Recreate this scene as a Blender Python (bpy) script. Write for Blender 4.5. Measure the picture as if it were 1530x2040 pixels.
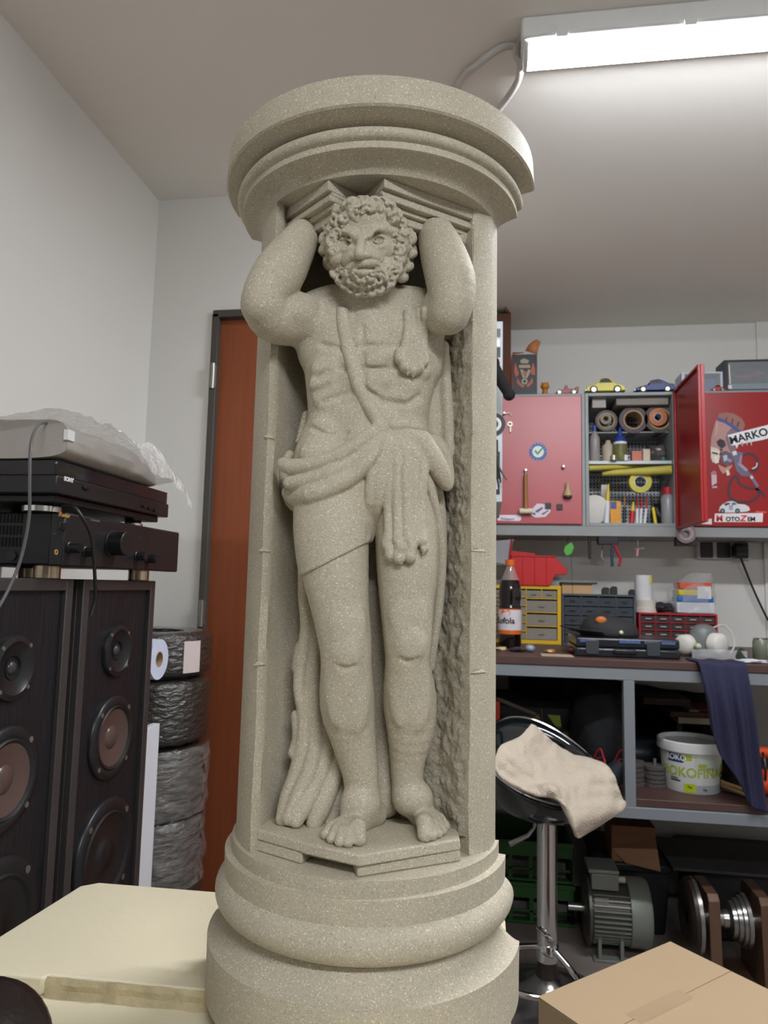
import bpy, bmesh, math, random
import numpy as np
from mathutils import Vector, Matrix
PI = math.pi
SC = bpy.context.scene
for o in list(bpy.data.objects): bpy.data.objects.remove(o)
COL = SC.collection
# ------------------------------------------------------------------ camera
EYE = 1.30                      # camera height above the floor
F = 1400.0; PITCH = math.radians(6.0); ROLL = math.radians(1.25); YAW = math.radians(-8.4)
fw = np.array([math.sin(YAW)*math.cos(PITCH), math.cos(YAW)*math.cos(PITCH), math.sin(PITCH)])
_r0 = np.array([math.cos(YAW), -math.sin(YAW), 0.0]); _u0 = np.cross(_r0, fw)
rt = math.cos(ROLL)*_r0 + math.sin(ROLL)*_u0
up = -math.sin(ROLL)*_r0 + math.cos(ROLL)*_u0
cam = bpy.data.cameras.new('camera'); camo = bpy.data.objects.new('camera', cam); COL.objects.link(camo)
cam.sensor_fit = 'HORIZONTAL'; cam.sensor_width = 5.9; cam.lens = 5.9*F/1530
cam.clip_start = 0.02; cam.clip_end = 50
cam.dof.use_dof = True; cam.dof.focus_distance = 0.84; cam.dof.aperture_fstop = 2.4
camo.matrix_world = Matrix(((rt[0], up[0], -fw[0], 0), (rt[1], up[1], -fw[1], 0), (rt[2], up[2], -fw[2], EYE), (0, 0, 0, 1)))
SC.camera = camo
SC.view_settings.view_transform = 'Standard'; SC.view_settings.look = 'None'
SC.view_settings.gamma = 1.0; SC.view_settings.use_curve_mapping = False
SC.view_settings.exposure = 0.04
wd = bpy.data.worlds.new('world'); SC.world = wd; wd.use_nodes = True
wd.node_tree.nodes['Background'].inputs[0].default_value = (0.8, 0.85, 1, 1)
wd.node_tree.nodes['Background'].inputs[1].default_value = 0.02
LAMP_POWER = 112.0               # strength of the lit diffusers of the tube lights
LAMP2 = 1.25
HCEIL = 1.25                    # ceiling above eye level
TABLE = -0.481; BENCH = -0.234

def ray(px, py): return fw + rt*(px-765)/F - up*(py-1020)/F
def _w(d): return (float(d[0]), float(d[1]), float(d[2])+EYE)
def atY(px, py, Y): d = ray(px, py); return _w(d*Y/d[1])
def atZ(px, py, h): d = ray(px, py); return _w(d*h/d[2])
def atX(px, py, X): d = ray(px, py); return _w(d*X/d[0])
# ------------------------------------------------------------------ materials
def lin(c):
    if isinstance(c, str):
        c = [int(c[i:i+2], 16)/255 for i in (0, 2, 4)]
    return tuple(((v+.055)/1.055)**2.4 if v > .04045 else v/12.92 for v in c)
_mc = {}
def mat(name, c, rough=.5, metal=0., var=.12, vscale=12., bump=0., bscale=60., spec=.5, trans=0., alpha=1., coat=0., emit=0., stretch=None, ior=1.45):
    if name in _mc: return _mc[name]
    m = bpy.data.materials.new(name); m.use_nodes = True; nt = m.node_tree; N = nt.nodes; L = nt.links
    b = N['Principled BSDF']; c = lin(c)
    b.inputs['Roughness'].default_value = rough; b.inputs['Metallic'].default_value = metal
    b.inputs['Specular IOR Level'].default_value = spec; b.inputs['IOR'].default_value = ior
    b.inputs['Transmission Weight'].default_value = trans; b.inputs['Alpha'].default_value = alpha
    b.inputs['Coat Weight'].default_value = coat
    tc = N.new('ShaderNodeTexCoord'); mp = N.new('ShaderNodeMapping'); L.new(tc.outputs['Object'], mp.inputs[0])
    if stretch: mp.inputs['Scale'].default_value = stretch
    nz = N.new('ShaderNodeTexNoise'); nz.inputs['Scale'].default_value = vscale; nz.inputs['Detail'].default_value = 4
    L.new(mp.outputs[0], nz.inputs['Vector'])
    mx = N.new('ShaderNodeMix'); mx.data_type = 'RGBA'
    mx.inputs['A'].default_value = (*[v*(1-var) for v in c], 1); mx.inputs['B'].default_value = (*[min(1, v*(1+var)) for v in c], 1)
    L.new(nz.outputs['Fac'], mx.inputs['Factor']); L.new(mx.outputs['Result'], b.inputs['Base Color'])
    if bump:
        n2 = N.new('ShaderNodeTexNoise'); n2.inputs['Scale'].default_value = bscale; n2.inputs['Detail'].default_value = 5
        L.new(mp.outputs[0], n2.inputs['Vector'])
        bp = N.new('ShaderNodeBump'); bp.inputs['Strength'].default_value = bump; bp.inputs['Distance'].default_value = .01
        L.new(n2.outputs['Fac'], bp.inputs['Height']); L.new(bp.outputs[0], b.inputs['Normal']); L.new(bp.outputs[0], b.inputs['Coat Normal'])
    if emit:
        b.inputs['Emission Color'].default_value = (*c, 1); b.inputs['Emission Strength'].default_value = emit
    _mc[name] = m; return m
def stone(name, c, seed=0., bump=.35):
    m = bpy.data.materials.new(name); m.use_nodes = True; nt = m.node_tree; N = nt.nodes; L = nt.links
    b = N['Principled BSDF']; b.inputs['Roughness'].default_value = .62; b.inputs['Specular IOR Level'].default_value = .35
    tc = N.new('ShaderNodeTexCoord')
    def noise(s, d=3., r=.6):
        n = N.new('ShaderNodeTexNoise'); n.inputs['Scale'].default_value = s; n.inputs['Detail'].default_value = d; n.inputs['Roughness'].default_value = r
        L.new(tc.outputs['Object'], n.inputs['Vector']); return n
    def ramp(src, stops):
        r = N.new('ShaderNodeValToRGB'); L.new(src, r.inputs[0]); e = r.color_ramp.elements
        e[0].position, e[0].color = stops[0]; e[1].position, e[1].color = stops[-1]
        for p, q in stops[1:-1]: x = e.new(p); x.color = q
        return r
    c = lin(c); k = lambda f, g=1.: (c[0]*f, c[1]*f*g, c[2]*f*g, 1)
    big = ramp(noise(9, 3).outputs['Fac'], [(.3, k(.93)), (.7, k(1.07, .98))])
    v = N.new('ShaderNodeTexVoronoi'); v.inputs['Scale'].default_value = 760; L.new(tc.outputs['Object'], v.inputs['Vector'])
    sp = N.new('ShaderNodeSeparateColor'); L.new(v.outputs['Color'], sp.inputs[0])
    # every crystal has its own brightness; few are white, few dark
    g = ramp(sp.outputs[0], [(0., (.7, .7, .7, 1)), (.1, (.93, .93, .93, 1)), (.82, (1.0, 1.0, 1.0, 1)), (.93, (1.15, 1.15, 1.15, 1)), (1., (1.5, 1.5, 1.48, 1))])
    m1 = N.new('ShaderNodeMix'); m1.data_type = 'RGBA'; m1.blend_type = 'MULTIPLY'; m1.inputs['Factor'].default_value = 1
    L.new(big.outputs[0], m1.inputs['A']); L.new(g.outputs[0], m1.inputs['B'])
    fine = ramp(noise(900, 2).outputs['Fac'], [(.35, (.88, .88, .88, 1)), (.65, (1.1, 1.1, 1.1, 1))])
    m2 = N.new('ShaderNodeMix'); m2.data_type = 'RGBA'; m2.blend_type = 'MULTIPLY'; m2.inputs['Factor'].default_value = 1
    L.new(m1.outputs['Result'], m2.inputs['A']); L.new(fine.outputs[0], m2.inputs['B'])
    L.new(m2.outputs['Result'], b.inputs['Base Color'])
    bp = N.new('ShaderNodeBump'); bp.inputs['Strength'].default_value = bump; bp.inputs['Distance'].default_value = .0012
    L.new(noise(520, 3, .7).outputs['Fac'], bp.inputs['Height']); L.new(bp.outputs[0], b.inputs['Normal'])
    return m
# ------------------------------------------------------------------ mesh builder
class MB:
    def __init__(s): s.v = []; s.f = []; s.m = []; s.mats = []; s.T = Matrix(); s.k = 0
    def use(s, m):
        if m not in s.mats: s.mats.append(m)
        s.k = s.mats.index(m); return s
    def at(s, loc, rz=0, rx=0, ry=0):
        s.T = Matrix.Translation(loc) @ Matrix.Rotation(rz, 4, 'Z') @ Matrix.Rotation(ry, 4, 'Y') @ Matrix.Rotation(rx, 4, 'X'); return s
    def add(s, vs, fs):
        o = len(s.v); s.v += [tuple(s.T @ Vector(p)) for p in vs]
        s.f += [tuple(o+i for i in f) for f in fs]; s.m += [s.k]*len(fs); return s
    def box(s, x0, x1, y0, y1, z0, z1):
        return s.add([(x0,y0,z0),(x1,y0,z0),(x1,y1,z0),(x0,y1,z0),(x0,y0,z1),(x1,y0,z1),(x1,y1,z1),(x0,y1,z1)],
                     [(0,3,2,1),(4,5,6,7),(0,1,5,4),(1,2,6,5),(2,3,7,6),(3,0,4,7)])
    def lathe(s, c, prof, n=32, axis='z', cap=True, sc=(1, 1), arc=None):
        vs = []; fs = []; m = len(prof); full = arc is None; a0, a1 = arc or (0, 2*PI); nn = n if full else n+1
        for i in range(nn):
            a = a0+(a1-a0)*i/n
            for r, h in prof:
                x, y = r*math.cos(a)*sc[0], r*math.sin(a)*sc[1]
                vs.append({'z': (c[0]+x, c[1]+y, c[2]+h), 'y': (c[0]+x, c[1]+h, c[2]+y), 'x': (c[0]+h, c[1]+x, c[2]+y)}[axis])
        for i in range(n):
            j = (i+1) % nn
            for q in range(m-1):
                f = (i*m+q, j*m+q, j*m+q+1, i*m+q+1); fs.append(f if axis != 'y' else f[::-1])
        if cap and full:
            for q, rev in ((0, axis != 'y'), (m-1, axis == 'y')):
                if prof[q][0] > 1e-6:
                    l = [i*m+q for i in range(n)]; fs.append(tuple(l[::-1] if rev else l))
        elif not full:
            fs.append(tuple(range(m))); fs.append(tuple((nn-1)*m+q for q in reversed(range(m))))
        return s.add(vs, fs)
    def cyl(s, c, r, h, n=24, axis='z', r2=None): return s.lathe(c, [(r, 0), (r if r2 is None else r2, h)], n, axis)
    def tube(s, pts, r, n=8, cap=True, flat=1.):
        P = [Vector(p) for p in pts]; vs = []; fs = []; ref = None
        for i, p in enumerate(P):
            t = (P[min(i+1, len(P)-1)]-P[max(i-1, 0)]).normalized()
            if ref is None: ref = Vector((0, 0, 1)) if abs(t.z) < .9 else Vector((1, 0, 0))
            u = (ref - t*ref.dot(t)).normalized(); w = t.cross(u); ref = u
            rr = r[i] if isinstance(r, (list, tuple)) else r
            for j in range(n):
                a = 2*PI*j/n; vs.append(p+u*math.cos(a)*rr*flat+w*math.sin(a)*rr)
        for i in range(len(P)-1):
            for j in range(n):
                k = (j+1) % n; fs.append((i*n+j, i*n+k, (i+1)*n+k, (i+1)*n+j))
        if cap: fs.append(tuple(range(n))[::-1]); fs.append(tuple((len(P)-1)*n+j for j in range(n)))
        return s.add(vs, fs)
    def prism(s, poly, d, o=(0, 0, 0), u=(1, 0, 0), w=(0, 0, 1)):
        """2-D outline poly in the plane (u, w) at o, extruded by vector d"""
        O, U, Wv, D = Vector(o), Vector(u), Vector(w), Vector(d); n = len(poly)
        A = [O+U*x+Wv*y for x, y in poly]; vs = A+[p+D for p in A]
        if (U.cross(Wv)).dot(D) > 0: fs = [tuple(range(n))[::-1], tuple(range(n, 2*n))]+[(i, (i+1) % n, n+(i+1) % n, n+i) for i in range(n)]
        else: fs = [tuple(range(n)), tuple(range(n, 2*n))[::-1]]+[((i+1) % n, i, n+i, n+(i+1) % n) for i in range(n)]
        ar = sum(poly[i][0]*poly[(i+1) % n][1]-poly[(i+1) % n][0]*poly[i][1] for i in range(n))
        if ar < 0: fs = [f[::-1] for f in fs]
        return s.add(vs, fs)
    def sph(s, c, r, n=16, sc=(1, 1, 1)):
        m = max(4, n//2); vs = []; fs = []
        for i in range(m+1):
            t = PI*i/m
            for j in range(n):
                p = 2*PI*j/n; vs.append((c[0]+r*sc[0]*math.sin(t)*math.cos(p), c[1]+r*sc[1]*math.sin(t)*math.sin(p), c[2]+r*sc[2]*math.cos(t)))
        for i in range(m):
            for j in range(n): k = (j+1) % n; fs.append((i*n+j, (i+1)*n+j, (i+1)*n+k, i*n+k))
        return s.add(vs, fs)
    def grid(s, fn, nu, nv):
        vs = [fn(i/nu, j/nv) for i in range(nu+1) for j in range(nv+1)]
        return s.add(vs, [(i*(nv+1)+j, (i+1)*(nv+1)+j, (i+1)*(nv+1)+j+1, i*(nv+1)+j+1) for i in range(nu) for j in range(nv)])
    def out(s, name, m=None, parent=None, bevel=0, smooth=35, sub=0, solid=0, seg=2):
        me = bpy.data.meshes.new(name); ms = s.mats or [m]
        V = np.array(s.v); org = np.zeros(3)
        if parent is not None: org = np.array(parent.matrix_world.translation) if parent.parent is None else np.array(parent['_o'])
        else: org = np.array([(V[:, 0].min()+V[:, 0].max())/2, (V[:, 1].min()+V[:, 1].max())/2, V[:, 2].min()])
        me.from_pydata([tuple(p) for p in V-org], [], s.f)
        for q in ms: me.materials.append(q)
        if len(ms) > 1: me.polygons.foreach_set('material_index', s.m)
        me.polygons.foreach_set('use_smooth', [True]*len(me.polygons)); me.set_sharp_from_angle(angle=math.radians(smooth))
        me.validate()
        if len(me.polygons) < 60000:
            bm = bmesh.new(); bm.from_mesh(me); bmesh.ops.recalc_face_normals(bm, faces=bm.faces); bm.to_mesh(me); bm.free()
        me.update()
        o = bpy.data.objects.new(name, me); COL.objects.link(o); o['_o'] = [float(x) for x in org]
        if parent is not None: o.parent = parent
        else: o.location = org
        if bevel:
            b = o.modifiers.new('bevel', 'BEVEL'); b.width = bevel; b.segments = seg; b.limit_method = 'ANGLE'; b.angle_limit = math.radians(40)
        if solid: q = o.modifiers.new('solid', 'SOLIDIFY'); q.thickness = solid; q.offset = 0
        if sub: q = o.modifiers.new('sub', 'SUBSURF'); q.levels = sub; q.render_levels = sub
        bpy.context.view_layer.update() if parent is None else None
        return o
def thing(name, label, cat, loc, group=None):
    o = bpy.data.objects.new(name, None); COL.objects.link(o); o.location = loc; o.empty_display_size = .05
    o['label'] = label; o['category'] = cat; o['_o'] = [float(x) for x in loc]
    if group: o['group'] = group
    bpy.context.view_layer.update(); return o
def tag(o, label, cat, group=None, kind=None):
    o['label'] = label; o['category'] = cat
    if group: o['group'] = group
    if kind: o['kind'] = kind
    return o
def struct(o): o['kind'] = 'structure'; return o
def dup(root, loc, label=None):
    r = root.copy(); COL.objects.link(r); r.location = loc
    if label: r['label'] = label
    for ch in root.children:
        c = ch.copy(); COL.objects.link(c); c.parent = r
        for g in ch.children: d = g.copy(); COL.objects.link(d); d.parent = c
    return r
def text(s, size, m, o, u, w, name, parent, shear=0., bold=0., depth=.0004, align='LEFT', space=1.):
    """lettering as a thin mesh; o = baseline start, u = reading direction, w = up"""
    c = bpy.data.curves.new('t', 'FONT'); c.body = s; c.size = size; c.shear = shear; c.offset = bold; c.extrude = depth
    c.align_x = align; c.space_character = space
    t = bpy.data.objects.new('t', c); COL.objects.link(t); bpy.context.view_layer.update()
    me = bpy.data.meshes.new_from_object(t.evaluated_get(bpy.context.evaluated_depsgraph_get()))
    bpy.data.objects.remove(t); U, Wv = Vector(u).normalized(), Vector(w).normalized(); N_ = U.cross(Wv)
    b = MB(); b.v = [tuple(Vector(o)+U*p.co.x+Wv*p.co.y+N_*p.co.z) for p in me.vertices]
    b.f = [tuple(p.vertices) for p in me.polygons]; b.m = [0]*len(b.f)
    return b.out(name, m, parent)
def wob(pts, amp, seed=0):
    r = random.Random(seed); return [(x+r.uniform(-amp, amp), y+r.uniform(-amp, amp)) for x, y in pts]
def spline(pts, n=8):
    P = [Vector(p) for p in pts]; out = []
    for i in range(len(P)-1):
        a, b, c, d = P[max(i-1, 0)], P[i], P[i+1], P[min(i+2, len(P)-1)]
        for k in range(n):
            t = k/n; out.append(.5*((2*b)+(c-a)*t+(2*a-5*b+4*c-d)*t*t+(3*b-a-3*c+d)*t**3))
    return out+[P[-1]]
# ------------------------------------------------------------------ the room
WL = -1.08; YD = 2.069; YF = 3.36; WR = 2.3; YB = -2.4; CZ = EYE+HCEIL
plaster = mat('wall_plaster', 'd6d4ce', .9, var=.02, vscale=3, bump=.05, bscale=150)
ceilm = mat('ceiling_plaster', 'e8e4dc', .92, var=.025, vscale=2, bump=.05, bscale=150)
floorm = mat('floor_concrete', '857a74', .7, var=.14, vscale=5, bump=.1, bscale=40)
XS = -.02      # where the wall with the door ends
struct(MB().box(WL-.1, WR+.1, YB-.1, YF+.1, -.1, 0).out('floor', floorm))
struct(MB().box(WL-.1, WR+.1, YB-.1, YF+.1, CZ, CZ+.1).out('ceiling', ceilm))
struct(MB().box(WL-.12, WL, YB, YF, 0, CZ).out('wall_left', plaster))
struct(MB().box(WR, WR+.1, YB, YF, 0, CZ).out('wall_right', plaster))
struct(MB().box(WL, WR, YB-.1, YB, 0, CZ).out('wall_front', mat('darkened_wall_grey', '5f5c58', .7)))  # unseen wall behind the camera, colour darkened to cut bounced fill light
struct(MB().box(WL, WR, YF, YF+.1, 0, CZ).out('wall_far', plaster))
DX0 = atY(434, 650, YD)[0]; DX1 = DX0+.80; DZ = atY(440, 627, YD)[2]
DX1 = min(DX1, XS-.03)
w = MB(); w.box(WL, DX0-.02, YD, YD+.12, 0, CZ); w.box(DX0-.02, DX1+.02, YD, YD+.12, DZ, CZ); w.box(DX1+.02, XS, YD, YD+.12, 0, CZ)
w.box(XS-.12, XS, YD+.12, YF, 0, CZ)
struct(w.out('wall_back', plaster))
# ------------------------------------------------------------------ door
wood = mat('door_veneer', '8a4a2c', .42, var=.22, vscale=9, stretch=(6, 6, .35), spec=.4)
framem = mat('door_frame_steel', '4a4540', .5)
metal = mat('worn_steel', '9a9690', .35, metal=.8)
door = MB().box(DX0+.006, DX1, YD+.015, YD+.055, .005, DZ-.012).out('door_1', wood); struct(door)
f = MB(); f.box(DX0-.014, DX0+.006, YD-.012, YD+.1, 0, DZ); f.box(DX0-.014, DX1+.015, YD-.012, YD+.1, DZ-.012, DZ+.012); f.box(DX1, DX1+.015, YD-.012, YD+.1, 0, DZ)
fr = struct(f.out('trim_1', framem, bevel=.002))
for py in (752, 1222):
    q = atY(430, py, YD)
    h = MB(); h.cyl((DX0-.002, YD-.018, q[2]-.04), .007, .08, 12); h.box(DX0-.012, DX0+.008, YD-.016, YD-.01, q[2]-.035, q[2]+.035)
    h.out('hinge', metal, fr)
# ------------------------------------------------------------------ ceiling lights
lampw = mat('lamp_housing', 'd8d8d6', .5)
glow = mat('lit_diffuser', 'f4f8ff', .4, var=0, emit=1.0)
fill_glow = glow.copy(); fill_glow.node_tree.nodes['Principled BSDF'].inputs['Emission Strength'].default_value = LAMP_POWER*.10; glow2 = glow.copy(); glow2.node_tree.nodes['Principled BSDF'].inputs['Emission Strength'].default_value = LAMP_POWER*LAMP2
glow.node_tree.nodes['Principled BSDF'].inputs['Emission Strength'].default_value = LAMP_POWER
def tube_light(x0, x1, y, label, glow=glow):
    t = thing('ceiling_light', label, 'light', ((x0+x1)/2, y, CZ-.10), 'tube lights under the ceiling')
    MB().box(x0-.006, x1+.006, y-.055, y+.055, CZ-.050, CZ).out('housing', lampw, t, bevel=.006)
    d = MB(); pr = [(.041*math.cos(a), -.021*math.sin(a)) for a in [PI*i/14 for i in range(15)]]
    d.prism(pr, (x1-x0-.02, 0, 0), (x0+.01, y, CZ-.0505), (0, 1, 0), (0, 0, 1)); d.out('diffuser', glow, t)
    for xx in (x0+.003, x1-.012): MB().prism([(p[0]*1.05, p[1]*1.05) for p in pr], (.009, 0, 0), (xx, y, CZ-.0505), (0, 1, 0), (0, 0, 1)).out('end_cap', lampw, t, bevel=.003)
    for i in range(5):
        xx = x0+.08+(x1-x0-.16)*i/4
        for s in (-1,): MB().box(xx-.012, xx+.012, y+s*.054-.004, y+s*.054+.004, CZ-.058, CZ-.03).out('clip', lampw, t)
    return t
LY = 1.50
lx = atZ(1043, 105, HCEIL-.06)[0]
tube_light(lx, lx+1.22, LY, 'lit white tube light on the ceiling at the upper right')
tube_light(lx, lx+1.22, -.80, 'lit white tube light on the ceiling behind the photographer', glow2)
tube_light(lx, lx+1.22, -1.90, 'added unseen tube light for general fill at the far back of the room', fill_glow)  # third fixture, out of view, added only as general fill
cond = mat('ridged_conduit', 'cfcac4', .5)
def conduit(pts, label):
    P = spline(pts, 40); r = [.0075+.0012*(1 if i % 2 else -1) for i in range(len(P))]
    return tag(MB().tube(P, r, 10).out('cable_conduit', cond, smooth=60), label, 'cable')
p0 = atZ(1046, 46, HCEIL-.012)
conduit([(lx-.004, LY+.02, CZ-.012), atZ(1000, 95, HCEIL-.012), atZ(950, 130, HCEIL-.012), atZ(915, 165, HCEIL-.01), atZ(870, 260, HCEIL-.01)],
        'grey ridged cable conduit running flat along the ceiling to the tube light')
conduit([(lx-.004, LY-.02, CZ-.03), (lx-.016, LY+.0, CZ-.04), atZ(1037, 130, HCEIL-.045), atZ(1030, 165, HCEIL-.03), atZ(1000, 210, HCEIL-.012), atZ(950, 275, HCEIL-.01)],
        'white ridged cable conduit hanging out of the end of the tube light')
q = atY(1508, 690, YF)
struct(MB().box(q[0]-.004, q[0]+.45, YF-.012, YF, 1.0, CZ).out('trim_2', plaster))
# ------------------------------------------------------------------ the carved column
D0 = .93; CXO = -.01375
fh = np.array([math.sin(YAW), math.cos(YAW), 0.0]); rh = np.array([math.cos(YAW), -math.sin(YAW), 0.0])
CC = fh*D0+rh*CXO                                    # axis of the column
def L2W(a, b, z): p = CC+rh*a-fh*b; return (float(p[0]), float(p[1]), float(z)+EYE)
def J(px, py, b, r=None):
    """local column point (a right, b to the front, z) seen at a pixel, at depth b"""
    d = ray(px, py); t = (D0-b)/(d@fh); p = d*t
    q = (float(p@rh)-CXO, b, float(p[2]))
    return q if r is None else (q, r*t/F)
def Jz(px, py, z): d = ray(px, py); p = d*z/d[2]; return (float(p@rh)-CXO, D0-float(p@fh), z)
stoneA = stone('speckled_stone', 'bcb49f'); stoneR = stone('rough_speckled_stone', 'a59e8b', 3., .8)
PH0, PH1 = math.radians(13.2), math.radians(190)
ZB = TABLE
col = thing('atlas_column', 'grey speckled stone half column with a bearded giant carved in its niche, on the white table', 'sculpture', L2W(0, .06, ZB))
def ring(name, prof, m=stoneA, n=96, b=None):
    """half ring of the column from the outline (radius, height), closed on the axis"""
    vs = []; fs = []; k = len(prof)
    for i in range(n+1):
        a = PH0+(PH1-PH0)*i/n
        for r, h in prof: vs.append(L2W(r*math.cos(a), r*math.sin(a), h))
    for i in range(n):
        for q in range(k-1): fs.append((i*k+q, i*k+q+1, (i+1)*k+q+1, (i+1)*k+q))
    fs.append(tuple(range(k))[::-1]); fs.append(tuple(n*k+q for q in range(k)))
    o = MB().add(vs, fs); return o.out(name, m, col, smooth=28, bevel=.0012)
def arcp(cx, cz, r, a0, a1, n=10, rz=None): return [(cx+r*math.cos(math.radians(a0+(a1-a0)*i/n)), cz+(rz or r)*math.sin(math.radians(a0+(a1-a0)*i/n))) for i in range(n+1)]
ring('base_plinth', [(0, ZB), (.1905, ZB), (.1912, -.4175)]+[(.1912-.030*t-.0*t, -.4175+.0255*t**1.6) for t in [i/8 for i in range(1, 9)]]+[(0, -.391)])
ring('base_torus', [(0, -.3905), (.150, -.3905)]+[(.150+.0345*math.sin(math.radians(i*10))**.8*1, -.3905+.050*(1-math.cos(math.radians(i*10)))/2) for i in range(1, 15)]+
     [(.1745, -.3365), (.1748, -.3205), (.1665, -.3200), (.1665, -.3045), (0, -.3045)])
ring('capital', [(0, .4745), (.1605, .4745)]+[(.1605+.026*t, .4745+.0155*(t**.5)+.000*t) for t in [i/8 for i in range(1, 9)]]+[(.1870, .4905), (.1870, .4985)]+
     arcp(.1870, .5065, .0075, -80, 80, 8)+[(.180, .5150), (.180, .5190), (.2075, .5250), (.2098, .5272), (.2078, .5616), (0, .5616)])
# shaft with its niche: outline in (a, b)
RS = .1615
def pc(a, r=RS): return (r*math.cos(math.radians(a)), r*math.sin(math.radians(a)))
left = [pc(190-i*(190-143)/14) for i in range(15)]
right = [pc(27-i*(27-13.2)/5) for i in range(6)]
inner = [(-.1215, .090), (-.1195, .078), (-.113, .055), (-.104, .036), (-.09, .025), (-.06, .0185), (-.02, .020), (.03, .027), (.07, .038), (.090, .050), (.108, .074), (.1185, .090), (.1225, .0885)]
outl = left+inner+right
nz_ = 90
def shade(i): return i
rnd = random.Random(5)
sm = MB(); Z0, Z1 = -.3045, .4745; n = len(outl); vs = []
for k in range(nz_+1):
    z = Z0+(Z1-Z0)*k/nz_
    for i, (a, b) in enumerate(outl):
        e = 0
        if i in (14, 15, len(left)+11, len(left)+12): e = .0007*math.sin(z*37+i)+rnd.uniform(-.0004, .0004)
        tp = 1.0+.012*(.1-z)
        vs.append(L2W(a*tp+e, b*tp+e, z))
fs = [(k*n+i, k*n+(i+1) % n, (k+1)*n+(i+1) % n, (k+1)*n+i) for k in range(nz_) for i in range(n)]
fs = [f[::-1] for f in fs]
sm.add(vs, fs)
sm.out('shaft', stoneA, col, smooth=40)
# rough hewn right wall of the niche
from mathutils import noise as mn
def rough(u, v):
    a0 = [(.1188, .0895), (.108, .0735), (.092, .0505), (.07, .0385), (.03, .0275)]
    t = u*4; i = min(3, int(t)); t -= i
    a = a0[i][0]*(1-t)+a0[i+1][0]*t; b = a0[i][1]*(1-t)+a0[i+1][1]*t; z = -.285+v*.74
    e = mn.fractal(Vector((a*75, b*75, z*60)), .75, 2.2, 6)*.0034+mn.noise(Vector((a*20, 3, z*14)))*.0025
    e = (e+.0042)*min(1, u*6)*(1 if z < .30 else max(.1, 1-(z-.30)*6))
    return L2W(a-e*.8, b+e*.6, z)
MB().grid(rough, 60, 420).out('rough_niche_wall', stoneR, col, smooth=60)
# little joint ledges on the edge strips
jl = MB()
for px, py in ((950, 642), (950, 865), (950, 1098), (950, 1340)):
    p = J(px, py, .086); jl.add([L2W(p[0]-.008, .093, p[2]), L2W(p[0]+.012, .079, p[2]), L2W(p[0]+.012, .074, p[2]-.002), L2W(p[0]-.008, .088, p[2]-.002), L2W(p[0]-.003, .090, p[2]+.005), L2W(p[0]+.008, .079, p[2]+.004)],
        [(0, 1, 5, 4), (0, 4, 3), (1, 2, 5), (0, 3, 2, 1), (4, 5, 2, 3)])
for px, py in ((536, 872), (526, 1098), (516, 1325)):
    p = J(px, py, .098); x, y, z = p
    jl.add([L2W(x-.006, .104, z), L2W(x+.006, .093, z), L2W(x+.006, .088, z-.003), L2W(x-.006, .098, z-.003), L2W(x, .097, z+.006)], [(0, 1, 4), (1, 2, 4), (2, 3, 4), (3, 0, 4), (3, 2, 1, 0)])
jl.out('joint_ledge', stoneA, col, smooth=20)
# carved plinth under the feet: a corner pointing forwards
ZP = -.281
pl = [(-.138, .055), (-.135, .083), (-.070, .126), (-.066, .1305), (-.004, .162), (.108, .108), (.110, .06), (.06, .03), (-.06, .022)]
pb = MB(); zm = -.2925
def slab(P, z0, z1):
    n = len(P); vs = [L2W(a, b, z0) for a, b in P]+[L2W(a*.99, b*.99, z1) for a, b in P]
    pb.add(vs, [(i, (i+1) % n, n+(i+1) % n, n+i) for i in range(n)]+[tuple(range(n, 2*n)), tuple(range(n))[::-1]])
slab(pl, zm, ZP)
slab(pl[:3]+[(-.068, .127), (-.060, .108), (-.012, .131), (-.006, .1585)]+pl[5:], -.3045, zm+.0005)
pb.out('figure_plinth', stoneA, col, bevel=.0025, smooth=40)
# architrave under the capital: a prow in stepped mouldings, broken in the middle
def prow(pA, pB, name):
    o = MB(); a = np.array(pA); b = np.array(pB); d = (b-a)/np.linalg.norm(b-a); nrm = np.array([-d[1], d[0]])
    if nrm[1] > 0: nrm = -nrm                     # to the inside
    lay = [(0, .4745, .462), (.006, .462, .457), (.0025, .457, .450), (.010, .450, .444), (.015, .444, .434)]
    for off, z1, z0 in lay:
        A = a+nrm*off; B = b+nrm*off; C = b+nrm*.05; Dd = a+nrm*.05
        vs = [L2W(*p, z0) for p in (A, B, C, Dd)]+[L2W(*p, z1) for p in (A, B, C, Dd)]
        fs = [(0, 1, 5, 4), (1, 2, 6, 5), (2, 3, 7, 6), (3, 0, 4, 7), (0, 3, 2, 1), (4, 5, 6, 7)]
        o.add(vs, fs)
    return o.out(name, stoneA, col, bevel=.0012, smooth=40)
prow((-.150, .045), (-.060, .148), 'architrave_moulding')
prow((.006, .155), (.128, .082), 'architrave_moulding')
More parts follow.
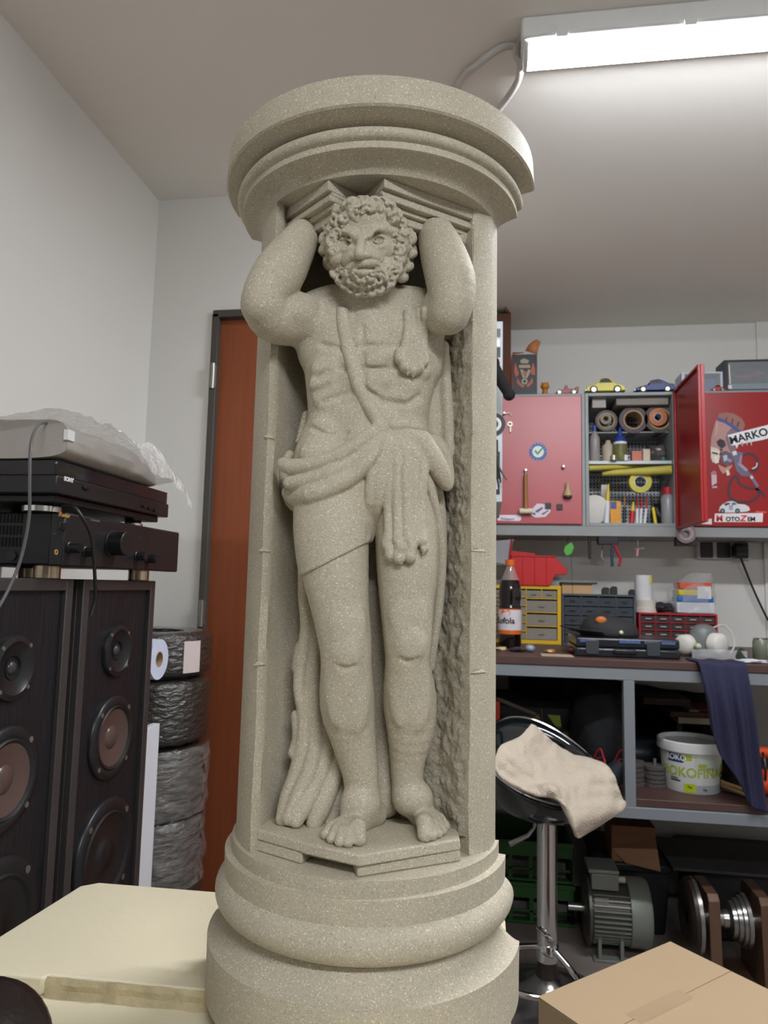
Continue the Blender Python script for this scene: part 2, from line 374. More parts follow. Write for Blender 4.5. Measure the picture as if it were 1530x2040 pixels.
# ------------------------------------------------------------------ the carved figure: a distance field, meshed
class Field:
    def __init__(s, lo, hi, h):
        s.lo = np.array(lo, float); s.h = h; s.n = np.ceil((np.array(hi)-s.lo)/h).astype(int)+1
        s.d = np.full(s.n, .02, np.float32)
        s.ax = [(s.lo[i]+h*np.arange(s.n[i])).astype(np.float32) for i in range(3)]
    def block(s, lo, hi, m):
        i0 = np.clip(np.floor((np.array(lo)-m-s.lo)/s.h).astype(int), 0, s.n-1); i1 = np.clip(np.ceil((np.array(hi)+m-s.lo)/s.h).astype(int)+1, 1, s.n)
        if np.any(i1 <= i0): return None
        sl = tuple(slice(i0[k], i1[k]) for k in range(3))
        return sl, np.meshgrid(*[s.ax[k][sl[k]] for k in range(3)], indexing='ij', sparse=True)
    def _mix(s, sl, d, k, sub):
        A = s.d[sl]
        if sub: A = -A
        if k <= 0: B = np.minimum(A, d)
        else:
            h = np.clip(.5+.5*(d-A)/k, 0, 1); B = d+(A-d)*(1-h) if False else A*(1-h)+0
            h = np.clip(.5+.5*(A-d)/k, 0, 1); B = A*(1-h)+d*h-k*h*(1-h)
        s.d[sl] = -B if sub else B
    def cone(s, p, q, r1, r2, k=.006, sub=False, flat=None):
        """round cone; flat = (axis vector, factor): squash along that axis"""
        p = np.array(p, float); q = np.array(q, float); r = max(r1, r2); m = r+k+.006
        bl = s.block(np.minimum(p, q), np.maximum(p, q), m)
        if bl is None: return
        sl, (X, Y, Z) = bl; v = q-p; L2 = max(float(v@v), 1e-12)
        x, y, z = X-p[0], Y-p[1], Z-p[2]
        t = np.clip((x*v[0]+y*v[1]+z*v[2])/L2, 0, 1)
        dx, dy, dz = x-t*v[0], y-t*v[1], z-t*v[2]
        d = np.sqrt(dx*dx+dy*dy+dz*dz)-(r1+(r2-r1)*t)
        s._mix(sl, d.astype(np.float32), k, sub)
    def ell(s, c, r, k=.006, sub=False, rot=0, tilt=0):
        """ellipsoid; rot turns about the b axis (in the picture), tilt about the a axis"""
        c = np.array(c, float); r = np.array(r, float); R = r.max(); bl = s.block(c, c, R+k+.006)
        if bl is None: return
        sl, (X, Y, Z) = bl; x, y, z = X-c[0], Y-c[1], Z-c[2]
        if rot: cs, sn = math.cos(rot), math.sin(rot); x, z = x*cs+z*sn, -x*sn+z*cs
        if tilt: cs, sn = math.cos(tilt), math.sin(tilt); y, z = y*cs+z*sn, -y*sn+z*cs
        q = np.sqrt((x/r[0])**2+(y/r[1])**2+(z/r[2])**2); g = np.sqrt((x/r[0]**2)**2+(y/r[1]**2)**2+(z/r[2]**2)**2)+1e-9
        s._mix(sl, (q*(q-1)/g).astype(np.float32), k, sub)
    def poly(s, Q, k, sub=False):
        """chain of round cones joined hard to each other, then blended once into the field"""
        Q = [(np.array(p, float), r) for p, r in Q]; rm = max(r for _, r in Q); m = rm+k+.006
        P = np.array([p for p, _ in Q]); bl = s.block(P.min(0), P.max(0), m)
        if bl is None: return
        sl, _ = bl; T = np.full(s.d[sl].shape, .02, np.float32); o = [q.start for q in sl]
        for (p, r1), (q, r2) in zip(Q, Q[1:]):
            b2 = s.block(np.minimum(p, q), np.maximum(p, q), max(r1, r2)+k+.006)
            if b2 is None: continue
            s2, (X, Y, Z) = b2; v = q-p; L2 = max(float(v@v), 1e-12); x, y, z = X-p[0], Y-p[1], Z-p[2]
            t = np.clip((x*v[0]+y*v[1]+z*v[2])/L2, 0, 1); d = np.sqrt((x-t*v[0])**2+(y-t*v[1])**2+(z-t*v[2])**2)-(r1+(r2-r1)*t)
            w = tuple(slice(max(0, q_.start-o_), q_.stop-o_) for q_, o_ in zip(s2, o)); T[w] = np.minimum(T[w], d.astype(np.float32))
        s._mix(sl, T, k, sub)
    def chain(s, pts, k=.008, sub=False):
        """pts: (px, py, b, radius px)"""
        if len(pts) > 2:
            P = [np.array(p[:4], float) for p in pts]; o = []
            for i in range(len(P)-1):
                a, b, c, e = P[max(i-1, 0)], P[i], P[i+1], P[min(i+2, len(P)-1)]
                for j in range(3): t = j/3; o.append(.5*(2*b+(c-a)*t+(2*a-5*b+4*c-e)*t*t+(3*b-a-3*c+e)*t**3))
            pts = o+[P[-1]]
        Q = [J(p[0], p[1], p[2], max(1., p[3])) for p in pts]
        s.poly([(p, r+(0 if sub else k*.28)) for p, r in Q], k, sub)
    def snap(s, px, py, b0=.23, b1=.0):
        bs = np.arange(b0, b1, -.0006); P = np.array([J(px, py, b) for b in (b0, b1)])
        t = (b0-bs)/(b0-b1); Q = P[0]+(P[1]-P[0])*t[:, None]; I = np.round((Q-s.lo)/s.h).astype(int)
        ok = np.all((I >= 0) & (I < s.n), 1); I = np.clip(I, 0, s.n-1); D = s.d[I[:, 0], I[:, 1], I[:, 2]]; D = np.where(ok, D, 1)
        w = np.where(D < 0)[0]
        return float(bs[w[0]]) if len(w) else None
    def on(s, pts, k=.004, lift=.0, sub=False, ref=None, fb=.07):
        """chain laid on the surface: pts (px, py, radius px); lift in px towards the viewer"""
        ref = ref or s; Q = []; last = fb
        for p in pts:
            b = ref.snap(p[0], p[1]); b = last if b is None else b; last = b
            l = p[3] if len(p) > 3 else lift
            Q.append(J(p[0], p[1], b+l*.0006, p[2]))
        if len(Q) == 1: s.ell(Q[0][0], [Q[0][1]]*3, k, sub)
        if len(Q) > 1: s.poly(Q, k, sub)
    def mesh(s, name, m, parent, extra=None, disp=0.):
        d = s.d; S = d < 0
        nx, ny, nz = d.shape; c = S[:-1, :-1, :-1].astype(np.int8)
        cnt = sum(S[i:nx-1+i, j:ny-1+j, k:nz-1+k].astype(np.int8) for i in (0, 1) for j in (0, 1) for k in (0, 1))
        act = (cnt > 0) & (cnt < 8); idx = -np.ones(act.shape, np.int64); I = np.argwhere(act); idx[act] = np.arange(len(I))
        acc = np.zeros((len(I), 3)); num = np.zeros(len(I))
        cor = [(i, j, k) for i in (0, 1) for j in (0, 1) for k in (0, 1)]
        for A in cor:
            for ax in range(3):
                if A[ax]: continue
                B = list(A); B[ax] = 1
                da = d[I[:, 0]+A[0], I[:, 1]+A[1], I[:, 2]+A[2]]; db = d[I[:, 0]+B[0], I[:, 1]+B[1], I[:, 2]+B[2]]
                x = (da < 0) != (db < 0); t = np.where(x, da/np.where(x, da-db, 1), 0)
                P = np.array(A, float)[None, :].repeat(len(I), 0); P[:, ax] += t
                acc[x] += P[x]; num[x] += 1
        V = s.lo+(I+acc/num[:, None])*s.h
        quads = []
        for ax in range(3):
            sa = [slice(None)]*3; sb = [slice(None)]*3; sa[ax] = slice(0, -1); sb[ax] = slice(1, None)
            E = np.argwhere(S[tuple(sa)] != S[tuple(sb)]); u, w = [(1, 2), (2, 0), (0, 1)][ax]
            ok = (E[:, u] > 0) & (E[:, w] > 0) & (E[:, u] < d.shape[u]-1) & (E[:, w] < d.shape[w]-1); E = E[ok]
            def at(du, dw): Q = E.copy(); Q[:, u] -= du; Q[:, w] -= dw; return idx[Q[:, 0], Q[:, 1], Q[:, 2]]
            q = np.stack([at(1, 1), at(0, 1), at(0, 0), at(1, 0)], 1); ins = S[E[:, 0], E[:, 1], E[:, 2]]
            q[~ins] = q[~ins][:, ::-1]; quads.append(q)
        Q = np.concatenate(quads); Q = Q[:, ::-1]
        Wd = np.array(CC)[None]+V[:, 0:1]*rh-V[:, 1:2]*fh; Wd[:, 2] += V[:, 2]+EYE
        return Wd, Q
def mesh_obj(name, m, parent, parts):
    vs = []; qs = []; o = 0
    for V, Q in parts: vs.append(V); qs.append(Q+o); o += len(V)
    V = np.concatenate(vs)-np.array(parent['_o']); Q = np.concatenate(qs)
    me = bpy.data.meshes.new(name); me.vertices.add(len(V)); me.vertices.foreach_set('co', V.astype(np.float32).ravel())
    me.loops.add(Q.size); me.loops.foreach_set('vertex_index', Q.astype(np.int32).ravel()); me.polygons.add(len(Q))
    me.polygons.foreach_set('loop_start', np.arange(0, Q.size, 4, dtype=np.int32))
    me.update(calc_edges=True); me.polygons.foreach_set('use_smooth', np.ones(len(Q), bool)); me.materials.append(m)
    ob = bpy.data.objects.new(name, me); COL.objects.link(ob); ob.parent = parent; ob['_o'] = list(parent['_o']); return ob
HB = .0017; HH = .0010        # cell size of the body and of the head
B = Field((-.185, -.005, -.292), (.150, .225, .448), HB)
# torso
B.chain([(668,636,.076,56),(668,720,.080,57),(672,800,.078,54),(668,850,.076,52),(655,915,.078,64),(655,965,.078,66)], .012)
B.chain([(815,640,.076,52),(812,720,.080,56),(800,800,.078,52),(795,850,.076,52),(798,920,.078,64),(802,965,.078,64)], .012)
B.chain([(738,640,.083,58),(738,720,.087,56),(736,800,.086,52),(732,850,.084,50),(728,920,.086,60),(735,980,.080,56)], .014)
B.chain([(632,628,.076,40),(700,612,.078,36),(780,612,.078,36),(842,622,.074,38)], .014)          # collar and shoulders
B.chain([(735,625,.086,42),(733,570,.106,42),(733,520,.115,40)], .01)                             # neck
for px, py, r, sx, sz, l in ((672,652,44,1.05,.82,-20),(780,652,44,1.1,.84,-20)):                    # pectorals
    b = B.snap(px, py); c, rr = J(px, py, b+l*.0006, r); B.ell(c, (rr*sx, rr*.55, rr*sz), .008)
for px, py, r, l in ((700,715,22,-11),(752,713,23,-11),(700,752,22,-11),(757,755,23,-11),(640,735,20,-9),(634,765,18,-8),(645,795,20,-9),(812,765,22,-9),(800,792,24,-10),(838,740,18,-8),
                     (700,832,34,-20),(760,835,34,-20),(640,850,22,-9),(625,905,28,-12),(822,855,22,-9),(720,880,30,-18)):
    b = B.snap(px, py)
    if b: c, rr = J(px, py, b+l*.0006, r); B.ell(c, (rr, rr*.6, rr*.85), .007)
# grooves
for pts in ([(722,650,3),(722,690,3.5),(722,740,3.5),(724,790,3),(727,840,3)], [(640,686,3),(680,694,3.5),(715,690,3),(760,688,3.5),(800,690,3.5),(830,680,3)],
            [(645,800,3),(680,788,3.5),(715,775,3)],[(728,775,3),(765,800,4),(810,806,4),(835,790,3)],[(680,735,2.5),(720,733,2.5),(775,735,2.5)],
            [(618,850,3),(650,868,3),(690,862,2)],[(770,856,2.5),(810,858,3),(842,866,3)],[(655,740,2.5),(630,752,2.5)],[(652,768,2.5),(628,782,2.5)],[(728,866,3),(730,868,3)]):
    B.on([(p[0], p[1], p[2]*1.1) for p in pts], .006, .6, sub=True)
# arm on the left
B.chain([(622,634,.080,38),(585,640,.098,44),(545,634,.120,44),(523,612,.138,37)], .008)
B.chain([(523,606,.140,36),(528,585,.138,40),(556,545,.128,47),(585,500,.108,38),(606,468,.086,30),(622,452,.074,27),(648,445,.066,26)], .007)
B.chain([(585,622,.124,24),(605,612,.112,22)], .006)
B.chain([(600,632,.105,34),(625,660,.085,34),(632,700,.080,34)], .012)
for y0 in range(4): B.chain([(640,438+y0*8,.068,8),(668,436+y0*9,.060,7)], .002)
# arm on the right
B.chain([(838,622,.080,34),(866,628,.105,36),(893,628,.128,34)], .008)
B.chain([(896,622,.132,35),(900,600,.132,41),(898,560,.128,46),(885,515,.116,43),(872,478,.100,36),(862,452,.088,28),(848,446,.078,22)], .007)
B.chain([(866,604,.12,20),(862,624,.118,18)], .005)
B.chain([(845,640,.088,30),(850,680,.080,28),(848,730,.078,26)], .012)
# hand on the right: palm towards the pier, five fingers
B.chain([(868,446,.088,22),(888,448,.083,20),(900,455,.080,16)], .005)
for fx, fy, L in ((896,446,0),(902,452,1),(903,459,2),(900,466,3)):
    B.chain([(fx,fy,.080-L*.001,8),(fx+16,fy+8+L,.078,7.5),(fx+29-L*2,fy+11+L*2,.074,6.5),(fx+36-L*3,fy+12+L*3,.069,5.5)], .0018)
B.chain([(886,460,.088,9),(900,474,.086,8),(912,480,.082,6.5)], .002)
# legs
LLg = [(663,965,.080,66),(662,1050,.090,69),(667,1130,.096,64),(678,1210,.101,54),(688,1280,.104,49),(690,1325,.101,47),(692,1400,.086,51),(703,1465,.078,42),(716,1530,.073,33),(721,1580,.072,29),(722,1605,.076,30)]
RLg = [(806,965,.078,62),(810,1050,.084,60),(812,1130,.090,58),(811,1200,.094,51),(812,1275,.100,44),(812,1320,.096,41),(816,1390,.080,50),(818,1450,.072,44),(812,1510,.064,32),(811,1560,.062,27),(816,1590,.066,28)]
B.chain(LLg, .008); B.chain(RLg, .008)
for px, py, r, sz, l in ((690,1296,27,1.2,-11),(678,1240,20,1.6,-11),(710,1240,18,1.6,-10),(818,1283,27,1.2,-10),(800,1228,20,1.6,-11),(830,1226,18,1.6,-10),(800,1385,20,3.0,-17),(834,1390,20,3.0,-17),(674,1385,20,3.0,-17),(712,1395,20,3.0,-17)):
    b = B.snap(px, py); c, rr = J(px, py, b+l*.0006, r); B.ell(c, (rr, rr*.6, rr*sz), .008)
B.on([(674,1328,2.5),(690,1333,3),(706,1328,2.5)], .006, 0, sub=True); B.on([(802,1314,2.5),(818,1319,3),(832,1314,2.5)], .006, 0, sub=True)
# feet: on the plinth top
def foot(heel, ball, toes, ank, r, side):
    H = np.array(Jz(*heel, ZP)); Bq = np.array(Jz(*ball, ZP)); A, ra = J(*ank)
    H[2] += .012; Bq[2] += .009
    B.cone(A, H, ra, .013, .008); B.cone(A, (A+Bq)/2+[0, 0, .008], ra*.98, .0175, .012); B.cone((A+Bq)/2+[0, 0, .008], Bq, .0175, .0125, .010)
    B.cone(H, Bq, .0145, .0140, .010)
    T = [np.array(Jz(x, y, ZP)) for x, y in toes]; n = len(T)
    for i, t in enumerate(T):
        rr = .0090 if i == side else .0064; k = Bq+(t-Bq)*.45; k[2] = ZP+.0125; t2 = t.copy(); t2[2] = ZP+rr*.8
        m2 = (k*.45+t2*.55); m2[2] = ZP+rr*1.75
        B.cone(k, m2, rr*1.15, rr*1.0, .004); B.cone(m2, t2, rr, rr*.92, .0022)
foot((744,1640), (703,1655), [(648,1672),(660,1680),(676,1686),(693,1688),(715,1684)], (722,1600,.076,28), 0, 4)
foot((812,1612), (842,1640), [(846,1676),(861,1674),(872,1669),(881,1663),(887,1655)], (816,1588,.066,27), 0, 0)
# head at a finer grid
H = Field((-.075, .03, .25), (.068, .205, .435), HH)
H.ell(*[(lambda c, r: (c, (r*.95, r*.95, r*1.05)))(*J(732, 468, .115, 74))][0], .004)
H.ell(*[(lambda c, r: (c, (r*.88, r*.80, r*1.25)))(*J(722, 500, .131, 56))][0], .010)
H.chain([(722,528,.140,38),(724,545,.140,27)], .010)
H.on([(668,470,8),(688,463,9),(708,470,9),(716,478,7)], .004, -1)          # brows
H.on([(732,474,7),(745,461,9),(768,456,9),(785,463,8)], .004, -1)
H.on([(690,440,12),(725,432,13),(760,436,12)], .008, -6)                       # forehead
H.on([(688,482,13,-3)], .005, sub=True); H.on([(753,476,13.5,-3)], .005, sub=True)
H.on([(702,486,6,0)], .004, sub=True); H.on([(736,482,6,0)], .004, sub=True)
for ex, ey in ((687,482),(755,476)):
    b = H.snap(ex, ey); c, r = J(ex, ey, b-.0005, 10.5); H.ell(c, (r*1.15, r*.8, r*.85), .001)
    H.on([(ex-13,ey+1,2.6,2),(ex-6,ey-6,3,3),(ex+4,ey-7,3,3),(ex+13,ey-1,2.6,2)], .0012)
    H.on([(ex-12,ey+4,2.4,2),(ex-2,ey+8,2.6,2),(ex+11,ey+4,2.4,2)], .0012)
    H.on([(ex-14,ey+14,3),(ex,ey+17,3),(ex+14,ey+13,3)], .003)
H.on([(720,468,7,0),(719,482,7.5,4),(717,496,9,9),(716,507,10.5,10)], .003)      # nose
H.on([(705,511,7,-2)], .002); H.on([(730,509,7,-2)], .002)
H.on([(677,508,17,-9),(668,498,14,-8)], .007); H.on([(770,500,18,-9),(782,492,14,-8)], .007)
H.on([(702,522,3),(692,536,3)], .003, 1, sub=True); H.on([(738,518,3.5),(752,528,3.5)], .003, 1, sub=True)
H.on([(718,457,2),(720,470,2)], .002, 1, sub=True); H.on([(727,455,2),(727,468,2)], .002, 1, sub=True)
H.on([(706,540,6,1),(722,544,7,2),(740,541,6,1)], .002)                          # lower lip
H.on([(700,534,3.2,3),(722,536,3.4,4),(746,533,3.2,3)], .002, sub=True)
H.on([(676,520,2.2),(684,534,2.2)], .003, 0, sub=True); H.on([(768,516,2.2),(760,530,2.2)], .003, 0, sub=True)
rnd = random.Random(11)
# hair and beard: lumpy locks of their own
G = Field((-.085, .02, .24), (.080, .218, .447), HH)
def curl(px, py, b, r, a0, turns=1.0, rad=10, k=.0022, sx=1.):
    Q = []
    for i in range(7):
        t = i/6; a = a0+turns*2*PI*t*.7; q = rad*(1-.5*t); Q.append((px+q*math.cos(a)*sx, py+q*math.sin(a), b+.0024*t, r*(1-.2*t)))
    G.chain(Q, k)
def lump(px, py, b, r, k=.003, sz=1.):
    bb = H.snap(px, py)
    if bb and b > .115: b = max(b, bb-r*.0006*.45)
    q = J(px, py, b, r); G.ell(q[0], (q[1], q[1], q[1]*sz), k)
G.ell(*[(lambda c, r: (c, (r*1.06, r*.95, r*1.02)))(*J(734, 468, .090, 84))][0], .004)
skull = [(648,476),(648,500),(656,526),(651,446),(660,422),(676,408),(696,401),(716,400),(740,402),(764,405),(784,413),(800,430),(811,452),(818,476),(819,502),(812,528),(802,550)]
for i, (px, py) in enumerate(skull):
    ux, uy = (px-732)/84, (py-472)/84; lump(px-ux*4, py-uy*4, .098, 17)
    curl(px-ux*3, py-uy*3, .111, 7.5, rnd.uniform(0, 6), rad=9)
    lump(px-ux*18, py-uy*18, .120, 17)
    curl(px-ux*19+rnd.uniform(-2, 2), py-uy*19+rnd.uniform(-2, 2), .134, 7.5, rnd.uniform(0, 6), rad=9)
def top(px, py):
    q = [v for v in (H.snap(px, py), G.snap(px, py)) if v is not None]; return max(q) if q else .12
def lock(px, py, r, rise=.35, k=.0016, sp=None):
    """one curly clump sitting on whatever is there, with a snail ridge and a hollow"""
    b = top(px, py)-r*.0006*(1-rise)*1.0; q = J(px, py, b, r); G.ell(q[0], (q[1], q[1]*.95, q[1]), k)
    a0 = rnd.uniform(0, 6); s_ = rnd.choice((-1, 1)); Q = []
    for i in range(8):
        t = i/7; a = a0+s_*t*4.4; rad = r*.74*(1-.45*t); x, y = px+rad*math.cos(a), py+rad*math.sin(a); Q.append((x, y, b+r*.0006*(.62+.38*t), r*.34*(1-.2*t)))
    G.chain(Q, .0010)
    G.chain([(px-1, py, b+r*.0006*1.25, r*.17), (px+2, py+1, b+r*.0006*1.05, r*.17)], .001, sub=True)
def rng(cx, cy, R, a0, a1, da, r, sy=1., jit=2., **kw):
    a = a0
    while a <= a1: t = math.radians(a); lock(cx+R*math.cos(t)+rnd.uniform(-jit, jit), cy+R*sy*math.sin(t)+rnd.uniform(-jit, jit), r*rnd.uniform(.88, 1.12), **kw); a += da
rng(732, 470, 72, 158, 392, 15, 14)
rng(731, 472, 59, 188, 384, 17, 13.5)
lock(790, 500, 12); lock(788, 518, 11); lock(664, 500, 9); lock(800, 470, 12)
for x, y, r in ((706,410,13),(703,420,12),(707,430,9),(711,438,7)): b_ = top(x, y); q = J(x, y, b_-r*.0002, r); G.ell(q[0], (q[1], q[1]*.8, q[1]), .0018)   # forelock
# beard
G.ell(*[(lambda c, r: (c, (r*1.02, r*.55, r*.88)))(*J(729, 540, .132, 58))][0], .004)
rng(729, 520, 63, 14, 168, 13, 13, .96, 1.5); rng(728, 522, 46, 22, 160, 17, 12, .92, 1.5); rng(727, 526, 29, 44, 138, 23, 10.5, .95, 1.)
for bb in (.196, .188, .180, .172): G.chain([(709,538,bb,3.2),(726,536,bb,3.8),(743,538,bb,3.2)], .001, sub=True)
for pts in ([(724,526,5.5),(710,527,7.5),(698,534,8.5),(689,546,8),(684,560,5)], [(724,525,5.5),(740,524,7.5),(754,530,8.5),(764,542,8),(770,556,5)]):
    Q = [(x, y, (top(x, y) if y > 535 else (H.snap(x, y) or .16))+.0012, r) for x, y, r in pts]; G.chain(Q, .0014)
for i in range(70):        # grooves between the strands of hair and beard
    a = rnd.uniform(0, 2*PI); R0 = rnd.uniform(52, 84) if math.sin(a) < .2 else rnd.uniform(26, 66)
    x, y = (732+R0*math.cos(a), 474+R0*math.sin(a)) if math.sin(a) < .2 else (728+R0*math.cos(a), 522+R0*.95*math.sin(a)); t = rnd.uniform(0, 6); Q = []
    for j in range(5):
        xx, yy = x+8*math.cos(t+j*.5), y+8*math.sin(t+j*.5); b_ = G.snap(xx, yy)
        if b_: Q.append((xx, yy, b_, 1.9))
    if len(Q) > 2: G.chain(Q, .001, sub=True)
# sink the hair field where the face shows
for c, rr in (((722, 482), 52),):
    pass
mB = B.mesh('x', None, None); mH = H.mesh('x', None, None)
mesh_obj('figure_body', stoneA, col, [mB, mH]); mesh_obj('hair_and_beard', stoneA, col, [G.mesh('x', None, None)])
# drapery
R = Field((-.155, -.005, -.292), (.150, .215, .33), HB)
def lay(pts, k=.004, lift=0): 
    Q = []; last = .08
    for p in pts:
        b = B.snap(p[0], p[1]); b = last if b is None else b; last = b; l = p[3] if len(p) > 3 else lift
        Q.append((p[0], p[1], b+l*.0006, p[2]))
    R.chain(Q, k)
# strap over the chest
lay([(688,566,9,-4),(682,598,9,-1),(680,640,9,-2),(687,680,9,-2),(698,720,10,-2),(710,760,11,-2),(728,798,12,-2),(748,830,13,0),(762,858,14,2)], .003)
lay([(694,566,8,-6),(688,600,8,-3),(688,640,8,-4),(696,680,8,-4),(707,720,9,-4),(720,758,10,-4)], .003)
# folds sweeping round the hip on the left
for pts in ([(760,852,13,4),(735,868,15,6),(700,893,15,8),(660,914,15,8),(615,927,15,6),(580,930,15,-6),(566,925,13,-16)],
            [(758,868,11,4),(735,893,13,4),(700,920,14,4),(655,945,14,6),(610,958,14,4),(578,962,13,-10)],
            [(757,878,11,4),(735,915,14,6),(705,945,16,8),(665,968,17,8),(620,985,18,6),(590,990,17,-6),(575,982,13,-18)],
            [(577,908,10,-22),(568,932,11,-22),(572,965,12,-22),(577,992,12,-22),(586,1008,10,-20)],
            [(758,880,9,2),(742,940,10,2),(735,1000,9,2),(735,1050,8,0),(728,1074,7,0)],
            [(765,885,9,2),(757,940,11,4),(752,1000,11,4),(746,1045,9,2),(735,1074,7,0)],
            [(715,950,7,0),(713,1000,6,0),(722,1060,5,0)],[(697,985,5,0),(706,1040,5,0),(722,1070,5,0)]):
    lay(pts, .0028)
# lion skin: hanging leg with its paw
for x0, x1, r in ((772,775,10),(790,793,11),(808,812,11),(826,826,11),(842,838,10)):
    lay([(x0*.5+388,868,r,2),(x0,905,r+1,2),(x0,960,r,3),((x0+x1)/2,1010,r-1,4),(x1,1050,r-1,6),(x1,1075,r,6)], .0020)
for x, y, r in ((772,1080,12),(778,1100,12),(795,1105,13),(798,1085,13),(817,1103,13),(820,1085,12),(840,1072,12),(845,1086,10)):
    lay([(x,y-8,r*.92,4),(x,y+6,r*.92,9)], .0015)
for x, y in ((779,1112),(799,1119),(818,1115),(843,1098)): lay([(x,y-4,5,14),(x,y+6,2.2,12)], .001)
# paw on the chest
for x0, x1, r in ((812,805,9),(824,818,9),(836,832,9),(846,843,7)):
    lay([(x0+6,556,r,-6),(x0+3,585,r,-3),(x0,620,r,0),(x0,660,r,2),(x1,700,r,4),(x1,722,r,6)], .0016)
for x, y, r in ((797,712,12),(808,728,13),(823,735,12),(835,730,11),(846,718,9)): lay([(x,y-8,r*.92,4),(x,y+3,r*.92,9)], .0015)
for x, y in ((812,742),(824,747),(834,741)): lay([(x,y-4,4,13),(x,y+4,2,11)], .001)
# flap on the right hip and the skin hanging behind
lay([(812,866,12,2),(838,876,16,4),(852,888,16,4)], .004)
R.chain([(842,876,.112,17),(858,905,.112,20),(874,935,.106,19),(888,962,.100,13),(893,970,.098,7)], .003)
R.chain([(862,878,.098,11),(880,900,.092,12),(893,935,.088,10),(896,962,.088,8)], .003)
R.chain([(872,880,.080,10),(888,905,.076,10),(897,950,.076,8)], .003)
for pts in ([(884,690,.070,8),(888,760,.066,9),(892,830,.062,10),(895,900,.060,12),(897,960,.060,10)], [(872,700,.062,12),(872,780,.056,14),(875,860,.052,14),(878,940,.052,14)], [(858,740,.062,14),(856,800,.058,14),(860,870,.056,14)]):
    R.chain(pts, .006)
for pts in ([(852,960,.112,8),(864,1000,.104,8),(874,1050,.092,9),(879,1100,.082,9),(877,1160,.074,9),(870,1230,.066,9),(862,1290,.060,8),(858,1330,.056,7)], [(868,960,.080,10),(878,1020,.070,9),(880,1090,.062,9),(876,1160,.058,9)]):
    R.chain(pts, .004)
# long drape falling behind the leg on the left
for pts in ([(604,1130,.078,9),(605,1190,.066,10),(612,1250,.062,13),(603,1310,.062,13),(597,1370,.062,12),(606,1430,.060,12),(601,1490,.060,13),(588,1545,.062,14),(572,1590,.066,14),(562,1632,.072,12)],
            [(618,1180,.060,12),(628,1270,.058,15),(622,1340,.058,15),(622,1410,.058,15),(628,1470,.060,15),(618,1530,.066,16),(596,1580,.072,15),(575,1630,.078,13)],
            [(640,1240,.052,14),(645,1350,.050,15),(645,1430,.052,14),(650,1490,.056,14),(636,1550,.064,14),(612,1600,.074,14),(590,1636,.082,12)],
            [(655,1400,.046,15),(668,1470,.048,15),(672,1520,.052,16),(655,1570,.060,18),(640,1610,.068,18),(625,1640,.074,14)],
            [(680,1500,.042,16),(690,1560,.044,18),(675,1610,.050,20),(660,1640,.056,18)],
            [(590,1425,.056,9),(592,1470,.056,9),(583,1500,.058,9)],[(597,1290,.060,9),(590,1330,.060,8)]):
    R.chain(pts, .0032)
R.chain([(745,1180,.034,22),(752,1300,.034,24),(758,1420,.036,24),(764,1520,.038,24),(768,1600,.040,24)], .008)
for i in range(7): q = J(610-i*2.2, 824+i*9, .066, 7.5); R.ell(q[0], (q[1]*1.3, q[1], q[1]*.75), .001, rot=.5)
# cloth wrapped round the thigh: the thigh grown by a few millimetres above the hem
T = Field(R.lo, R.lo+(R.n-1)*R.h, R.h)
T.chain([(x, y, b, r+5) for x, y, b, r in LLg[:4]], .008); T.chain([(700, 975, .086, 60), (700, 1030, .086, 46)], .01)
P1 = np.array(J(738, 1078, .13)); P2 = np.array(J(598, 1148, .13)); P3 = np.array(J(598, 1148, .02))
nn = np.cross(P2-P1, P3-P1); nn /= np.linalg.norm(nn); nn = nn if nn[2] < 0 else -nn
X, Y, Z = np.meshgrid(*T.ax, indexing='ij', sparse=True)
pd = ((X-P1[0])*nn[0]+(Y-P1[1])*nn[1]+(Z-P1[2])*nn[2]).astype(np.float32)
T.d = np.maximum(T.d, pd); mn_ = min(R.d.shape[0], T.d.shape[0]); h = np.clip(.5+.5*(R.d-T.d[:R.d.shape[0], :R.d.shape[1], :R.d.shape[2]])/.003, 0, 1)
R.d = R.d*(1-h)+T.d*h-.003*h*(1-h)
mesh_obj('drapery', stoneA, col, [R.mesh('x', None, None)])
# ------------------------------------------------------------------ white table under the column
TZ = EYE+TABLE
cream = mat('chipped_cream_paint', 'd9cfb2', .55, var=.06, vscale=6, bump=.12, bscale=90)
chip = mat('chipped_board_edge', 'b9ab86', .8, var=.35, vscale=40, bump=.6, bscale=50)
steel = mat('grey_frame_paint', '8b8f91', .45, var=.05)
tb = thing('work_table', 'cream painted work table with chipped edges carrying the stone column', 'table', (-.33, .75, 0))
def rpoly(x0, x1, y0, y1, r, n=6):
    o = []
    for cx, cy, a0 in ((x1-r, y1-r, 0), (x0+r, y1-r, 90), (x0+r, y0+r, 180), (x1-r, y0+r, 270)):
        for i in range(n+1): a = math.radians(a0+90*i/n); o.append((cx+r*math.cos(a), cy+r*math.sin(a)))
    return o
b = MB(); U = (1, 0, 0); V_ = (0, 1, 0)
P = [(-.655, .832), (-.53, .838), (-.526, .846), (-.325, .850), (-.15, .853), (0.03, .855), (0.03, 1.10), (.01, 1.115), (-.61, 1.103), (-.632, 1.085)]
b.prism(P, (0, 0, .021), (0, 0, TZ-.021), U, V_); b.out('upper_board', cream, tb, bevel=.0025)
